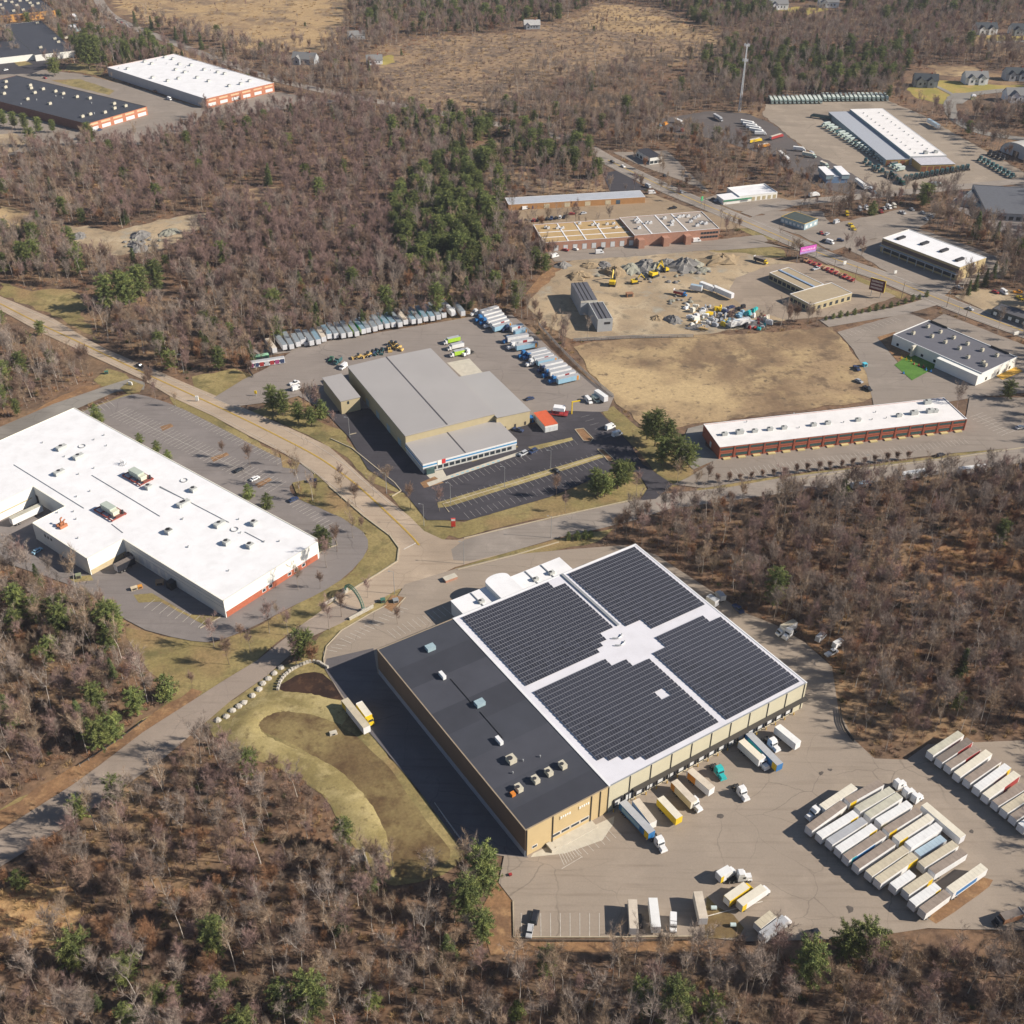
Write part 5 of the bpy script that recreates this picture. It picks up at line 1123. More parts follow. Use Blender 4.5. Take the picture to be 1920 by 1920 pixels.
for p0, p1, rf, sd, mk, lab in (
  ((120, 950), (415, 735), 'b', VW, None, 'brown roofed trailer beside the white tractor, lower row of the block'),
  ((205, 1010), (515, 820), 'w', VW, (VYE, .78, .98), 'white trailer with yellow front panel, second in the lower row of the block'),
  ((290, 1065), (590, 875), 'g', VW, None, 'clean pale grey roofed trailer, third in the lower row of the block'),
  ((365, 1130), (670, 930), 'w', VW, (VYE, .78, .99), 'white trailer with yellow front, fourth in the lower row of the block'),
  ((430, 1195), (740, 990), 'b', VW, (VTE, .08, .2), 'brown roofed trailer with small teal mark, fifth in the lower row'),
  ((515, 1265), (820, 1060), 'b', VW, None, 'brown roofed trailer with rust spots, sixth in the lower row'),
  ((620, 1330), (930, 1120), 'p', VW, None, 'khaki roofed trailer past the two brown roofs in the lower row'),
  ((695, 1390), (1005, 1175), 'p', VW, (VYE, .74, .99), 'khaki roofed trailer with long yellow panel, lower row of the block'),
  ((825, 1435), (990, 1320), 'w', VW, None, 'short white roofed trailer with dark dolly at its tail'),
  ((930, 1480), (1130, 1345), 'p', VW, (VYE, .8, .99), 'short khaki roofed trailer next to the short white one'),
  ((985, 1575), (1195, 1430), 'w', VW, (VYE, .78, .99), 'short pale trailer with yellow corner, second from the lower row end'),
  ((1070, 1640), (1275, 1490), 'b', VW, None, 'short brown roofed trailer ending the lower row by the dirt strip'),
  ((440, 720), (730, 560), 'b', VW, (VYE, .02, .2), 'brown roofed trailer, first in the upper row of the block'),
  ((525, 790), (820, 620), 'v', VW, None, 'pale mossy roofed trailer hitched at the upper row'),
  ((610, 845), (880, 670), 'v', VW, None, 'green stained roof trailer in the upper row by the tractors'),
  ((700, 895), (960, 740), 'w', VW, None, 'short white trailer behind the white upper row tractor'),
  ((765, 970), (1045, 795), 'b', VW, (VYE, .02, .24), 'brown roofed trailer with yellow tail in the upper row'),
  ((850, 1040), (1140, 850), 'c', VW, (VYE, .02, .25), 'bright cream roofed trailer meeting the crosswise trailer'),
  ((950, 1090), (1215, 920), 'w', VW, None, 'bright white trailer with red foot line in the upper row'),
  ((1060, 1255), (1345, 1075), 'p', VW, None, 'khaki roofed trailer near the lower end of the upper row'),
  ((1150, 1310), (1420, 1140), 'b', VW, None, 'brown roofed trailer with white side ending the upper row'),
  ((1300, 1470), (1590, 1265), 'c', VW, None, 'cream trailer standing apart beside the brown dirt strip')):
    trailer(cA(*p0), cA(*p1), rf, sd, lab, mk, TR, wh='apart' in lab or 'ending' in lab, stripe=VBL if 'apart' in lab or 'teal' in lab else None)
trailer(cA(1030, 1165), cA(1245, 1030), 's', VSI, 'low steel blue flatbed trailer sunk between taller white trailers', None, TR, hgt=2.6, wh=False)
trailer(cA(1410, 1020), cA(1085, 745), 'c', VW, 'long cream trailer parked crosswise at the heads of the upper row', None, TR)
trailer(cA(500, 595), cA(230, 775), 'c', VW, 'cream trailer coupled to the white tractor at the block corner', None, TR)
RR = 'trailers in the row against the right hand wood'
for i, (p0, p1, rf, lab) in enumerate((((1135, 320), (1395, 150), 'v', 'greenish roofed trailer nearest the trees in the right hand row'), ((1210, 380), (1465, 210), 'd', 'dark brown roofed trailer with red side edge, right hand row'), ((1285, 430), (1535, 270), 'b', 'brown roofed trailer beside the red edged one, right hand row'), ((1360, 500), (1625, 310), 'c', 'cream roofed trailer, fourth from the trees in the right hand row'),
   ((1445, 550), (1700, 375), 'b', 'brown roofed trailer, fifth from the trees in the right hand row'), ((1525, 615), (1785, 425), 'w', 'white roofed trailer with yellow far end in the right hand row'), ((1600, 680), (1860, 490), 'c', 'cream roofed trailer with red far end in the right hand row'), ((1680, 740), (1925, 590), 'b', 'brown roofed trailer, eighth from the trees in the right hand row'), ((1755, 800), (2000, 640), 'p', 'khaki roofed trailer, ninth from the trees in the right hand row'), ((1830, 860), (2080, 700), 'b', 'brown roofed trailer tenth from the trees in the right hand row'), ((1900, 930), (2150, 770), 'w', 'white roofed trailer at the near end of the right hand row'))):
    trailer(cA(*p0), cA(*p1), rf, VW, lab, (VRD, .5, .98) if 'red' in lab else ((VYE, .85, .99) if 'yellow' in lab else None), RR, wh=False)
# at the docks
DK = 'trailers at the warehouse docks'
trailer(cD(130, 920), cD(400, 1205), 'g', VBL, 'long grey roofed blue sided trailer with yellow nose at the last cream dock', (VYE, .86, .995), DK, stripe=VLB)
trailer(cD(250, 905), cD(405, 1105), 't', VW, 'tan roofed trailer backed in beside the long blue sided one', None, DK)
trailer(cD(470, 885), cD(640, 1065), 'c', VYE, 'yellow trailer with cream roof at the docks', None, DK)
trailer(cD(595, 735), cD(775, 920), 't', VCR, 'tan trailer with orange tail coupled to a white tractor', (VOR, .02, .2), DK)
trailer(cD(735, 635), cD(935, 805), 't', VW, 'tan roofed trailer with orange and blue side left of the turquoise tractor', (VOR, .05, .4), DK)
trailer(cD(1200, 370), cD(1390, 545), 'c', VW, 'cream roofed trailer beside the long blue and yellow one', None, DK)
trailer(cD(1265, 305), cD(1545, 585), 'g', VBL, 'longest grey roofed blue trailer with yellow nose under the dock canopy', (VYE, .86, .995), DK, stripe=VTE)
trailer(cD(1525, 240), cD(1710, 390), 'w', VW, 'white trailer at the last dock by the warehouse corner', None, DK)
tractor(cD(455, 1320), cD(490, 1370), VW, 'white tractor under the long blue sided trailer', None)
tractor(cD(765, 965), cD(810, 1010), VW, 'white tractor coupled to the tan trailer with orange tail')
tractor(cD(990, 680), cD(1040, 745), VTE, 'turquoise tractor parked alone at the docks')
tractor(cD(1195, 865), cD(1255, 940), VW, 'lone white tractor standing out in the yard')
tractor(cD(1370, 590), cD(1410, 630), VW, 'white tractor nosing out from under the cream trailer')
tractor(cD(1470, 430), cD(1530, 490), VW, 'white tractor beside the white trailer at the last dock')
tractor(cA(165, 845), cA(90, 895), VW, 'white tractor at the corner of the packed trailer block')
tractor(cA(850, 620), cA(910, 590), VW, 'white tractor behind the mossy roofed trailer'); tractor(cA(925, 690), cA(1000, 650), VW, 'first white tractor of the two at the heads of the upper row'); tractor(cA(995, 735), cA(1060, 690), VW, 'white tractor next to the crosswise cream trailer')
# yard corner
trailer(cL(380, 770), cL(365, 515), 't', VCR, 'tan trailer in the lower car park, first of three upright ones', None, None)
trailer(cL(580, 755), cL(548, 492), 'w', VW, 'bright white trailer in the lower car park, middle of three upright ones')
trailer(cL(1005, 680), cL(952, 430), 't', VCR, 'tan trailer in the lower car park beside the bare earth patch')
car(cL(728, 740), cL(728, 800), VW, 'white van between the upright trailers in the lower car park', None, 'van')
boxtruck(cL(1140, 285), cL(1245, 225), VW, 'w', VW, 'short white box truck with yellow corner in the yard', None, mark=(VYE, 0, .25))
tractor(cL(1330, 335), cL(1400, 330), VW, 'white tractor parked between two box trucks')
boxtruck(cL(1215, 500), cL(1395, 375), VYE, 'c', VYE, 'yellow box truck with cream roof beside the earth patch')
boxtruck(cL(1330, 545), cL(1550, 395), VW, 'c', VW, 'white box truck with yellow tail stripe and cream roof', None, mark=(VYE, 0, .18))
trailer(cL(1490, 745), cL(1625, 640), 'p', VW, 'short khaki roofed trailer without tractor near the wood', hgt=3.7)
boxtruck(cL(1530, 830), cL(1740, 675), VSI, 'g', VW, 'grey tarpaulin topped truck against the wood edge')
car((1003, 1722), (1010, 1690), VBK, 'black suv parked in the lower car park', None, 'suv'); car((993, 1748), (990, 1765), VSI, 'silver car by the leaf strip in the lower car park')
car((1198, 1729), (1200, 1750), VBK, 'black car in the shade between the upright trailers'); 
boxtruck(cA(1900, 1640), cA(1740, 1690), VBR, 'd', VBK, 'rust brown dump truck half hidden by bare trees', hgt=3.2)
car((1522, 1752), (1500, 1760), VBK, 'black car beneath bare branches at the yard edge')
# behind the warehouse
cN = zm(1290, 1090, 6)
trailer(cN(330, 215), cN(225, 150), 'g', VSI, 'grey trailer partly hidden behind the warehouse edge'); boxtruck(cN(400, 175), cN(360, 120), VSI, 'g', VSI, 'small grey truck beside the half hidden trailer', None, 3.0)
boxtruck(cN(1210, 440), cN(1060, 510), VW, 'p', VW, 'white box truck with yellow tail behind the warehouse', None, 3.8, (VYE, 0, .2)); tractor(cN(1130, 615), cN(1070, 665), VW, 'white tractor beside the box truck behind the warehouse')
car(cN(1490, 645), cN(1540, 600), VSI, 'silver van behind the warehouse near the brown bank', None, 'van'); car(cN(1690, 720), cN(1740, 690), VW, 'white van farther up the brown bank', None, 'van'); car(cN(1610, 815), cN(1680, 780), VW, 'white pickup on the brown bank behind the warehouse', None, 'pickup')
car(cN(560, 320), cN(620, 380), VNV, 'dark loader car by the warehouse rear wall', None, 'pickup')
cS = zm(380, 1200, 4.174)
trailer(cS(1110, 460), cS(1285, 680), 'p', VW, 'pale roofed trailer on the kerb of the shaded drive', (VYE, .02, .2)); boxtruck(cS(1225, 490), cS(1300, 590), VYE, 'c', VYE, 'yellow truck half in shade next to the pale trailer', None, 3.2)
# bus yard: row of trailers along the trees
BY = 'trailers in the row along the trees of the bus yard'
rows = [((265, 410), (325, 490), 't'), ((340, 370), (410, 465), 'x'), ((405, 355), (465, 460), 'x'), ((475, 370), (520, 440), 'x'), ((510, 335), (560, 420), 'x'), ((570, 340), (630, 430), 'x'), ((625, 325), (685, 420), 'y'), ((675, 315), (730, 400), 't'), ((720, 300), (775, 375), 'y'), ((765, 280), (830, 370), 'x'), ((825, 275), (890, 370), 'x'), ((875, 265), (945, 360), 'x'), ((925, 255), (1000, 355), 'x'), ((980, 250), (1055, 335), 'y'), ((1030, 235), (1095, 325), 'x'), ((1080, 225), (1150, 315), 'x'), ((1130, 215), (1195, 300), 'x'), ((1175, 195), (1250, 290), 'y'), ((1225, 190), (1300, 280), 'y'), ((1280, 185), (1355, 280), 'x'), ((1320, 160), (1400, 260), 't'), ((1385, 165), (1465, 255), 'y'), ((1430, 150), (1515, 250), 'x'), ((1490, 140), (1565, 235), 'y'), ((1550, 135), (1620, 230), 'y'), ((1600, 115), (1670, 220), 'x'), ((1640, 110), (1715, 205), 'x'), ((1695, 95), (1790, 190), 'w'), ((1790, 95), (1870, 190), 'x')]
RN = {'x': 'slate grey roofed', 'y': 'slate blue roofed', 't': 'tan roofed', 'g': 'grey roofed', 's': 'blue grey roofed', 'w': 'white roofed'}
ORD = ['first', 'second', 'third', 'fourth', 'fifth', 'sixth', 'seventh', 'eighth', 'ninth', 'tenth', 'eleventh', 'twelfth', 'thirteenth', 'fourteenth', 'fifteenth', 'sixteenth', 'seventeenth', 'eighteenth', 'nineteenth', 'twentieth', 'twenty-first', 'twenty-second', 'twenty-third', 'twenty-fourth', 'twenty-fifth', 'twenty-sixth', 'twenty-seventh', 'twenty-eighth', 'last']
for i, (p1, p0, rf) in enumerate(rows):
    trailer(cM(*p0), cM(*p1), rf, VW, f'{RN[rf]} trailer, {ORD[i]} from the painted bus end of the tree row', (VLM, .1, .9) if i == 12 else ((VTE, .3, .8) if rf == 'y' and i % 2 else None), BY, wh=False)
tractor(cM(575, 460), cM(600, 490), VSI, 'silver tractor poking out of the tree row near the painted bus'); tractor(cM(785, 405), cM(815, 435), VGY, 'grey tractor poking out of the tree row at the tan trailer'); tractor(cM(1405, 280), cM(1430, 310), VW, 'white tractor poking out of the tree row at the second tan trailer'); tractor(cM(1785, 210), cM(1810, 235), VSI, 'silver tractor at the far end of the tree row')
# painted bus and green roofed one behind it
def bus(p0, p1, col, roofm, label, hgt=3.3, panels=None, name='coach', group=None):
    a, Lm, ang = frame_of(p0, p1, hgt); L = round(Lm*2)/2
    r = thing(name, label, 'bus', (a.x, a.y, 0), ang, group)
    MB().box(0, L, -1.3, 1.3, .4, hgt-.25).build('body', col, r); MB().box(.1, L-.1, -1.25, 1.25, hgt-.25, hgt, tx=.2, ty=.25).build('roof', roofm, r)
    MB().box(.6, L-.4, -1.33, -1.304, 1.5, 2.6).build('window_band', DARKGLASS, r); MB().box(L+.004, L+.05, -1.1, 1.1, 1.2, 2.7).build('windscreen', DARKGLASS, r)
    for k, pm_ in enumerate(panels or ()):
        n = len(panels); MB().box(L*(k+.1)/n, L*(k+.9)/n, -1.36, -1.335, .6, 2.9).build('painted_panel', pm_, r)
    wheels(r, (L*.2, L*.82), 1.1, .5, .3)
    return r
bus(cM(110, 605), cM(405, 560), VW, RT['g'], 'bus with red and purple painted panels on the grass by the yard entrance', 3.6, [VMG, VNV, VRD, VSI, VRD, VMG, VNV])
bus(cM(85, 565), cM(275, 535), VGN, paint('mint_green_paint', (.3, .55, .36)), 'mint green roofed bus behind the painted bus', 3.4)
# machines on the bus yard strip
def loader(u, v, rz, col, label, group=None, s=1.0):
    p = W(u, v); r = thing('wheel_loader', label, 'loader', (p.x, p.y, 0), R(rz), group); r.scale = (s,)*3
    MB().box(-2.6, .6, -1, 1, .9, 2.0, tx=.2, ty=.1).build('body', col, r); MB().box(-.9, .6, -.8, .8, 2.0, 3.3, tx=.15, ty=.1).build('cab', DARKGLASS, r)
    m = MB(); m.tube((.4, -.6, 1.6), (3.0, -.6, .9), .18, .14, 5); m.tube((.4, .6, 1.6), (3.0, .6, .9), .18, .14, 5); m.box(2.9, 3.9, -1.3, 1.3, .2, 1.3, tx=.1); m.build('bucket_arm', col, r)
    wheels(r, (-1.8, 1.0), 1.1, .75, .5); return r
MG = 'machines parked in the strip above the bus garage'
for i, (x, y, c, nm) in enumerate(((1010, 575, VTN, 'tan loader nearest the dark truck'), (1090, 560, VTN, 'second tan loader in the strip'), (1130, 545, VNV, 'dark blue loader in the strip'), (1160, 535, VDT, 'teal loader in the strip'), (1205, 528, VDT, 'second teal loader in the strip'), (1265, 505, VTN, 'tan loader beside the teal ones'), (1285, 470, VTN, 'tan loader at the top of the machine cluster'), (1320, 475, VTN, 'last tan loader of the machine cluster'), (1330, 505, VTN, 'low tan loader below the cluster'))):
    loader(*cM(x, y), 200+i*17, c, nm+' above the bus garage', MG, .9)
boxtruck(cM(865, 555), cM(835, 575), VDT, 'd', VDT, 'dark teal truck standing above the bus garage', None, 3.2); car(cM(790, 590), cM(800, 570), VGN, 'green pickup beside the dark teal truck', None, 'pickup'); car(cM(890, 655), cM(870, 670), VW, 'white van at the upper corner of the bus garage', None, 'van')
car(cM(490, 785), cM(540, 770), VW, 'white pickup by the garage annex, upper of two', None, 'pickup'); car(cM(510, 830), cM(560, 815), VW, 'white van by the garage annex, lower of two', None, 'van')
k = MB()
# blue tractors with grey trailers
cT = zm(860, 550, 6)
BT = 'grey topped trailers on the right side of the bus yard'
gi_ = 0
for (x0, y0, x1, y1, n, dx, dy, nm) in ((245, 195, 440, 140, 6, 29, 36, 'upper group'), (590, 375, 720, 345, 2, 40, 45, 'second group'), (545, 490, 780, 450, 3, 52, 46, 'third group'), (770, 660, 985, 612, 4, 38, 32, 'lower group, upper half'), (925, 800, 1165, 745, 5, 46, 40, 'lower group, lower half')):
    for i in range(n):
        sd = VLB if i == n-1 else VW
        trailer(cT(x1+dx*i, y1+dy*i), cT(x0+dx*i, y0+dy*i), 'g' if nm != 'second group' else 's', sd, f'grey topped trailer, {ORD[i]} down in the {nm}, bus yard side', (VOR, .04, .14) if i == n-1 else ((VRD, .3, .5) if i == n-2 else None), BT, wh=False, hgt=3.8)
tc = [(195, 245, VW), (245, 310, VBL), (295, 345, VBL), (345, 380, VW), (545, 420, VNV), (560, 550, VBL), (610, 620, VW), (735, 715, VBL), (790, 735, VBL), (820, 810, VW), (950, 880, VNV), (1005, 935, VBL), (1075, 1000, VBL)]
tn = ['white tractor at the top of the upper group', 'upper blue tractor of the upper group', 'lower blue tractor of the upper group', 'white tractor below the blue pair of the upper group', 'navy tractor of the second group', 'blue tractor of the third group', 'white tractor of the third group', 'first blue tractor of the lower group', 'second blue tractor of the lower group', 'white tractor below two blue ones in the lower group', 'navy tractor in the lower group', 'blue tractor below the navy one in the lower group', 'lowest blue tractor in the lower group']
for (x, y, c), nm in zip(tc, tn): tractor(cT(x, y), cT(x-60, y+14), c, nm+', bus yard right side', 'tractors on the right side of the bus yard')
for i, (p0, p1) in enumerate((((1840, 390), (1740, 412)), ((1870, 440), (1770, 462)), ((1895, 495), (1795, 515)))):
    boxtruck(cM(*p0), cM(*p1), VLM if i != 1 else VW, 'g', VW, ('upper', 'middle', 'lower')[i]+' lime and white truck of the three behind the garage', 'lime trucks behind the garage', 3.3, (VLM, 0, .5))
tractor(cM(1905, 545), cM(1870, 560), VW, 'white tractor beside the lime trucks')
trailer(cT(1660, 1160), cT(1545, 1080), 'w', VW, 'white trailer at the fence corner of the bus yard'); car(cT(1460, 1220), cT(1510, 1270), VW, 'white van beside the fence corner', None, 'van'); car(cT(1540, 1205), cT(1580, 1240), VSG, 'sage van between the white van and white trailer', None, 'van')
car(cT(800, 1195), cT(840, 1185), VNV, 'navy car behind the grey garage wing', None)
# cars in the near car parks
cP = zm(900, 720, 4.571)
car(cP(370, 605), cP(340, 620), VSI, 'silver suv at the office end of the dark car park', None, 'suv'); car(cP(455, 585), cP(425, 600), VNV, 'navy suv next to the silver one in the dark car park', None, 'suv'); car(cP(655, 755), cP(700, 780), VBK, 'black car against the straw strip in the dark car park'); car(cP(1115, 380), cP(1150, 365), VW, 'white van on the far side of the dark car park', None, 'van'); car(cP(1175, 440), cP(1220, 425), VW, 'longer white van below the first, dark car park', None, 'van'); car(cP(325, 400), cP(360, 410), VNV, 'dark truck against the office wall end', None, 'pickup')
c1_ = zm(300, 840, 16/3)
car(c1_(790, 230), c1_(840, 205), VBK, 'black car in the plant car park'); car(c1_(950, 315), c1_(1000, 290), VW, 'white car in the plant car park'); car(c1_(1335, 525), c1_(1390, 500), VNV, 'navy car at the head of the plant side stalls'); car(c1_(1520, 335), c1_(1560, 330), VNV, 'blue car under the bare tree by the plant exit')
c0_ = zm(0, 760, 16/3)
car(c0_(375, 1465), c0_(430, 1430), VLB, 'pale blue car in the shade beside the plant wing'); trailer(c0_(100, 1130), c0_(400, 990), 'v', VW, 'white trailer at the notched dock of the plant'); trailer(c0_(1150, 1600), c0_(1330, 1510), 'd', VBK, 'dark trailer in the shaded plant dock')
car((262, 687), (275, 694), VBK, 'dark car driving on the main road'); car((298, 710), (300, 714), VBK, 'small dark car near the lane mouth on the main road') if False else None
# roadside and far vehicles
k6 = zm(1600, 420, 6)
car(k6(1310, 962), k6(1360, 985), VSI, 'silver car driving on the highway'); car((1246, 331), (1250, 334), VBK, 'dark red car on the highway by the sandy verge'); car((1148, 304), (1156, 308), VBK, 'black car on the highway by the black roofed shop'); car((1168, 313), (1176, 317), VW, 'white car on the highway by the black roofed shop'); car((1276, 361), (1284, 365), VSI, 'grey car on the highway opposite the fuel station')
# ---------------- street furniture, machines, heaps ----------------
WOODP = mat('weathered_pole_wood', (.2, .155, .115), .9, .2, 2); STEELP = mat('grey_steel_pole', (.35, .36, .36), .5, .1, 2, metal=.3)
GREENP = mat('green_painted_steel', (.06, .16, .12), .5, .1, 2); STONE = mat('pale_granite', (.42, .39, .34), .9, .2, 1.2); STONED = mat('dark_rock', (.2, .19, .18), .95, .25, 1.0); GRAVEL = mat('grey_green_gravel', (.25, .245, .2), .95, .2, .6); SOIL = mat('brown_spoil', (.28, .21, .13), .95, .2, .5)
def lamp_post(u, v, label, h=11.5, rz=180, double=False):
    p = W(u, v); r = thing('street_lamp', label, 'street lamp', (p.x, p.y, 0), R(rz))
    MB().tube((0, 0, -.4), (0, 0, h), .14, .08, 6).build('pole', STEELP, r)
    for s in ((1, -1) if double else (1,)):
        m = MB(); m.tube((0, 0, h-.1), (s*1.4, 0, h+.15), .06, .05, 5); m.box(s*1.2 if s > 0 else -2.0, 2.0 if s > 0 else -1.2, -.2, .2, h+.08, h+.24); m.build('lamp_head', STEELP, r)
    return r
for (u, v, lab) in ((870, 1057, 'tall street lamp on the verge above the warehouse office block'), (740, 1113, 'street lamp on the leaf covered island by the gate arch'), (1033, 1008, 'street lamp on the verge near the three cedar shrubs'), (795, 985, 'street lamp at the corner of the road junction'), (270, 660, 'street lamp beside the main road opposite the lane mouth'), (345, 700, 'street lamp on the main road verge above the yard entrance'), (725, 925, 'lamp on the kerb tip of the dark car park'), (656, 820, 'lamp on the road side kerb of the garage drive'), (845, 945, 'lamp at the left end of the long straw strip'), (946, 914, 'lamp on the long straw strip below the blue bays'), (1032, 883, 'lamp in the middle of the long straw strip'), (1625, 892, 'lamp on the road verge below the long office')):
    lamp_post(u, v, lab, 11 if v > 650 else 10)
def util_pole(u, v, label, h=12, rz=60):
    p = W(u, v); r = thing('utility_pole', label, 'utility pole', (p.x, p.y, 0), R(rz))
    MB().tube((0, 0, -.5), (0, 0, h), .2, .12, 6).build('pole', WOODP, r); MB().box(-1.4, 1.4, -.08, .08, h-.9, h-.7).build('crossarm', WOODP, r)
    MB().tube((.35, 0, h-2.6), (.35, 0, h-1.6), .28, .28, 8, 0, True).build('transformer', GALV, r)
UP = 'utility poles along the highway'
for i, (u, v) in enumerate(((1320, 395), (1475, 480), (1562, 515), (1602, 530), (1690, 560), (1810, 600), (1775, 575), (1500, 405))): util_pole(u, v, ('pole by the brick workshop', 'pole beside the hotel lawn', 'pole left of the hotel sign', 'pole just right of the hotel front', 'pole at the bank road corner', 'pole in front of the nursery lot', 'pole across from the nursery', 'pole at the cross road corner')[i]+', highway line', 11, 40)
# transmission mast
p = W(1386, 208); r = thing('radio_mast', 'very tall thin steel mast standing at the salvage yard edge', 'mast', (p.x, p.y, 0))
m = MB(); hh = 56
for a in range(3):
    t = a*2.094; m.tube((1.1*math.cos(t), 1.1*math.sin(t), -.4), (.35*math.cos(t), .35*math.sin(t), hh), .28, .2, 5)
for i in range(26):
    f0, f1 = i/26, (i+1)/26
    for a in range(3):
        t, t2 = a*2.094, (a+1)*2.094; q0, q1 = 1.1-.75*f0, 1.1-.75*f1
        m.tube((q0*math.cos(t), q0*math.sin(t), hh*f0), (q1*math.cos(t2), q1*math.sin(t2), hh*f1), .07, .07, 3)
m.build('lattice_shaft', mat('galvanised_mast', (.6, .62, .64), .5, .05, 1), r)
for z in (hh-.5, hh-13):
    m = MB()
    for a in range(6):
        t = a*1.047; m.tube((0, 0, z), (2.2*math.cos(t), 2.2*math.sin(t), z), .09, .09, 4); m.box(2.2*math.cos(t)-.25, 2.2*math.cos(t)+.25, 2.2*math.sin(t)-.25, 2.2*math.sin(t)+.25, z-1.1, z+1.1)
    m.build('antenna_ring', WHTRIM, r)
m = MB(); m.tube((0, 0, hh), (0, 0, hh+4), .1, .04, 4); m.build('top_rod', WHTRIM, r)
# boulders along the grass basin, stone pond wall
def rock(seed, s, mt=STONE, flat=.7):
    def f():
        rr = random.Random(seed); m = MB(); n = 7; rings = []
        for (z, q) in ((-.3, .85), (.15, 1.0), (.5, .8), (.78, .35)): rings.append([(math.cos(i*6.283/n)*q*rr.uniform(.8, 1.15), math.sin(i*6.283/n)*q*rr.uniform(.8, 1.15), z*flat+rr.uniform(-.06, .06)) for i in range(n)])
        vs = [v for rg in rings for v in rg]; fs = []
        for k_ in range(3):
            for i in range(n): fs.append((k_*n+i, k_*n+(i+1) % n, (k_+1)*n+(i+1) % n, (k_+1)*n+i))
        fs.append(tuple(range(3*n, 4*n))); m.add(vs, fs); return m.mesh('boulder', mt)
    return cached(('rock', seed, mt.name, flat), f)
bl = [(408, 1350), (424, 1343), (435, 1332), (447, 1324), (457, 1317), (473, 1304), (485, 1292), (492, 1281), (503, 1272), (514, 1262), (527, 1251)]
for i, (u, v) in enumerate(bl):
    p = W(u, v); o = inst('boulder', rock(i % 4, 1), None, (p.x, p.y, -.2), i*1.3); o.scale = (1.35, 1.35, 1.5)
    tag(o, 'pale granite boulder in the curved row beside the narrow road, '+ORD[i]+' from the lower end' if i < 10 else 'pale granite boulder at the top of the curved row beside the narrow road', 'boulder', 'boulders in the row by the narrow road')
pw = wl([(521, 1292), (525, 1278), (534, 1266), (548, 1255), (562, 1248), (578, 1241), (592, 1240), (605, 1246), (614, 1252)], 2)
r = thing('stone_wall', 'low curved wall of pale stones round the brown pond', 'wall', (pw[0].x, pw[0].y, 0)); acc = 0; stn = [MB().box(-.55, .55, -.45, .45, -.5, .75+.1*k, tx=.08+.03*k, ty=.07).mesh('stone', STONE) for k in range(3)]
last = None; n_ = 0
for a, b_ in zip(pw[:-1], pw[1:]):
    L_ = (b_-a).length; q = int(L_/.5)+1
    for k in range(q):
        w = a.lerp(b_, k/q)
        if last is None or (w-last).length > 1.08:
            o = inst('stone', stn[n_ % 3], r, (w.x-pw[0].x, w.y-pw[0].y, 0), math.atan2((b_-a).y, (b_-a).x)+rnd.uniform(-.12, .12)); last = w; n_ += 1
# headwall in the basin, small concrete outlets
for (u, v, ln, a_, lab) in ((684, 1605, 6, 110, 'leaning concrete headwall at the lower end of the grass basin'),):
    p = W(u, v); r = thing('headwall', lab, 'wall', (p.x, p.y, 0), R(a_)); MB().box(-ln, ln*.4, -.2, .2, -.4, 1.3).build('wall', CONC, r); MB().box(-ln*.3, ln*.2, .25, 4, -.35, .1).build('apron', CONC, r)
p = W(625, 1375); r = thing('drain_outlet', 'pale concrete drain block on the basin slope below the parked trailer', 'drain', (p.x, p.y, 0), .4); MB().box(-1.4, 1.4, -.8, .8, -.3, .7, tx=.2, ty=.1).build('block', CONC, r); MB().box(-.5, .5, -.9, -.81, 0, .5).build('opening', UNITD, r)
# guard rails
def rail(pxs, label, z=.75, step=3.8, mt=None, name='guard_rail', hgt=None):
    pts = wl(pxs, 1); o0 = pts[0]; r = thing(name, label, 'guard rail' if name == 'guard_rail' else 'fence', (o0.x, o0.y, 0))
    m = MB()
    for a, b_ in zip(pts[:-1], pts[1:]):
        d = (b_-a).normalized(); n = Vector((-d.y, d.x))*.06
        for zz in ((z,) if hgt is None else hgt):
            m.add([((a-o0)+n).to_3d()+Vector((0, 0, zz-.16)), ((b_-o0)+n).to_3d()+Vector((0, 0, zz-.16)), ((b_-o0)+n).to_3d()+Vector((0, 0, zz+.16)), ((a-o0)+n).to_3d()+Vector((0, 0, zz+.16)), ((a-o0)-n).to_3d()+Vector((0, 0, zz-.16)), ((b_-o0)-n).to_3d()+Vector((0, 0, zz-.16)), ((b_-o0)-n).to_3d()+Vector((0, 0, zz+.16)), ((a-o0)-n).to_3d()+Vector((0, 0, zz+.16))], [(0, 1, 2, 3), (7, 6, 5, 4), (3, 2, 6, 7), (0, 4, 5, 1)])
    m.build('rail', mt or GALV, r)
    pm_ = cached(('rp', name), lambda: MB().box(-.08, .08, -.08, .08, -.4, max(hgt or (z,))+.2).mesh('post', mt or GALV)); acc = 0
    for a, b_ in zip(pts[:-1], pts[1:]):
        L_ = (b_-a).length; n = max(1, int(L_/step))
        for k in range(n): w = a.lerp(b_, k/n)-o0; inst('post', pm_, r, (w.x, w.y, 0))
rail([(875, 1592), (845, 1552), (815, 1508)], 'grey guard rail between the shaded drive and the basin slope'); rail([(866, 1578), (838, 1540), (818, 1512)], 'second rail on the strip beside the shaded drive')
rail([(150, 1436), (215, 1395), (275, 1350)], 'dark guard rail along the leaf strewn verge of the narrow road', mt=CHASS)
rail([(965, 1765), (1150, 1766), (1320, 1763)], 'low dark fence at the foot of the lower car park', mt=WOODP, name='fence', hgt=(.4, .9))
rail([(1010, 610), (1050, 655), (1095, 700), (1150, 745)], 'wire fence between the bus yard and the dirt lot', mt=GALV, name='fence', hgt=(.3, 1.0, 1.7)); rail([(1300, 632), (1180, 634), (1075, 640)], 'fence along the lower side of the building site', mt=GALV, name='fence', hgt=(.3, 1.0, 1.7))
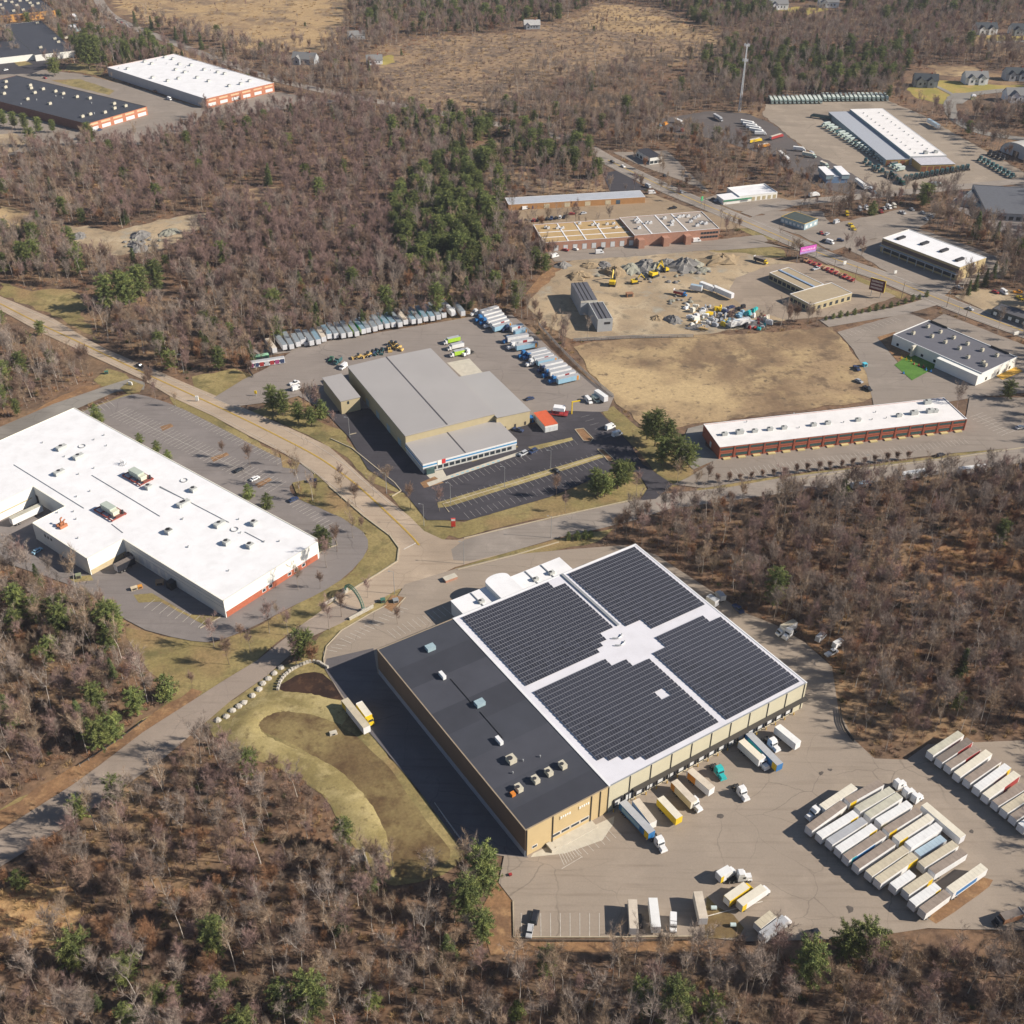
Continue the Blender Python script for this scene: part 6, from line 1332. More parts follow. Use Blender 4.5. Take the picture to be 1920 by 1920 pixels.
rail([(455, 664), (462, 690), (475, 708)], 'dark gate fence by the painted bus', mt=CHASS, name='fence', hgt=(.4, 1.0, 1.6))
rail([(1575, 1330), (1578, 1362), (1600, 1392)], 'dark fence at the wood edge beyond the docks', mt=CHASS, name='fence', hgt=(.3, .8, 1.3))
# green arch over the gate road
a, b_ = W(648, 1107), W(682, 1145); mid = (a+b_)/2; d = (b_-a).to_2d(); L_ = d.length
r = thing('arch_gate', 'green steel arch spanning the narrow road at its gate', 'arch', (mid.x, mid.y, 0), math.atan2(d.y, d.x)); m = MB(); pv = None; n_ = 18
for i in range(n_+1):
    t = math.pi*i/n_; P1 = Vector((-math.cos(t)*L_/2, -.35, math.sin(t)*5.2+.8)); P2 = Vector((-math.cos(t)*(L_/2-.9), -.35, math.sin(t)*4.2+.8))
    if pv:
        m.tube(pv[0], P1, .16, .16, 4); m.tube(pv[1], P2, .16, .16, 4); m.tube(pv[0]+Vector((0, .7, 0)), P1+Vector((0, .7, 0)), .16, .16, 4); m.tube(pv[1], P1, .1, .1, 3)
    m.tube(P1, P2, .1, .1, 3); m.tube(P1, P1+Vector((0, .7, 0)), .08, .08, 3); pv = (P1, P2)
m.build('truss', GREENP, r)
for s in (-1, 1): MB().box(s*L_/2-.9, s*L_/2+.9, -1, 1, -.4, 1.1, tx=.15, ty=.15).build('stone_base', STONE, r)
def low_wall(p0, p1, label, h=.9, w=.5, mt=None):
    a, b_ = W(*p0), W(*p1); d = b_-a; r = thing('low_wall', label, 'wall', (a.x, a.y, 0), math.atan2(d.y, d.x)); n = max(2, int(d.length/1.6)); me = MB().box(.02, d.length/n-.03, -w/2, w/2, -.4, h, tx=.03, ty=.03).mesh('block', mt or STONE)
    for i in range(n): inst('block', me, r, (i*d.length/n, 0, rnd.uniform(-.04, .02)))
    MB().box(-.1, d.length+.1, -w/2-.06, w/2+.06, h, h+.14).build('coping', CONC, r)
low_wall((608, 1135), (652, 1110), 'pale stone entrance wall left of the green arch'); low_wall((655, 1162), (700, 1138), 'pale stone entrance wall right of the green arch')
low_wall((833, 1090), (855, 1082), 'brick planter wall on the verge tip by the warehouse drive', 1.1, 2.6, BRICK_P)
# small ground things
def kiosk(u, v, sx, sy, sz, mt, name, label, cat, rz=20):
    p = W(u, v); r = thing(name, label, cat, (p.x, p.y, 0), R(rz)); MB().box(-sx/2, sx/2, -sy/2, sy/2, -.1, sz, tx=.04, ty=.04).build('cabinet', mt, r); MB().box(-sx/2-.1, sx/2+.1, -sy/2-.1, sy/2+.1, sz, sz+.1).build('lid', mt, r); MB().box(-sx*.35, sx*.35, -sy/2-.05, -sy/2-.005, .15, sz*.85).build('door', DKTRIM, r)
kiosk(718, 1128, 1.7, 1.5, 1.3, GREENP, 'transformer_box', 'green electric box on the grass strip by the stall row', 'electric box'); kiosk(742, 1128, 2.0, 1.8, 1.1, STEELP, 'transformer_box', 'grey box on the leaf covered island', 'electric box'); kiosk(148, 1083, 2.0, 1.8, 1.6, mat('olive_box_paint', (.25, .27, .17), .7), 'transformer_box', 'olive box beside the plant wing corner', 'electric box'); kiosk(200, 700, 1.8, 1.4, 1.2, GREENP, 'transformer_box', 'green box on the lit verge by the main road', 'electric box')
for u, v, lab in ((1338, 1705, 'small pale tank on the bare earth patch, upper one'), (1374, 1737, 'small pale tank on the bare earth patch, lower one')):
    p = W(u, v); r = thing('tank', lab, 'tank', (p.x, p.y, 0)); MB().tube((-.8, 0, .8), (.8, 0, .8), .6, .6, 10, 0, True).build('shell', mat('pale_cyan_tank', (.5, .6, .6), .5), r); MB().box(-.6, .6, -.4, .4, -.1, .3).build('cradle', CHASS, r)
kiosk(252, 1105, 2.4, 1.4, 1.1, mat('cream_crate', (.6, .5, .35), .8), 'crate', 'cream crate beside the orange one on the plant drive', 'crate', 30); kiosk(263, 1102, 1.6, 1.4, 1.0, VOR, 'crate', 'orange crate on the plant drive', 'crate', 30); kiosk(300, 1094, 3, 2.4, 1.2, mat('brown_pallet_wood', (.35, .23, .14), .9), 'pallet_heap', 'brown pallet heap at the shaded plant wall', 'pallets', 10)
kiosk(957, 1641, .7, .7, .5, VRD, 'crate', 'tiny red box lying on the yard near the big pine', 'crate')
# signs
def sign(u, v, w, h, z, mt, label, rz=0, edge=None, letters=None, lm=None, posts=2, name='sign_board', face2=None, tilt=0):
    p = W(u, v); r = thing(name, label, 'sign', (p.x, p.y, 0), R(rz)); MB().box(-w/2, w/2, -.25, .25, z, z+h).build('panel', edge or mt, r); MB().box(-w/2+.12, w/2-.12, -.29, -.254, z+.12, z+h-.12).build('face', mt, r)
    for i in range(posts):
        x = (i-(posts-1)/2)*w*.6; MB().tube((x, 0, -.4), (x, 0, z), .22, .2, 6).build('post', STEELP, r)
    if letters: letters(r, w, h, z, lm)
    return r
def pinkl(r, w, h, z, lm):   # worn band of unreadable strokes
    m = MB(); rr = random.Random(3); x = -w*.4
    while x < w*.36:
        q = rr.uniform(.5, 1.3); m.box(x, x+q, -.33, -.295, z+h*.42, z+h*.42+rr.uniform(.7, 1.5)); x += q+.3
    m.build('lettering', lm, r); MB().box(-w/2+.2, w/2-.2, -.32, -.295, z+.2, z+h*.3).build('lower_band', mat('lilac_poster', (.42, .3, .6), .5), r)
sign(1512, 486, 13, 5, 4.2, mat('magenta_poster', (.62, .12, .5), .5), 'bright pink roadside billboard above the highway bend', -58+85, UNITD, pinkl, mat('pale_pink_letters', (.75, .5, .7), .5), 3, 'billboard')
def hotl(r, w, h, z, lm):
    for row in range(3):
        m = MB(); rr = random.Random(row+5); x = -w*.4
        for k in range(9): q = .55; m.box(x, x+q, -.33, -.295, z+h*(.18+.27*row), z+h*(.18+.27*row)+h*.15); x += w*.085
        m.build('letter_row', lm, r)
sign(1641, 556, 9.5, 7.5, 3.5, mat('maroon_sign_face', (.12, .035, .045), .6), 'big maroon motel sign with pale letter rows and yellow edge', -38, VYE, hotl, mat('pale_sign_letters', (.6, .5, .45), .6), 2, 'motel_sign')
def toteml(r, w, h, z, lm): MB().box(-w/2+.1, w/2-.1, -.33, -.295, z+h*.72, z+h*.95).build('top_panel', WHITE_W, r)
sign(850, 988, 1.9, 4.2, .3, mat('red_sign_face', (.62, .06, .04), .5), 'red and white totem sign on the grass at the junction', 5, None, toteml, None, 1, 'totem_sign')
sign(370, 752, 1.6, 2.6, .3, WHITE_W, 'small white sign in the verge by the plant stalls', 0, None, None, None, 1); sign(245, 722, 2.2, 1.6, .3, WHITE_W, 'white sign on the lane corner island', -20); sign(480, 742, 1.2, 1.6, 1.2, VYE, 'yellow warning sign by the bus yard entrance', 0, None, None, None, 1); sign(1315, 385, 1.8, 3, 3.5, mat('green_sign_face', (.1, .4, .18), .5), 'green fuel sign on a pole beside the highway', 30, None, None, None, 1, 'totem_sign')
sign(1583, 497, 2.2, 2, .5, WHITE_W, 'white roadside sign near the highway opposite the tan office', 20, None, None, None, 1); sign(1678, 514, 2, 1.8, .5, WHITE_W, 'white sign in the verge in front of the tan office', 20, None, None, None, 1); sign(1904, 630, 3.2, 1.8, .8, WHITE_W, 'white sign in the dark hedge by the nursery lot', 20, None, None, None, 1); sign(1470, 305, 1.5, 3, 1, WHITE_W, '') if False else None
# orange roofed shed and its neighbours at the garage
b = Bld('tool_shed', 'red orange roofed shed with white roll doors in the dark car park', 'shed', (1022, 799), (1046, 794), (1028, 768), 3.6, WHITE_W, mat('orange_red_roof', (.6, .12, .05), .6, .1, 1), par=.05, parapet=mat('orange_red_roof', (.6, .12, .05), .6))
b.wins('y0', 3, 1.9, .2, 2.6, DOORW, name='roll_door')
p = W(1048, 776); r = thing('white_tank_frame', 'white topped tank unit with red frame next to the orange shed', 'tank', (p.x, p.y, 0), R(-12)); MB().box(-3, 3, -2, 2, 2.6, 4.2, tx=.3, ty=.3).build('tank', WHITE_RF, r); m = MB()
for x in (-2.8, 2.8):
    for y in (-1.8, 1.8): m.box(x-.15, x+.15, y-.15, y+.15, -.3, 2.6)
m.box(-4, 4.5, -2.6, 2.2, .5, .9); m.build('red_frame', VRD, r)
kiosk(990, 790, 5, 2.6, 2.6, VBL, 'container', 'blue container between the garage wing and orange shed', 'container', 12)
p = W(1072, 776); r = thing('hoist', 'yellow hoist frame at the corner of the dark car park', 'hoist', (p.x, p.y, 0), R(20)); m = MB(); m.box(-.25, .25, -.25, .25, -.3, 6.5); m.build('post', VYE, r); MB().box(-.3, 4.2, -.25, .25, 6.5, 7).build('beam', VYE, r)
# heaps on the building site
def heap(u, v, rx, ry, h, mt, label, seed, name='spoil_heap'):
    p = W(u, v); rr = random.Random(seed); m = MB(); n = 16; rg = [(1, -.35), (.86, .12), (.62, .52), (.36, .84), (.14, 1)]; vs = []
    for q, z in rg:
        for i in range(n): t = i*6.283/n; f = q*rr.uniform(.72, 1.25); vs.append((math.cos(t)*rx*f, math.sin(t)*ry*f, h*.8*z*rr.uniform(.62, 1.2) if z > 0 else -.4))
    fs = [(k_*n+i, k_*n+(i+1) % n, (k_+1)*n+(i+1) % n, (k_+1)*n+i) for k_ in range(4) for i in range(n)]+[tuple(range(4*n, 5*n))]; m.add(vs, fs); o = m.build(name, mt, None, (p.x, p.y, 0), rr.uniform(0, 3)); tag(o, label, 'heap')
heap(1085, 518, 9, 7, 3.6, SOIL, 'brown spoil heap nearest the concrete shell', 1); heap(1152, 512, 9, 7, 5.5, SOIL, 'steep sandy spoil heap behind the digger', 2); heap(1180, 506, 9, 7, 4.5, GRAVEL, 'grey green gravel heap right of the sandy one', 3); heap(1212, 500, 12, 8, 4.5, STONED, 'dark rubble heap behind the yellow machines', 4); heap(1230, 503, 9, 7, 4.2, GRAVEL, 'pale gravel heap behind the yellow machines', 5); heap(1282, 500, 12, 10, 6.5, STONED, 'largest dark rock heap of the building site', 6); heap(1300, 497, 9, 7, 4, GRAVEL, 'gravel heap leaning on the big rock heap', 7); heap(1350, 488, 16, 9, 5, SOIL, 'broad brown earth mound by the grass strip', 8); heap(1262, 600, 7, 5, 3.4, STONED, 'dark cone of gravel near the scattered scrap', 9); heap(1055, 498, 6, 5, 3, STONED, 'dark heap at the track above the concrete shell', 10)
heap(262, 442, 9, 7, 3, STONED, 'dark boulder heap on the left gravel clearing, upper', 11); heap(258, 462, 11, 6, 2.6, STONED, 'dark boulder heap on the left gravel clearing, lower', 12); heap(318, 436, 9, 6, 3, GRAVEL, 'gravel heap at the trees of the left clearing', 13); heap(148, 442, 7, 5, 2.5, STONED, 'small rock heap at the left tip of the clearing', 14)
for u, v, rx, ry, hh, mt, lab, sd in ((1105, 498, 7, 5, 2, SOIL, 'low earth heap left of the steep sandy one', 21), (1135, 496, 6, 4, 1.8, STONED, 'low dark heap along the brick workshop lane', 22), (1250, 492, 7, 5, 2.6, STONED, 'dark rubble strip behind the farthest excavator', 23), (1318, 506, 6, 4, 1.8, GRAVEL, 'low gravel heap right of the big rock heap', 24), (1232, 596, 5, 4, 1.6, SOIL, 'small earth heap among the scrap field edge', 25), (1305, 612, 8, 4, 1.6, STONED, 'long dark rubble strip below the timber stacks', 26), (1420, 606, 10, 3, 1.6, STONED, 'rubble strip at the hotel lot corner', 27), (1100, 540, 4, 3, 1.3, SOIL, 'small earth heap beside the shell roof', 28)): heap(u, v, rx, ry, hh, mt, lab, sd)
for i in range(96):
    c = ((262, 446), (255, 464), (1200, 504), (1290, 508), (1240, 520), (1330, 600), (1285, 560), (1150, 508))[i % 8]; p = W(c[0]+rnd.uniform(-30, 40), c[1]+rnd.uniform(-6, 10)); o = inst('boulder', rock(i % 4, 1, STONED if i % 3 else GRAVEL), None, (p.x, p.y, 0), i); s = rnd.uniform(.8, 1.9); o.scale = (s, s, s); g = ('large' if s > 1.5 else ('small' if s < 1.15 else 'middling'))+(' dark' if i % 3 else ' pale')+' loose rock by the '+('upper clearing heap', 'lower clearing heap', 'heap behind the machines', 'biggest rock heap', 'farthest excavators', 'timber stacks', 'white site trailers', 'steep sandy heap')[i % 8]; tag(o, g, 'rock', g)
def digger(u, v, rz, label, s=1.0, boom=50):
    p = W(u, v); r = thing('excavator', label, 'excavator', (p.x, p.y, 0), R(rz)); r.scale = (s,)*3
    for y in (-1.1, 1.1): MB().box(-2, 2, y-.35, y+.35, 0, .9, tx=.35).build('track', CHASS, r)
    MB().box(-2.2, 1.2, -1.2, 1.2, 1.0, 2.2, tx=.1, ty=.05).build('house', VYE, r); MB().box(.1, 1.3, -1.2, -.1, 2.2, 3.3, tx=.12, ty=.05).build('cab', DARKGLASS, r)
    m = MB(); m.tube((1, .3, 1.8), (3.6, .3, 5.0), .3, .28, 5); m.tube((3.6, .3, 5.0), (6.0, .3, 2.2), .26, .2, 5); o = m.build('boom', VYE, r); MB().box(5.6, 6.8, -.4, 1.0, 1.0, 2.2, tx=.2, ty=.1).build('bucket', CHASS, o)
digger(1148, 534, 80, 'upright yellow excavator by the sandy heap', 1.5); digger(1190, 531, 20, 'small yellow excavator left of the pair', 1.1); digger(1226, 518, 40, 'yellow excavator in front of the pale gravel heap', 1.5); digger(1247, 508, 120, 'farthest yellow excavator beside the big rock heap', 1.1)
# site vehicles and trailers
cG, cH = zm(1000, 450, 6), zm(1300, 450, 4.174)
trailer(cH(310, 420), cH(160, 355), 'w', VW, 'white site trailer, lower end of the white line of three', None, None, wh=False); trailer(cH(165, 365), cH(60, 325), 'w', VW, 'white site trailer in the middle of the white line', wh=False); trailer(cH(70, 360), cH(-20, 345), 's', VW, 'blue grey site trailer at the upper end of the white line', wh=False)
boxtruck(cG(1585, 560), cG(1690, 585), VRD, 'd', VBL, 'dark red flatbed truck with blue cab on the building site', None, 2.6); car(cH(960, 230), cH(995, 220), VSI, 'silver pickup in front of the hotel', None, 'pickup'); boxtruck(cH(480, 125), cH(560, 150), VBK, 'd', VYE, 'dark dump truck with yellow cab by the lawn strip', None, 3)
kiosk(1180, 555, 4, 3, 2, VBR, 'skip', 'dark red skip in the middle of the building site', 'skip', 15)
DB = [VW, VW, VSI, VLB, VRD, WHITE_W, VGY, VNV, VTE, VCR, VYE, VBK]
for i in range(96):
    u = 1290+ (i*37 % 150)+rnd.uniform(-4, 4); f = (u-1290)/150; v = 575+ (i*17 % 40)*.9 + rnd.uniform(-3, 3)+ (8 if u > 1400 else 0)
    if v < 592 and u > 1420: continue
    p = W(u, v); mt = DB[(i*5) % 12]; sx, sy, sz = rnd.uniform(1.2, 4.5), rnd.uniform(.9, 2.2), rnd.uniform(.6, 2.4)
    r = MB().box(-sx/2, sx/2, -sy/2, sy/2, -.1, sz, tx=rnd.uniform(0, .25), ty=rnd.uniform(0, .2)).box(-sx*.3, sx*.2, -sy*.3, sy*.3, sz, sz+rnd.uniform(.1, .5)).build('scrap_container', mt, None, (p.x, p.y, 0), rnd.uniform(0, 3)); g = ('long ' if sx > 3 else 'short ')+('high ' if sz > 1.6 else 'low ')+mt.name.split('_')[0]+' scrap piece at the '+('west' if u < 1330 else ('middle' if u < 1390 else 'east'))+' part of the scrap field'; g = g.replace('west', 'timber side').replace('east', 'hotel side'); tag(r, g, 'scrap', g)
trailer(cH(440, 605), cH(285, 640), 'w', VW, 'white trailer lying among the scrap', wh=False)
for i, (x, y) in enumerate(((20, 640), (40, 665), (60, 690), (15, 690))):
    p = W(*cH(x, y)); r = thing('timber_stack', ('upper', 'right', 'lower', 'left')[i]+' stack of yellow timber beside the scrap field', 'timber', (p.x, p.y, 0), R(-50+i*9)); me = MB().box(-4, 4, -.16, .16, 0, .3).mesh('beam', mat('yellow_timber', (.55, .37, .15), .8))
    for q in range(8): inst('beam', me, r, (rnd.uniform(-.5, .5), (q % 4)*.42-.6, .3*(q//4)))
for i in range(12):
    t = i/11; p = W(1511+t*88, 489+t*37); o = tag(car((1511+t*88, 489+t*37), (1514+t*88, 486.5+t*37), VRD if i % 4 else VBR, 'x', 'machines in line behind the hotel', ('pickup', 'car', 'car')[i % 3], far=True), ('dull red' if i % 4 else 'rusty')+f' small machine, {ORD[i]} from the pink billboard in the line behind the hotel', 'machine')
# depot fleets
k8 = zm(1400, 150, 3.692)
def fleet(n, fn): 
    for i in range(n): fn(i)
FT = 'pale depot trucks in the row along the trees'
fleet(27, lambda i: boxtruck((1443+i*8.3, 178-(i > 11)*4-i*.05), (1448.5+i*8.3, 187-(i > 11)*4-i*.05), VSG, 'e', VSG, f'pale sage box truck, {ORD[i]} from the mast in the row above the depot', FT, 3.4))
fleet(21, lambda i: boxtruck((1556+i*7.0, 228+i*4.15), (1545+i*7.0, 230+i*4.15), VSG if i % 5 != 3 else VDT, 'e' if i % 5 != 3 else 'd', VSG, ('pale sage' if i % 5 != 3 else 'dark teal')+f' truck, {ORD[i]} down the depot lean-to', 'trucks along the depot lean-to', 3.4))
boxtruck((1560, 217), (1525, 212), VDT, 'd', VDT, 'dark teal truck at the far end of the depot lean-to', None, 3.6)
fleet(13, lambda i: tractor((1698+i*9.6, 337-i*1.7), (1695+i*9.6, 333.5-i*1.7), VDT, f'dark green tractor unit, {ORD[i]} from the van truck in the depot front row', 'front row tractor units'))
fleet(9, lambda i: tractor((1838+i*7.4, 301+i*4.0), (1833+i*7.4, 302.5+i*4.0), VDT, f'dark green tractor unit, {ORD[i]} from the depot in the slanting row', 'slanting row tractor units'))
fleet(4, lambda i: tractor((1856+i*8, 290+i*3.2), (1851+i*8, 292+i*3.2), VBK, f'black tractor unit, {ORD[i]} of four behind the slanting row', 'black tractor units by the depot'))
fleet(9, lambda i: tractor((1622+i*8, 305+i*4+(i % 3)*3), (1620+i*8, 308+i*4), VDT, f'dark green tractor unit, {ORD[i]} one strewn in front of the lean-to end', 'scattered tractor units'))
boxtruck((1676, 322), (1695, 338), VGN, 'd', VDT, 'green covered truck in front of the depot', None, 3.4); trailer((1741, 222), (1761, 234), 's', VW, 'lone pale trailer on the far side of the depot', wh=False); boxtruck((1742, 342), (1762, 341), VSG, 's', VSG, 'sage van truck beside the front tractor row', None, 3.2)
car((1710, 309), (1716, 310), VW, 'white car at the depot front corner'); car((1692, 308), (1690, 312), VBR, 'brown car at the depot lean-to end')
# salvage yard
SY = 'vehicles scattered in the salvage yard'
for i, (u, v, u2, v2, c, k_) in enumerate(((1268, 222, 1278, 226, VW, 't'), (1340, 213, 1352, 220, VSI, 't'), (1390, 224, 1412, 228, VW, 't'), (1394, 229, 1418, 233, VW, 't'), (1400, 234, 1425, 238, VW, 't'), (1406, 239, 1430, 243, VW, 't'), (1415, 246, 1433, 246, VW, 't'), (1262, 240, 1268, 243, VSI, 'c'), (1280, 246, 1285, 243, VRD, 'c'), (1308, 240, 1310, 244, VW, 'c'), (1352, 252, 1350, 258, VW, 'c'), (1342, 254, 1346, 256, VLB, 'c'), (1405, 262, 1425, 258, VYE, 't'), (1420, 272, 1440, 268, VOR, 't'), (1445, 256, 1465, 250, VRD, 't'), (1462, 282, 1478, 296, VW, 't'), (1488, 274, 1506, 276, VW, 't'), (1506, 284, 1526, 288, VSG, 't'), (1522, 290, 1530, 294, VSI, 'c'), (1540, 302, 1550, 306, VSG, 't'), (1606, 334, 1622, 346, VW, 't'), (1628, 354, 1632, 357, VSI, 'c'), (1634, 358, 1638, 361, VSI, 'c'), (1640, 362, 1643, 365, VLB, 'c'), (1518, 362, 1532, 360, VW, 't'), (1238, 236, 1242, 240, VLB, 'c'), (1248, 234, 1252, 232, VOR, 'c'))):
    cn = c.name.split('_')[0]
    if k_ == 't': boxtruck((u, v), (u2, v2), c, {'white': 'w', 'silver': 'g'}.get(cn, 't'), c, cn+' box truck in the salvage yard, '+(ORD[i] if i < 28 else 'last')+' counted from the far left', SY, 3.2)
    else: car((u, v), (u2, v2), c, cn+' car in the salvage yard, '+ORD[i]+' counted from the far left', SY, 'car' if i % 2 else 'van', far=True)
# cars in far lots
def cars(lst, group, where):
    for i, (u, v, u2, v2, c, kd) in enumerate(lst): car((u, v), (u2, v2), c, f'{c.name.split("_")[0]} {kd} {where}, {ORD[i % 29]} in line', group, kd, far=True)
cars([(968+i*8.2, 418-i*.9, 970+i*8.2, 414-i*.9, (VBK, VNV, VBK, VW, VRD, VBK, VSI, VBK, VNV, VBK, VW, VBK)[i], ('car', 'suv', 'pickup')[i % 3]) for i in range(12)], 'cars parked behind the brick workshop', 'behind the tan roofed workshop')
cars([(985+i*9.5, 392-i*.9, 992+i*9.5, 391-i*.9, (VW, VBK, VNV, VBK, VBK, VSI, VRD, VBK)[i], ('van', 'car')[i % 2]) for i in range(8)], 'cars before the zinc shed', 'before the long zinc shed')
cars([(1072, 402, 1078, 402, VRD, 'car'), (1094, 401, 1100, 400, VSI, 'car'), (1078, 468, 1086, 470, VW, 'car'), (1040, 482, 1052, 479, VW, 'van'), (1124, 475, 1138, 474, VW, 'van'), (1306, 453, 1316, 452, VW, 'van'), (1060, 470, 1066, 471, VRD, 'car'), (1126, 467, 1132, 467, VBK, 'car'), (1262, 391, 1270, 390, VBK, 'pickup'), (1215, 351, 1225, 356, VSI, 'van'), (1222, 363, 1235, 362, VW, 'van'), (1338, 375, 1344, 378, VBK, 'car'), (1344, 377, 1350, 376, VSI, 'car')], 'cars round the brick workshops', 'in the brick workshop yard')
cars([(1588, 403, 1590, 407, VYE, 'van'), (1612, 394, 1616, 399, VSI, 'van'), (1624, 392, 1630, 398, VW, 'van'), (1640, 395, 1643, 398, VBK, 'car'), (1652, 398, 1654, 402, VRD, 'pickup'), (1658, 392, 1662, 396, VSI, 'car'), (1666, 390, 1676, 396, VW, 'van'), (1676, 388, 1682, 394, VCR, 'van'), (1692, 400, 1700, 404, VSI, 'pickup'), (1710, 394, 1716, 398, VGY, 'car'), (1730, 400, 1736, 404, VGY, 'car'), (1746, 406, 1752, 410, VSI, 'car'), (1736, 412, 1742, 415, VSI, 'car'), (1568, 418, 1576, 415, VSI, 'van'), (1540, 438, 1543, 442, VRD, 'car'), (1550, 440, 1556, 437, VSI, 'car'), (1546, 452, 1553, 450, VBK, 'car'), (1556, 456, 1562, 458, VW, 'van'), (1575, 452, 1585, 453, VNV, 'suv'), (1595, 423, 1600, 427, VYE, 'pickup'), (1600, 430, 1604, 433, VYE, 'pickup')], 'cars on the lot behind the yellow eaved shop', 'behind the yellow eaved shop')
cars([(1866, 549, 1874, 552, VRD, 'car'), (1882, 550, 1892, 556, VW, 'van'), (1908, 549, 1914, 549, VOR, 'pickup'), (1912, 560, 1922, 566, VYE, 'pickup'), (1798, 540, 1803, 542, VSI, 'car')], 'cars on the sandy lot', 'on the sandy highway lot')
cars([(85, 147, 90, 149, VRD, 'car'), (11, 132, 16, 131, VW, 'car'), (175, 248, 181, 246, VSI, 'van'), (186, 245, 192, 243, VNV, 'pickup'), (318, 187, 323, 189, VW, 'van'), (290, 172, 296, 174, VBR, 'pickup'), (240, 268, 246, 269, VBK, 'car'), (2, 108, 6, 110, VW, 'car')], 'cars round the upper left works', 'beside the upper left works')
cars([(198+i*7+(i % 3)*2, 27+i*4.0, 201+i*7+(i % 3)*2, 29+i*4.0, (VSI, VBK, VW, VBK, VRD, VSI, VW, VBK, VSI, VW, VNV, VW, VBK, VSI)[i], 'car') for i in range(14)], 'cars queued on the far highway bend', 'on the far highway bend')
cars([(1912, 803, 1925, 800, VW, 'car'), (1762, 855, 1778, 851, VBK, 'car')], 'cars at the long office', 'at the long office'); 
for u, v, u2, v2, lab in ((1688, 888, 1738, 880, 'white trailer behind bare trees below the long office'), (1800, 878, 1850, 872, 'low white trailer farther right below the long office'), (1915, 872, 1940, 868, 'white trailer farthest along the lane below the long office')): trailer((u, v), (u2, v2), 'w', VW, lab, wh=False)
boxtruck((1597, 908), (1625, 903), VSI, 's', VNV, 'blue grey truck behind the bare wood edge below the long office', None, 2.6)
p = W(1625, 700); car((1606, 692), (1614, 700), VNV, 'dark truck with cyan load at the dirt lot edge', None, 'pickup'); kiosk(1621, 686, 2, 2, 1.6, mat('cyan_tarp', (.1, .5, .62), .6), 'crate', 'cyan tarpaulin box at the dirt lot edge', 'crate'); car((1610, 716), (1618, 720), VGY, 'grey car at the dirt lot corner'); car((1626, 730), (1632, 734), VBK, 'black pickup at the dirt lot corner', None, 'pickup')
# planting islands in the plant car park, play yard
for i, (u, v, u2, v2) in enumerate(((385, 866, 430, 850), (396, 868, 432, 853), (488, 912, 512, 898), (305, 806, 326, 797))): pass
for i in range(9):
    p = W(1690+(i*23 % 60), 672+(i*11 % 30)); r = thing('play_toy', ('yellow', 'red', 'blue')[i % 3]+' play thing on the green nursery yard', 'toy', (p.x, p.y, 0), i, 'play things on the green nursery yard'); mt = (VYE, VRD, VBL)[i % 3]; MB().box(-.6, .6, -.4, .4, 0, .7, tx=.2, ty=.1).build('body', mt, r); MB().box(-.1, .1, -.1, .1, .7, 1.6).build('post', mt, r)
p = W(1824, 186); r = thing('gate_house', 'tiny white and yellow hut beside the residential turning circle', 'hut', (p.x, p.y, 0)); MB().box(-2, 2, -1.5, 1.5, -.3, 3).build('wall', mat('pale_yellow_hut', (.6, .55, .3), .7), r); MB().box(-2.3, 2.3, -1.8, 1.8, 3, 4.4, tx=1.0, ty=.8).build('roof', WHITE_RF, r)
# ---------------- vegetation ----------------
BARKS = [mat('grey_bark', (.26, .22, .185), .9, .25, 1.2), mat('pale_bark', (.46, .41, .36), .9, .2, 1.2), mat('brown_bark', (.15, .11, .085), .9, .25, 1.2)]
TWIGS = [mat('grey_twigs', (.3, .24, .2), .9, .22, .3, per_obj=.22), mat('tan_twigs', (.33, .24, .165), .9, .22, .3, per_obj=.22), mat('purple_twigs', (.29, .195, .17), .9, .22, .3, per_obj=.22), mat('brown_twigs', (.255, .172, .128), .9, .22, .3, per_obj=.22), mat('rust_twigs', (.33, .18, .1), .9, .22, .3, per_obj=.22)]
NEEDLE = [mat('dark_needles', (.12, .15, .046), .8, .35, .5, per_obj=.28), mat('sunny_needles', (.2, .225, .065), .8, .3, .5, per_obj=.28), mat('blue_needles', (.095, .12, .05), .8, .35, .5, per_obj=.28)]
def tri(mb, p, d, L, w, rr, mi=0):
    a = Vector((rr.gauss(0, 1), rr.gauss(0, 1), rr.gauss(0, 1))).cross(d)
    if a.length < 1e-4: a = d.orthogonal()
    a.normalize(); q = p+d*L
    mb.add([p-a*w/2, p+a*w/2, q], [(0, 1, 2)], mi)
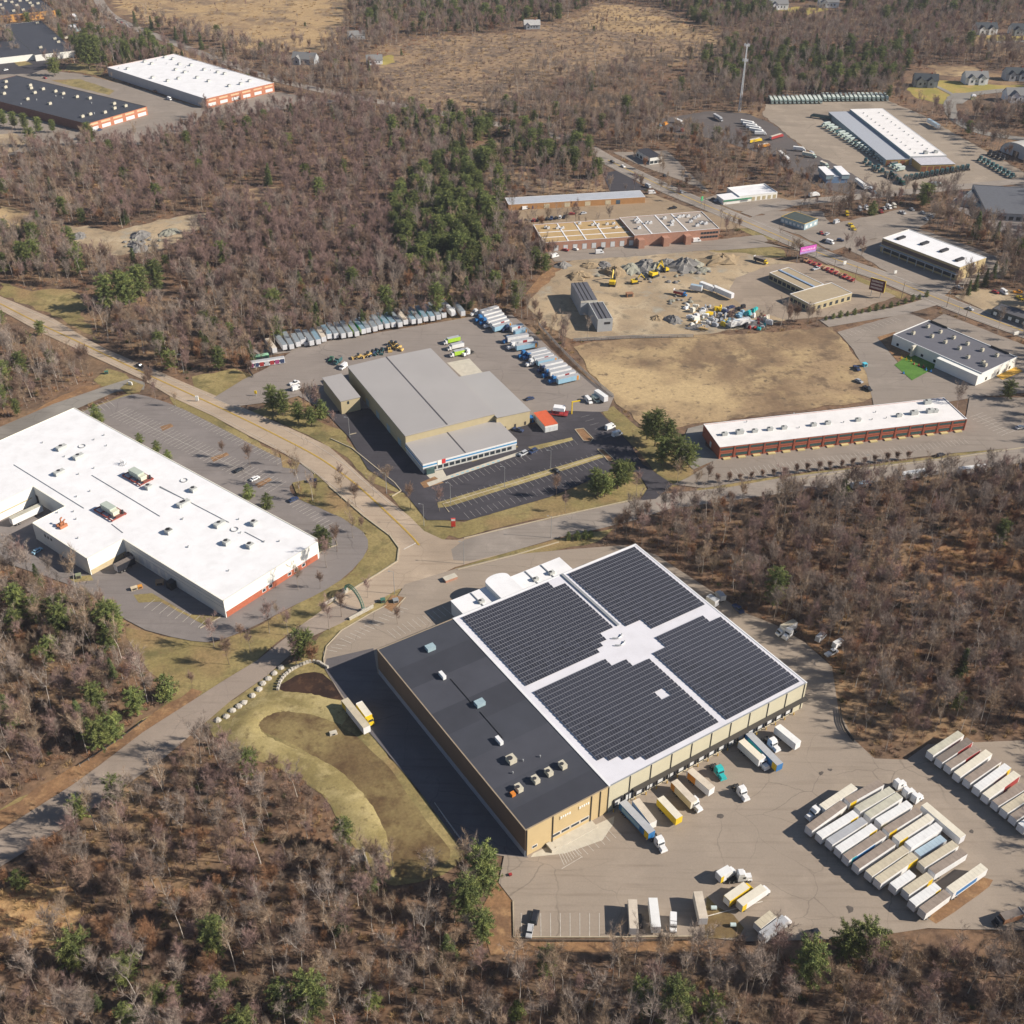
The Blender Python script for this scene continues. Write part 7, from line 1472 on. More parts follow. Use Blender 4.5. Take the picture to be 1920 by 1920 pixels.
def bare_meshes(seed, h, spread, bark, twig, ntw=3, low=.3, sc=1.0):
    """leafless tree: trunk, two or three upright leaders, rising limbs, fine twigs"""
    rr = random.Random(seed); T = MB(); C = MB()
    rv = lambda s: Vector((rr.gauss(0, s), rr.gauss(0, s), rr.gauss(0, s)))
    def stem(p, d, L, r, n, wob, sides):
        out = []
        for i in range(n):
            q = p+d*(L/n); r2 = r*.8; T.tube(p, q, r, r2, sides); p, r = q, r2; out.append((p.copy(), d.copy(), r))
            d = (d+rv(wob)+Vector((0, 0, .05))).normalized()
        return out
    d0 = Vector((rr.gauss(0, .06), rr.gauss(0, .06), 1)).normalized()
    tr = stem(Vector((0, 0, -.7)), d0, h*.5+.7, h*.0125, 5, .05, 5)
    nodes = [n for n in tr if n[0].z > h*low]
    k = rr.choice((2, 3, 3)); t0 = rr.uniform(0, 6.28)
    for j in range(k):
        t = t0+j*6.283/k+rr.uniform(-.4, .4); a = rr.uniform(.22, .5)
        nodes += stem(tr[-1][0], Vector((math.cos(t)*a, math.sin(t)*a, 1)).normalized(), h*.5*rr.uniform(.75, 1.02), tr[-1][2]*.75, 5, .07, 4)
    for (np_, nd, nr) in nodes:
        for _ in range(2 if np_.z < h*.8 else 1):
            t = rr.uniform(0, 6.283); f = max(0, (h-np_.z)/h)
            dd = (Vector((math.cos(t), math.sin(t), rr.uniform(.75, 1.8)))).normalized(); q = np_
            L = spread*(.4+.62*f)*rr.uniform(.6, 1.15); rl = max(.03, nr*.5)
            for s_ in range(3):
                e = q+dd*(L/3); T.tube(q, e, rl, rl*.66, 3); rl *= .66; dd = (dd+rv(.14)+Vector((0, 0, .16))).normalized()
                for b_ in range(2):
                    bd = (dd+rv(.5)).normalized(); bd.z = abs(bd.z)*.9+.12; bl = L*.3*rr.uniform(.7, 1.25); st = q.lerp(e, rr.random())
                    e2 = st+bd*bl; T.tube(st, e2, rl*.5, rl*.2, 3)
                    for m_ in range(3):
                        o = st.lerp(e2, .3+.35*m_)
                        for w_ in range(ntw): tri(C, o, (bd+rv(.42)+Vector((0, 0, .35))).normalized(), rr.uniform(.9, 2.2)*sc, rr.uniform(.032, .062)*sc, rr)
                q = e
    return T.mesh('trunk', bark), C.mesh('crown', twig)
def pine_meshes(seed, h, r, needle, kind='pine'):
    rr = random.Random(seed); T = MB(); C = MB()
    T.tube((0, 0, -.7), (0, 0, h*.95), h*.016+.06, .04, 5)
    lv = int(h/ (1.0 if kind == 'pine' else .8))
    z0 = .18 if kind == 'pine' else .05
    lean = (rr.gauss(0, .02), rr.gauss(0, .02))
    for i in range(lv):
        f = z0+(1-z0)*i/(lv-1); z = h*f
        if kind == 'pine': prof = math.sin(math.pi*min(1, .18+.82*(1-(f-z0)/(1-z0))))**.75 if f > .5 else .75+.5*rr.random()*.5
        elif kind == 'spruce': prof = (1-(f-z0)/(1-z0))**.85+.04
        else: prof = math.sqrt(max(0, 1-(2*f-1)**2))+.1
        nb = rr.randint(5, 7) if f < .95 else 4
        t0 = rr.uniform(0, 6.28)
        for b_ in range(nb):
            t = t0+b_*6.283/nb+rr.uniform(-.3, .3); R_ = r*prof*rr.uniform(.6, 1.18)
            tip = Vector((math.cos(t)*R_+lean[0]*z, math.sin(t)*R_+lean[1]*z, z+(R_*.16 if kind == 'pine' else -R_*.18)+rr.uniform(-.3, .3)))
            c = Vector((lean[0]*z, lean[1]*z, z))
            if R_ > 1: T.tube(c, tip, .05+R_*.008, .02, 3)
            nc = max(2, int(R_*1.9)); tint = rr.random()
            for k in range(nc):
                o = c.lerp(tip, (k+1)/nc if nc > 1 else 1)
                for j in range(15):
                    dd = Vector((rr.gauss(0, 1), rr.gauss(0, 1), rr.gauss(.25, .7))).normalized()
                    tri(C, o+Vector((rr.gauss(0, .22), rr.gauss(0, .22), rr.gauss(0, .18))), dd, rr.uniform(.45, .95), rr.uniform(.13, .26), rr, 0 if tint < .6 else 1)
    return T.mesh('trunk', BARKS[2]), C.mesh('crown', needle)
BARE = [bare_meshes(11, 15, 4.6, BARKS[0], TWIGS[0]), bare_meshes(12, 17, 4.0, BARKS[1], TWIGS[0], 2, .4), bare_meshes(13, 13, 4.4, BARKS[0], TWIGS[1]), bare_meshes(14, 14, 4.0, BARKS[0], TWIGS[2]),
        bare_meshes(15, 16, 3.2, BARKS[1], TWIGS[1], 2, .45), bare_meshes(16, 12, 4.2, BARKS[2], TWIGS[3], 4), bare_meshes(17, 13, 4.2, BARKS[2], TWIGS[2], 4), bare_meshes(18, 8, 3.6, BARKS[2], TWIGS[4], 5, .2),
        bare_meshes(19, 6.5, 3.0, BARKS[2], TWIGS[3], 6, .15)]
BH = [15, 17, 13, 14, 16, 12, 13, 9, 7]
BNAME = ['spreading grey bare tree', 'pale trunked bare tree', 'tan twigged bare tree', 'purplish bare tree', 'slender pale bare tree', 'brown bushy bare tree', 'dark purplish bare tree', 'low rust brown bare tree', 'low round bare tree']
PINE = [pine_meshes(31, 16, 4.6, [NEEDLE[0], NEEDLE[1]]), pine_meshes(32, 18, 4.2, [NEEDLE[0], NEEDLE[1]]), pine_meshes(33, 14, 3.0, [NEEDLE[2], NEEDLE[0]], 'spruce'), pine_meshes(34, 12, 4.6, [NEEDLE[1], NEEDLE[0]]),
        pine_meshes(35, 6, 2.2, [NEEDLE[0], NEEDLE[1]], 'round'), pine_meshes(36, 15, 3.6, [NEEDLE[0], NEEDLE[2]], 'spruce')]
PH = [16, 18, 14, 12, 6, 15]
def bush_mesh(seed, mt, w=1.5, n=90):
    rr = random.Random(seed); m = MB()
    for i in range(n):
        t = rr.uniform(0, 6.283); q = Vector((math.cos(t)*rr.random()*w*.7, math.sin(t)*rr.random()*w*.7, -.45))
        d = Vector((math.cos(t)*.6, math.sin(t)*.6, 1)).normalized()+Vector((rr.gauss(0, .25),)*3)
        tri(m, q, d.normalized(), rr.uniform(.8, 1.9), rr.uniform(.06, .13), rr)
    return m.mesh('undergrowth_clump', mt)
BUSH = [bush_mesh(41, TWIGS[3]), bush_mesh(42, TWIGS[4]), bush_mesh(43, TWIGS[1]), bush_mesh(44, mat('straw_stalks', (.4, .27, .13), .9, .25, .6), 1.4, 110), bush_mesh(45, mat('low_green_brush', (.06, .075, .025), .9, .3, .6), 1.3, 120)]

# ---- where woodland stands ----
def inside(poly, P):
    x, y = P[:, 0], P[:, 1]; c = np.zeros(len(P), bool); j = len(poly)-1
    for i in range(len(poly)):
        xi, yi = poly[i]; xj, yj = poly[j]
        if yi != yj: c ^= ((yi > y) != (yj > y)) & (x < (xj-xi)*(y-yi)/(yj-yi)+xi)
        j = i
    return c
def near_edge(poly, P, mrg):
    c = np.zeros(len(P), bool); j = len(poly)-1
    for i in range(len(poly)):
        a, b = np.array(poly[j]), np.array(poly[i]); d = b-a; L2 = (d*d).sum()+1e-9
        t = np.clip(((P-a)@d)/L2, 0, 1); q = a+t[:, None]*d
        c |= ((P-q)**2).sum(1) < mrg*mrg
        j = i
    return c
def free(P, extra=0.0):
    ok = np.ones(len(P), bool)
    for poly, mrg in BLOCK:
        mg = mrg+extra; lo, hi = poly.min(0)-mg, poly.max(0)+mg
        idx = np.where(ok & (P[:, 0] > lo[0]) & (P[:, 0] < hi[0]) & (P[:, 1] > lo[1]) & (P[:, 1] < hi[1]))[0]
        if not len(idx): continue
        q = P[idx]; bad = inside(poly, q)
        if mg > 0: bad |= near_edge(poly, q, mg)
        ok[idx[bad]] = False
    return ok
NR = np.random.default_rng(5)
def grid(y0, y1, s):
    ys = np.arange(y0, y1, s); out = []
    for y in ys:
        hw = (y*.45+95)
        xs = np.arange(-hw, hw, s); out.append(np.stack([xs, np.full(len(xs), y)], 1))
    P = np.concatenate(out); return P+NR.uniform(-.48, .48, P.shape)*s
def pxpoly(pts): return np.array([W(u, v).to_2d()[:] for u, v in pts])
P = np.concatenate([grid(150, 420, 4.7), grid(420, 760, 5.0), grid(760, 1150, 6.0), grid(1150, 1640, 7.0)])
LAWNS = [(1690, 132), (1850, 132), (1940, 135), (1940, 205), (1800, 215), (1700, 200)], [(1825, 56), (1940, 56), (1940, 88), (1830, 84)], [(688, 104), (745, 98), (750, 130), (700, 138)], [(1440, 8), (1580, 2), (1580, 34), (1450, 34)], [(545, 102), (600, 102), (605, 134), (550, 140)], [(980, 40), (1015, 40), (1018, 66), (982, 68)], [(1180, 790), (1330, 782), (1650, 738), (1830, 735), (1830, 765), (1340, 805), (1300, 840), (1200, 815)], [(165, 560), (205, 545), (300, 520), (335, 545), (335, 596), (190, 606)], [(170, -20), (205, -20), (260, 45), (340, 76), (430, 106), (425, 126), (330, 98), (230, 62)], [(130, 430), (240, 450), (330, 430), (390, 415), (340, 478), (230, 500), (150, 478)], [(-40, 560), (0, 578), (100, 632), (200, 684), (205, 712), (100, 672), (0, 624), (-40, 610)], [(-40, 1640), (130, 1545), (250, 1462), (367, 1370), (430, 1315), (445, 1330), (270, 1478), (0, 1660), (-40, 1690)], [(1640, 560), (1700, 540), (1760, 560), (1760, 605), (1640, 625), (1560, 625), (1570, 600)], [(930, 1755), (1800, 1745), (1940, 1745), (1940, 1778), (1330, 1790), (930, 1780)]
for q in LAWNS: BLOCK.append((np.array([W(u, v).to_2d()[:] for u, v in q]), 0))
P = P[free(P, 1.2)]
FIELDS = [([(200, -20), (660, -20), (650, 40), (640, 72), (590, 98), (470, 92), (380, 62), (262, 38), (225, 15)], .06), ([(690, 120), (760, 75), (900, 62), (985, 60), (1090, 28), (1130, 2), (1240, 15), (1360, 70), (1340, 105), (1200, 110), (1000, 130), (920, 185), (880, 225), (800, 215), (720, 170)], .12),
          ([(1000, 130), (1200, 110), (1340, 105), (1360, 150), (1250, 200), (1100, 200), (920, 200), (920, 185)], .4), ([(890, 330), (960, 318), (1060, 325), (1130, 345), (1150, 366), (940, 372)], .5), ([(-20, 1680), (60, 1655), (130, 1665), (135, 1720), (110, 1775), (-20, 1790)], .12), ([(1700, 1010), (1930, 990), (1930, 1110), (1800, 1130), (1720, 1090)], .5),
          ([(1040, 640), (1000, 600), (1080, 660), (1130, 740), (1110, 740)], .5), ([(930, 1650), (962, 1690), (962, 1762), (1330, 1762), (1320, 1785), (920, 1790), (905, 1700)], .15), ([(1240, 260), (1420, 290), (1600, 360), (1500, 360), (1300, 350), (1230, 320)], .6), ([(0, 530), (200, 520), (190, 560), (150, 590), (190, 640), (60, 600)], .35), ([(600, 1500), (640, 1560), (700, 1660), (560, 1660), (480, 1500)], .8)]
keep = np.ones(len(P)); 
for poly, dens in FIELDS: keep[inside(pxpoly(poly), P)] = dens
def blotch(P, wl, seed):
    r_ = np.random.default_rng(seed); s = np.zeros(len(P))
    for k in range(10):
        a = r_.uniform(0, 6.283); f = 6.283/(wl*r_.uniform(.6, 1.7)); s += np.sin((P[:, 0]*math.cos(a)+P[:, 1]*math.sin(a))*f+r_.uniform(0, 6.283))
    return s/3.2
B1, B2 = blotch(P, 70, 3), blotch(P, 26, 4)
fld = keep < .99; thin = (keep < .2)&(P[:, 1] > 640)
prob = np.where(fld, np.clip(keep*1.0+.55*keep**.4*(B1+.5*B2), 0, 1)*np.where(keep < .1, .35, 1), np.where(P[:, 1] < 262, np.clip(.9+.32*B2, .2, 1), np.clip(.92+.2*B2, .3, 1)))
sel_ = NR.random(len(P)) < prob
P = P[sel_]
dist = np.hypot(P[:, 0], P[:, 1]); u_, v_ = PX(P[:, 0], P[:, 1])
vis = (u_ > -160) & (u_ < 2080) & (v_ > -60) & (v_ < 2120); P = P[vis]; u_, v_ = u_[vis], v_[vis]; sel_ = np.where(sel_)[0][vis]
# share of evergreens by district
ev = np.full(len(P), .02)
for poly, sh in (([(760, 350), (850, 300), (935, 310), (945, 420), (900, 545), (780, 545), (760, 470), (730, 430)], .5), ([(760, 420), (900, 400), (900, 540), (800, 545), (745, 500)], .72), ([(1290, 105), (1430, 95), (1560, 95), (1700, 85), (1720, 130), (1670, 172), (1480, 172), (1330, 160)], .36), ([(640, -60), (1120, -60), (1090, 35), (900, 58), (760, 62), (650, 50)], .2), ([(1180, -60), (1660, -60), (1600, 30), (1280, 62)], .3), ([(760, 205), (900, 215), (1110, 250), (1130, 340), (960, 310), (860, 290), (740, 250)], .3),
                 ([(520, 545), (900, 530), (990, 560), (860, 590), (520, 640)], .1), ([(0, 1080), (240, 1120), (330, 1290), (150, 1430), (0, 1450)], .08), ([(0, 380), (160, 420), (160, 520), (0, 520)], .15), ([(1660, 60), (1930, 20), (1930, -60), (1660, -60)], .16), ([(120, 90), (300, 60), (330, 110), (200, 130)], .35), ([(300, 1440), (460, 1440), (440, 1760), (120, 1640)], .04), ([(1180, 930), (1930, 880), (1930, 1400), (1560, 1300), (1350, 1100)], .012)):
    ev[inside(pxpoly(poly), P)] = sh
is_ev = NR.random(len(P)) < ev
# ---- planted and hand placed trees: (u, v of the foot, proto, height, label) ----
HAND_E = [(905, 1674, 0, 19, 'big bright pine alone at the warehouse yard corner, beside the shaded drive'), (1583, 1792, 3, 12, 'pine on the truck yard edge, left one of a close pair'), (1620, 1790, 3, 13, 'pine on the truck yard edge, right one of a close pair'),
  (150, 1812, 3, 13, 'broad dull green pine beside the straw coloured clearing'), (242, 1840, 3, 11, 'yellowish pine just below the broad pine by the straw clearing'), (298, 1895, 0, 10, ''), (330, 1888, 0, 9, ''), (587, 1905, 0, 17, 'tall yellow green pine beside the black shadow pool in the lower wood'), (415, 1885, 1, 12, ''), (1258, 1930, 1, 20, 'tall pine cut by the bottom edge below the parked trailers'),
  (640, 1752, 2, 12, ''), (222, 1508, 0, 12, 'dark pine with sunlit crown beside the narrow lower road'), (152, 1536, 3, 9, ''), (258, 1342, 0, 12, 'pine at the road verge between the guard rail and the wood'), (192, 1402, 3, 12, 'broad pine touching the roadside rail'), (218, 1390, 0, 12, ''), (312, 1308, 4, 10, 'rounded yellow green cedar near the bend of the narrow road'), (213, 1205, 1, 19, 'largest pine at the lower left of the white roofed plant'), (207, 1228, 0, 11, ''), (122, 1165, 0, 12, ''), (72, 1168, 0, 12, ''), (100, 1240, 0, 11, ''), (562, 1238, 1, 14, 'twin topped pine beside the arched gate road'), (578, 1232, 0, 12, ''),
  (608, 1026, 4, 9, 'dark conifer at the front corner of the white roofed plant'), (600, 1012, 4, 7, ''), (180, 783, 4, 7, 'small conifer behind the far corner of the white plant roof'), (190, 790, 4, 5, ''), (262, 832, 4, 5.5, ''), (294, 846, 4, 5.5, ''), (316, 862, 4, 5, ''), (466, 934, 4, 7, ''), (502, 952, 4, 7, ''),
  (512, 772, 0, 14, 'tall pine by the bus garage entrance drive'), (531, 778, 0, 13, ''), (560, 792, 0, 11, ''), (584, 798, 0, 10, ''), (604, 782, 4, 9, 'narrow conifer against the grey garage annex'), (412, 694, 0, 13, 'lone pine between the road and the painted bus'), 
  (1228, 836, 1, 19, ''), (1250, 856, 1, 19, ''), (1270, 876, 0, 16, ''), (1212, 824, 0, 14, ''), (1292, 876, 3, 12, ''), (1240, 872, 0, 14, ''), (1116, 928, 0, 13, 'pine in the grass island, left of the dark car park corner'), (1134, 930, 3, 11, ''), (1158, 916, 0, 14, ''), (1172, 908, 3, 11, ''),
  (205, 582, 0, 21, ''), (243, 576, 0, 20, ''), (266, 564, 0, 21, ''), (297, 552, 1, 21, ''), (255, 516, 2, 17, ''), (228, 560, 0, 17, ''), (14, 740, 1, 19, 'tall dark pine at the left edge above the greenish lane'), (6, 768, 0, 14, ''), (78, 628, 3, 8, 'round dark tree on the verge near the main road'), (50, 642, 4, 7, ''), (97, 684, 3, 8, ''), (3, 612, 3, 9, ''), (404, 628, 3, 10, ''), (386, 612, 3, 9, ''), (432, 634, 0, 9, ''),
  (1004, 510, 0, 14, ''), (1022, 512, 0, 12, ''), (966, 582, 0, 10, 'pine behind the blue tractor rows at the yard corner'), (880, 576, 3, 8, ''), (845, 578, 3, 8, ''), (168, 130, 1, 32, 'tallest dark pine between the two works at the upper left'), (182, 128, 1, 30, ''), (155, 122, 1, 24, ''), (104, 142, 3, 16, 'round topped pine in front of the white walled works'), (226, 108, 2, 20, ''), (242, 112, 2, 18, ''), (215, 110, 0, 16, ''),
  (255, 50, 2, 16, ''), (285, 58, 2, 15, ''), (330, 74, 2, 13, ''), (348, 80, 2, 13, ''), (378, 92, 2, 16, ''), (422, 112, 2, 15, ''), (8, 236, 0, 13, ''), (28, 240, 0, 13, ''), (48, 243, 0, 13, ''), (74, 250, 0, 13, ''), (100, 248, 0, 10, ''), (60, 275, 3, 14, ''), (172, 262, 3, 9, ''),
  (1731, 384, 3, 15, 'broad pine beside the cross road opposite the depot'), (1814, 552, 2, 9, ''), (1828, 544, 2, 10, ''), (1845, 536, 2, 11, ''), (1861, 522, 2, 11, ''), (1879, 514, 2, 11, ''), (1888, 748, 3, 10, ''), (1576, 932, 4, 9, 'round dark conifer on the wood edge below the long office'), (1795, 1276, 2, 15, 'only tall green conifer inside the bare wood on the right'), (1788, 1330, 3, 8, ''), (1635, 402, 4, 9, ''),
  (1066, 1011, 4, 3.5, 'first of four low green shrubs on the verge strip above the warehouse'), (1082, 1011, 4, 4, 'second of four low green shrubs on the verge strip above the warehouse'), (1097, 1009, 4, 4, 'third of four low green shrubs on the verge strip above the warehouse'), (1107, 1007, 4, 3.2, 'last of four low green shrubs on the verge strip above the warehouse'), (700, 1890, 3, 7, ''), (1330, 1915, 3, 10, ''), (40, 1660, 4, 7, ''), (1200, 1905, 1, 15, ''), (1025, 1830, 1, 12, ''), (905, 1770, 1, 14, ''), (968, 1905, 4, 6, ''), (470, 1460, 1, 13, ''), (530, 1905, 1, 14, '')]
for i in range(15): HAND_E.append((1548+i*13.5, 600-i*2.6-(max(0, i-9)*1.5), 4, 2.6+(i*7 % 5)*.35, 'HEDGE'))
HAND_B = [(555, 908, 8), (592, 930, 8), (640, 935, 2), (655, 968, 8), (662, 1008, 2), (632, 1034, 5), (612, 1064, 3), (600, 1104, 8), (560, 1106, 2), (505, 1186, 3), (452, 1204, 8), (402, 1214, 3), (640, 1156, 5), (618, 1180, 3), (292, 748, 8), (330, 762, 8), (420, 858, 8), (470, 876, 5), (520, 872, 8), (545, 888, 8), (626, 800, 8), (725, 922, 2), (770, 952, 5), (824, 958, 3), (1042, 934, 5), (1192, 928, 3), (1270, 908, 2), (1305, 922, 2), (1326, 908, 5), (470, 700, 8), (445, 694, 7), (680, 1000, 8), (668, 950, 5), (520, 1160, 8), (540, 1190, 3), (470, 1220, 8), (430, 1245, 5), (360, 1290, 8), (640, 905, 8), (700, 930, 2),
  (745, 1170, 8), (590, 1250, 7), (556, 1246, 3), (570, 1228, 5), (690, 1120, 8), (1770, 905, 1), (1600, 935, 1), (1060, 960, 8), (1150, 900, 8)]
for i in range(18): HAND_B.append((1345+i*21, 909-i*2.7, 9))
for i in range(7): HAND_B.append((640+i*16, 1625+(i % 3)*16, (2, 5, 0)[i % 3]))
def zone(u, v):
    if v > 1700 and u > 900: return 'in the lowest wood below the truck yard'
    if u < 940 and v > 1440 and not (v < 1600-(u*.55) ): return 'in the wood around the grass basin'
    if u < 660 and v > 1000: return 'between the white roofed plant and the narrow lower road'
    if v > 860 and u > 1150: return 'in the wood on the right of the solar warehouse'
    if v > 930: return 'on the grass verges round the road junction'
    if v < 120: return 'in the far woods near the top edge'
    if u < 340 and v > 480: return 'left of the main road'
    if u < 480 and v < 300: return 'around the upper left works'
    if u > 1100 and v < 460: return 'around the depot and salvage yards, upper right'
    if u > 1180 and v < 760: return 'beside the highway lots on the right'
    if u > 1090: return 'around the dark car park and long brick office'
    if v > 640: return 'around the bus garage and the plant car park'
    return 'in the big wood above the bus yard'
MARKS = [(20, 1900, 'the lower left picture corner'), (60, 1720, 'the straw clearing'), (620, 1400, 'the grass basin'), (684, 1605, 'the concrete headwall'), (905, 1640, 'the big yard corner pine'), (300, 1800, 'the black shadow pool'), (480, 1920, 'the bottom edge under the basin wood'), (800, 1900, 'the bottom edge midway'), (200, 1470, 'the bend of the narrow road'), (420, 1350, 'the boulder row'), (1005, 1720, 'the parked black suv'), (1100, 1760, 'the painted stalls'), (1190, 1755, 'the tan upright trailer'), (1225, 1755, 'the bright white upright trailer'), (1310, 1750, 'the third upright trailer'), (1360, 1760, 'the bare earth patch'), (1450, 1770, 'the tarpaulin truck'), (1520, 1760, 'the black car at the yard edge'), (1600, 1790, 'the close pair of pines'), (1740, 1740, 'the brown dirt strip'), (1850, 1735, 'the rust brown dump truck'), (1100, 1915, 'the bottom edge under the stalls'), (1400, 1915, 'the bottom edge under the earth patch'), (1700, 1915, 'the bottom edge under the dirt strip'), (1900, 1900, 'the lower right picture corner'),
 (40, 1300, 'the left picture edge'), (100, 1150, 'the plant wing'), (215, 1180, 'the largest plant side pine'), (250, 1370, 'the roadside rail'), (390, 1200, 'the plant drive bend'), (560, 1235, 'the twin topped pine'), (650, 1130, 'the green arch'), (740, 1060, 'the road junction'), (608, 1020, 'the plant front corner'), (470, 900, 'the plant car park'), (300, 750, 'the lane mouth'), (500, 780, 'the bus yard entrance'), (640, 780, 'the garage drive kerb'), (800, 950, 'the dark car park'), (1130, 910, 'the grass island'), (1240, 850, 'the dark car park exit'), (1560, 890, 'the long office stalls'), (1400, 900, 'the long office corner'), (1760, 880, 'the end of the long office'), (1250, 1000, 'the grey lean-to'), (1500, 1170, 'the vans behind the warehouse'), (1590, 1330, 'the dock side fence'), (1700, 1250, 'the lone wood conifer'), (1800, 1370, 'the right hand trailer row'), (1850, 1080, 'the rusty brush patch'), (1600, 1000, 'the middle of the right wood'), (1400, 960, 'the verge below the long office'), (600, 580, 'the trailer tree row'), (900, 570, 'the blue tractors'), (250, 560, 'the tall pine group on the left'), (40, 700, 'the greenish lane'), (60, 240, 'the black roofed works'), (170, 110, 'the white walled works'), (330, 80, 'the far highway bend'), (1740, 380, 'the cross road'), (1850, 530, 'the tan office end'), (1880, 740, 'the nursery'), (820, 440, 'the evergreen grove'), (1130, 720, 'the wire fence'), (430, 670, 'the painted bus')]
TAKEN = {}
def near_label(kind, size, u, v):
    d, mu, mv, nm = min(((u-a)**2+((v-b)*1.3)**2, a, b, n) for a, b, n in MARKS)
    d = math.sqrt(d); dx, dy = u-mu, v-mv
    rel = ('right of' if dx > 0 else 'left of') if abs(dx) > abs(dy) else ('below' if dy > 0 else 'above')
    far = 'close by, ' if d < 30 else ('' if d < 75 else 'well ')
    return f'{size} {kind} {far}{rel} {nm}'
def put(tm, name, label, cat, group, x, y, s, rz):
    r = thing(name, label, cat, (x, y, 0), rz, group); r.scale = (s, s, s)
    inst('trunk', tm[0], r); inst('crown', tm[1], r); return r
PKIND = ['spreading pine', 'narrow pine', 'pointed spruce', 'broad bright pine', 'rounded conifer shrub', 'dark pointed spruce']
nE = 0
for (u, v, k, hh, lab) in HAND_E:
    p = W(u, v)
    if lab == 'HEDGE': lab, grp = 'clipped dark shrub in the hedge row below the hotel lot', 'hedge shrubs below the hotel lot'
    elif lab: grp = None
    else: lab = near_label(PKIND[k], 'tall' if hh > 15 else ('small' if hh < 9 else 'middling'), u, v); grp = lab
    put(PINE[k], 'evergreen_shrub' if k == 4 and hh < 5 else 'evergreen_tree', lab, 'shrub' if k == 4 and hh < 5 else 'tree', grp, p.x, p.y, hh/PH[k], rnd.uniform(0, 6.28)); nE += 1
nB = 0
for (u, v, k) in HAND_B:
    p = W(u, v); q = rnd.uniform(.85, 1.1)*(1.3 if k == 8 and v > 700 else 1)
    if k == 9: k, q = 8, rnd.uniform(.6, .8)
    elif k == 8 and v > 700: k, q = (2, 5, 3)[nB % 3], rnd.uniform(.52, .7)
    lab = near_label(BNAME[k], 'big' if q > .98 else ('slight' if q < .88 else 'medium'), u, v)
    put(BARE[k], 'bare_tree', lab, 'tree', lab, p.x, p.y, q, rnd.uniform(0, 6.28)); nB += 1
# woodland trees
kinds = NR.choice(9, len(P), p=[.2, .12, .14, .12, .12, .12, .1, .04, .04])
for poly, pr in (([(180, 200), (700, 200), (760, 330), (700, 560), (340, 520), (200, 380)], [.08, .02, .06, .3, .02, .12, .36, .0, .04]), ([(0, 1600), (420, 1560), (430, 1920), (0, 1920)], [.16, .06, .1, .1, .06, .2, .1, .12, .1]), ([(600, 1660), (1400, 1760), (1400, 1960), (500, 1960)], [.12, .32, .06, .05, .28, .06, .03, .04, .04]), ([(1700, 1000), (1930, 980), (1930, 1120), (1720, 1110)], [.1, .1, .2, .02, .1, .12, .02, .3, .04]), ([(960, 110), (1380, 90), (1380, 240), (900, 240)], [.3, .2, .2, .06, .2, .02, .02, 0, 0]), ([(1250, 250), (1600, 300), (1600, 370), (1230, 350)], [.1, .1, .2, .02, .1, .2, .02, .2, .06])):
    sel = inside(pxpoly(poly), P); kinds[sel] = NR.choice(9, sel.sum(), p=np.array(pr)/sum(pr))
scl = np.clip(NR.normal(.88, .23, len(P)), .42, 1.35)*np.where(thin[sel_], .55, 1); rot = NR.uniform(0, 6.283, len(P)); pk = NR.choice(6, len(P), p=[.3, .25, .16, .15, .02, .12])
order = np.argsort(P[:, 1]); inview = (u_ > -20) & (u_ < 1940) & (v_ > 60) & (v_ < 1935)
restB, restE = [], []
for i in order:
    x, y = float(P[i, 0]), float(P[i, 1])
    if is_ev[i]:
        k = int(pk[i])
        if nE < 296 and inview[i]:
            lab = near_label(PKIND[k], ('big' if scl[i] > 1.0 else ('slight' if scl[i] < .86 else 'medium')), u_[i], v_[i]); put(PINE[k], 'evergreen_tree', lab, 'tree', lab, x, y, scl[i]*.95, rot[i]); nE += 1
        else: restE.append((x, y, k, scl[i]*.95, rot[i]))
    else:
        k = int(kinds[i])
        if nB < 296 and inview[i]:
            lab = near_label(BNAME[k], ('big' if scl[i] > 1.0 else ('slight' if scl[i] < .86 else 'medium')), u_[i], v_[i]); put(BARE[k], 'bare_tree', lab, 'tree', lab, x, y, scl[i], rot[i]); nB += 1
        else: restB.append((x, y, k, scl[i], rot[i]))
def first_of(me):
    for o in SC.objects:
        if o.data is me: return o
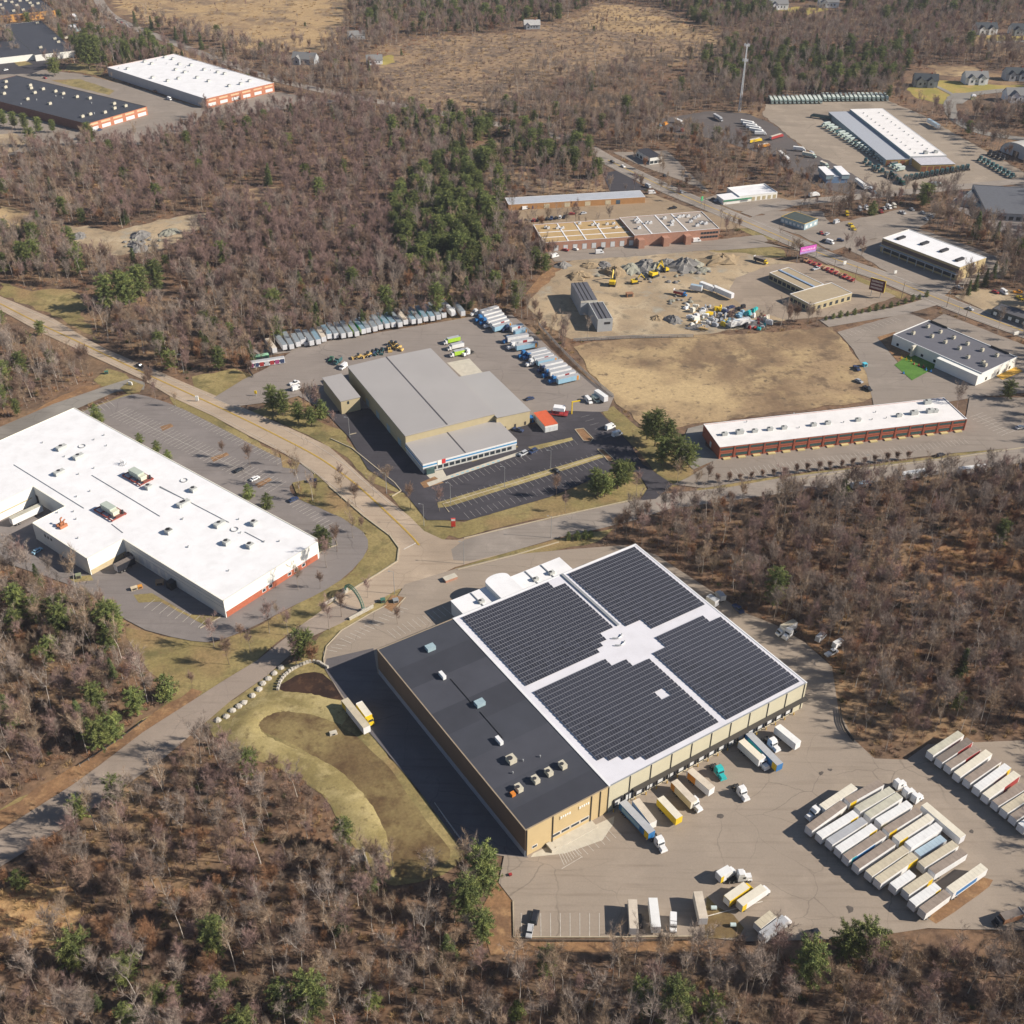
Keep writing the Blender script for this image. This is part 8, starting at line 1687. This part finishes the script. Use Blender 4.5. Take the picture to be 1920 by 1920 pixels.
def scatter(name, pts, protos, label, z=0.0):
    """one object: points carrying the meshes of trees that stand in the scene"""
    me = bpy.data.meshes.new(name); me.from_pydata([(p[0], p[1], z) for p in pts], [], [])
    for an, tp, idx in (('kind', 'INT', 2), ('size', 'FLOAT', 3), ('turn', 'FLOAT', 4)):
        a = me.attributes.new(an, tp, 'POINT'); a.data.foreach_set('value', [p[idx] for p in pts])
    o = bpy.data.objects.new(name, me); COL.objects.link(o); o['kind'] = 'stuff'; o['label'] = label
    ng = bpy.data.node_groups.new(name, 'GeometryNodeTree')
    ng.interface.new_socket('Geometry', in_out='INPUT', socket_type='NodeSocketGeometry'); ng.interface.new_socket('Geometry', in_out='OUTPUT', socket_type='NodeSocketGeometry')
    N = ng.nodes; gi = N.new('NodeGroupInput'); go = N.new('NodeGroupOutput'); jn = N.new('GeometryNodeJoinGeometry')
    pick = N.new('GeometryNodeJoinGeometry')
    for pr in reversed(protos):
        one = N.new('GeometryNodeJoinGeometry')
        for ob in pr:
            oi = N.new('GeometryNodeObjectInfo'); oi.inputs['Object'].default_value = ob; oi.transform_space = 'ORIGINAL'; oi.inputs['As Instance'].default_value = False
            ng.links.new(oi.outputs['Geometry'], one.inputs[0])
        ti = N.new('GeometryNodeGeometryToInstance'); ng.links.new(one.outputs[0], ti.inputs[0]); ng.links.new(ti.outputs[0], pick.inputs[0])
    ip = N.new('GeometryNodeInstanceOnPoints'); ng.links.new(gi.outputs[0], ip.inputs['Points']); ng.links.new(pick.outputs[0], ip.inputs['Instance'])
    ip.inputs['Pick Instance'].default_value = True
    def attr(n, tp):
        a = N.new('GeometryNodeInputNamedAttribute'); a.data_type = tp; a.inputs['Name'].default_value = n
        return [s for s in a.outputs if s.enabled][0]
    ng.links.new(attr('kind', 'INT'), ip.inputs['Instance Index'])
    cx = N.new('ShaderNodeCombineXYZ'); ng.links.new(attr('turn', 'FLOAT'), cx.inputs[2]); ng.links.new(cx.outputs[0], ip.inputs['Rotation'])
    ng.links.new(attr('size', 'FLOAT'), ip.inputs['Scale'])
    ng.links.new(ip.outputs[0], go.inputs[0])
    md = o.modifiers.new('scatter', 'NODES'); md.node_group = ng
    return o
scatter('bare_woodland', restB, [(first_of(a), first_of(b_)) for a, b_ in BARE], 'leafless woodland mass beyond the nearest trees')
scatter('evergreen_woodland', restE, [(first_of(a), first_of(b_)) for a, b_ in PINE], 'evergreen trees scattered through the farther woods')
# undergrowth
U = np.concatenate([grid(150, 420, 3.0), grid(420, 640, 4.2), grid(640, 1000, 6.5), grid(1000, 1560, 8)]); U = U[free(U, .3)]
uu, vv = PX(U[:, 0], U[:, 1]); U = U[(uu > -100) & (uu < 2020) & (vv < 2050)]
kb = NR.choice(5, len(U), p=[.36, .24, .2, .15, .05])
sel = inside(pxpoly([(-20, 1670), (60, 1640), (140, 1655), (145, 1730), (110, 1790), (-20, 1800)]), U) | inside(pxpoly([(1690, 1000), (1940, 980), (1940, 1120), (1800, 1140), (1710, 1100)]), U); kb[sel] = NR.choice([1, 3], sel.sum()); sel = inside(pxpoly([(690, 120), (900, 62), (1130, 2), (1360, 70), (1340, 105), (1060, 140), (880, 232), (720, 170)]), U); kb[sel] = NR.choice([0, 2, 2, 3], sel.sum()); sel = inside(pxpoly([(200, -20), (660, -20), (650, 40), (590, 98), (380, 62)]), U); kb[sel] = NR.choice([2, 3, 3], sel.sum()); drop = sel & (NR.random(len(U)) < .75); U, kb = U[~drop], kb[~drop]
su = NR.uniform(.5, 1.25, len(U))*np.where(U[:, 1] > 640, 1.5, 1); ru = NR.uniform(0, 6.283, len(U)); pts = [(float(U[i, 0]), float(U[i, 1]), int(kb[i]), float(su[i]), float(ru[i])) for i in range(len(U))]
firsts = []
for k in range(5):
    i = next(j for j, q in enumerate(pts) if q[2] == k and 190 < q[1] < 230); q = pts.pop(i)
    o = inst('dry_shrub', BUSH[k], None, (q[0], q[1], 0), q[4]); tag(o, ('brown', 'rust brown', 'tan', 'straw coloured', 'low green')[k]+' dry shrub on the leaf litter of the lowest wood', 'shrub'); firsts.append(o)
scatter('undergrowth', pts, [(o,) for o in firsts], 'dry brush and saplings on the woodland floor')
print('TREES', len(restB), len(restE), len(pts), nE, nB)

from collections import Counter
cnt = Counter(o.get('label') for o in SC.objects if o.parent is None and o.name.split('.')[0] in ('bare_tree', 'evergreen_tree', 'evergreen_shrub'))
for o in SC.objects:
    if o.parent is None and o.name.split('.')[0] in ('bare_tree', 'evergreen_tree', 'evergreen_shrub'):
        o['group'] = (o['label'] if cnt[o['label']] > 1 else {'bare_tree': 'leafless trees of the nearer woods and verges', 'evergreen_tree': 'evergreen trees among the bare woods', 'evergreen_shrub': 'low evergreen shrubs'}[o.name.split('.')[0]])
# ---------------- air ----------------
hm = bpy.data.materials.new('haze_air'); hm.use_nodes = True; nt = hm.node_tree
for n in list(nt.nodes):
    if n.type == 'BSDF_PRINCIPLED': nt.nodes.remove(n)
vol = nt.nodes.new('ShaderNodeVolumePrincipled'); vol.inputs['Color'].default_value = (.82, .86, 1, 1); vol.inputs['Density'].default_value = .000045
nt.links.new(vol.outputs[0], nt.nodes['Material Output'].inputs['Volume'])
hz = MB().box(-2450, 2450, -750, 3650, -1.4, 286).build('haze', hm); hz['kind'] = 'stuff'; hz['label'] = 'thin pale air over the whole district'
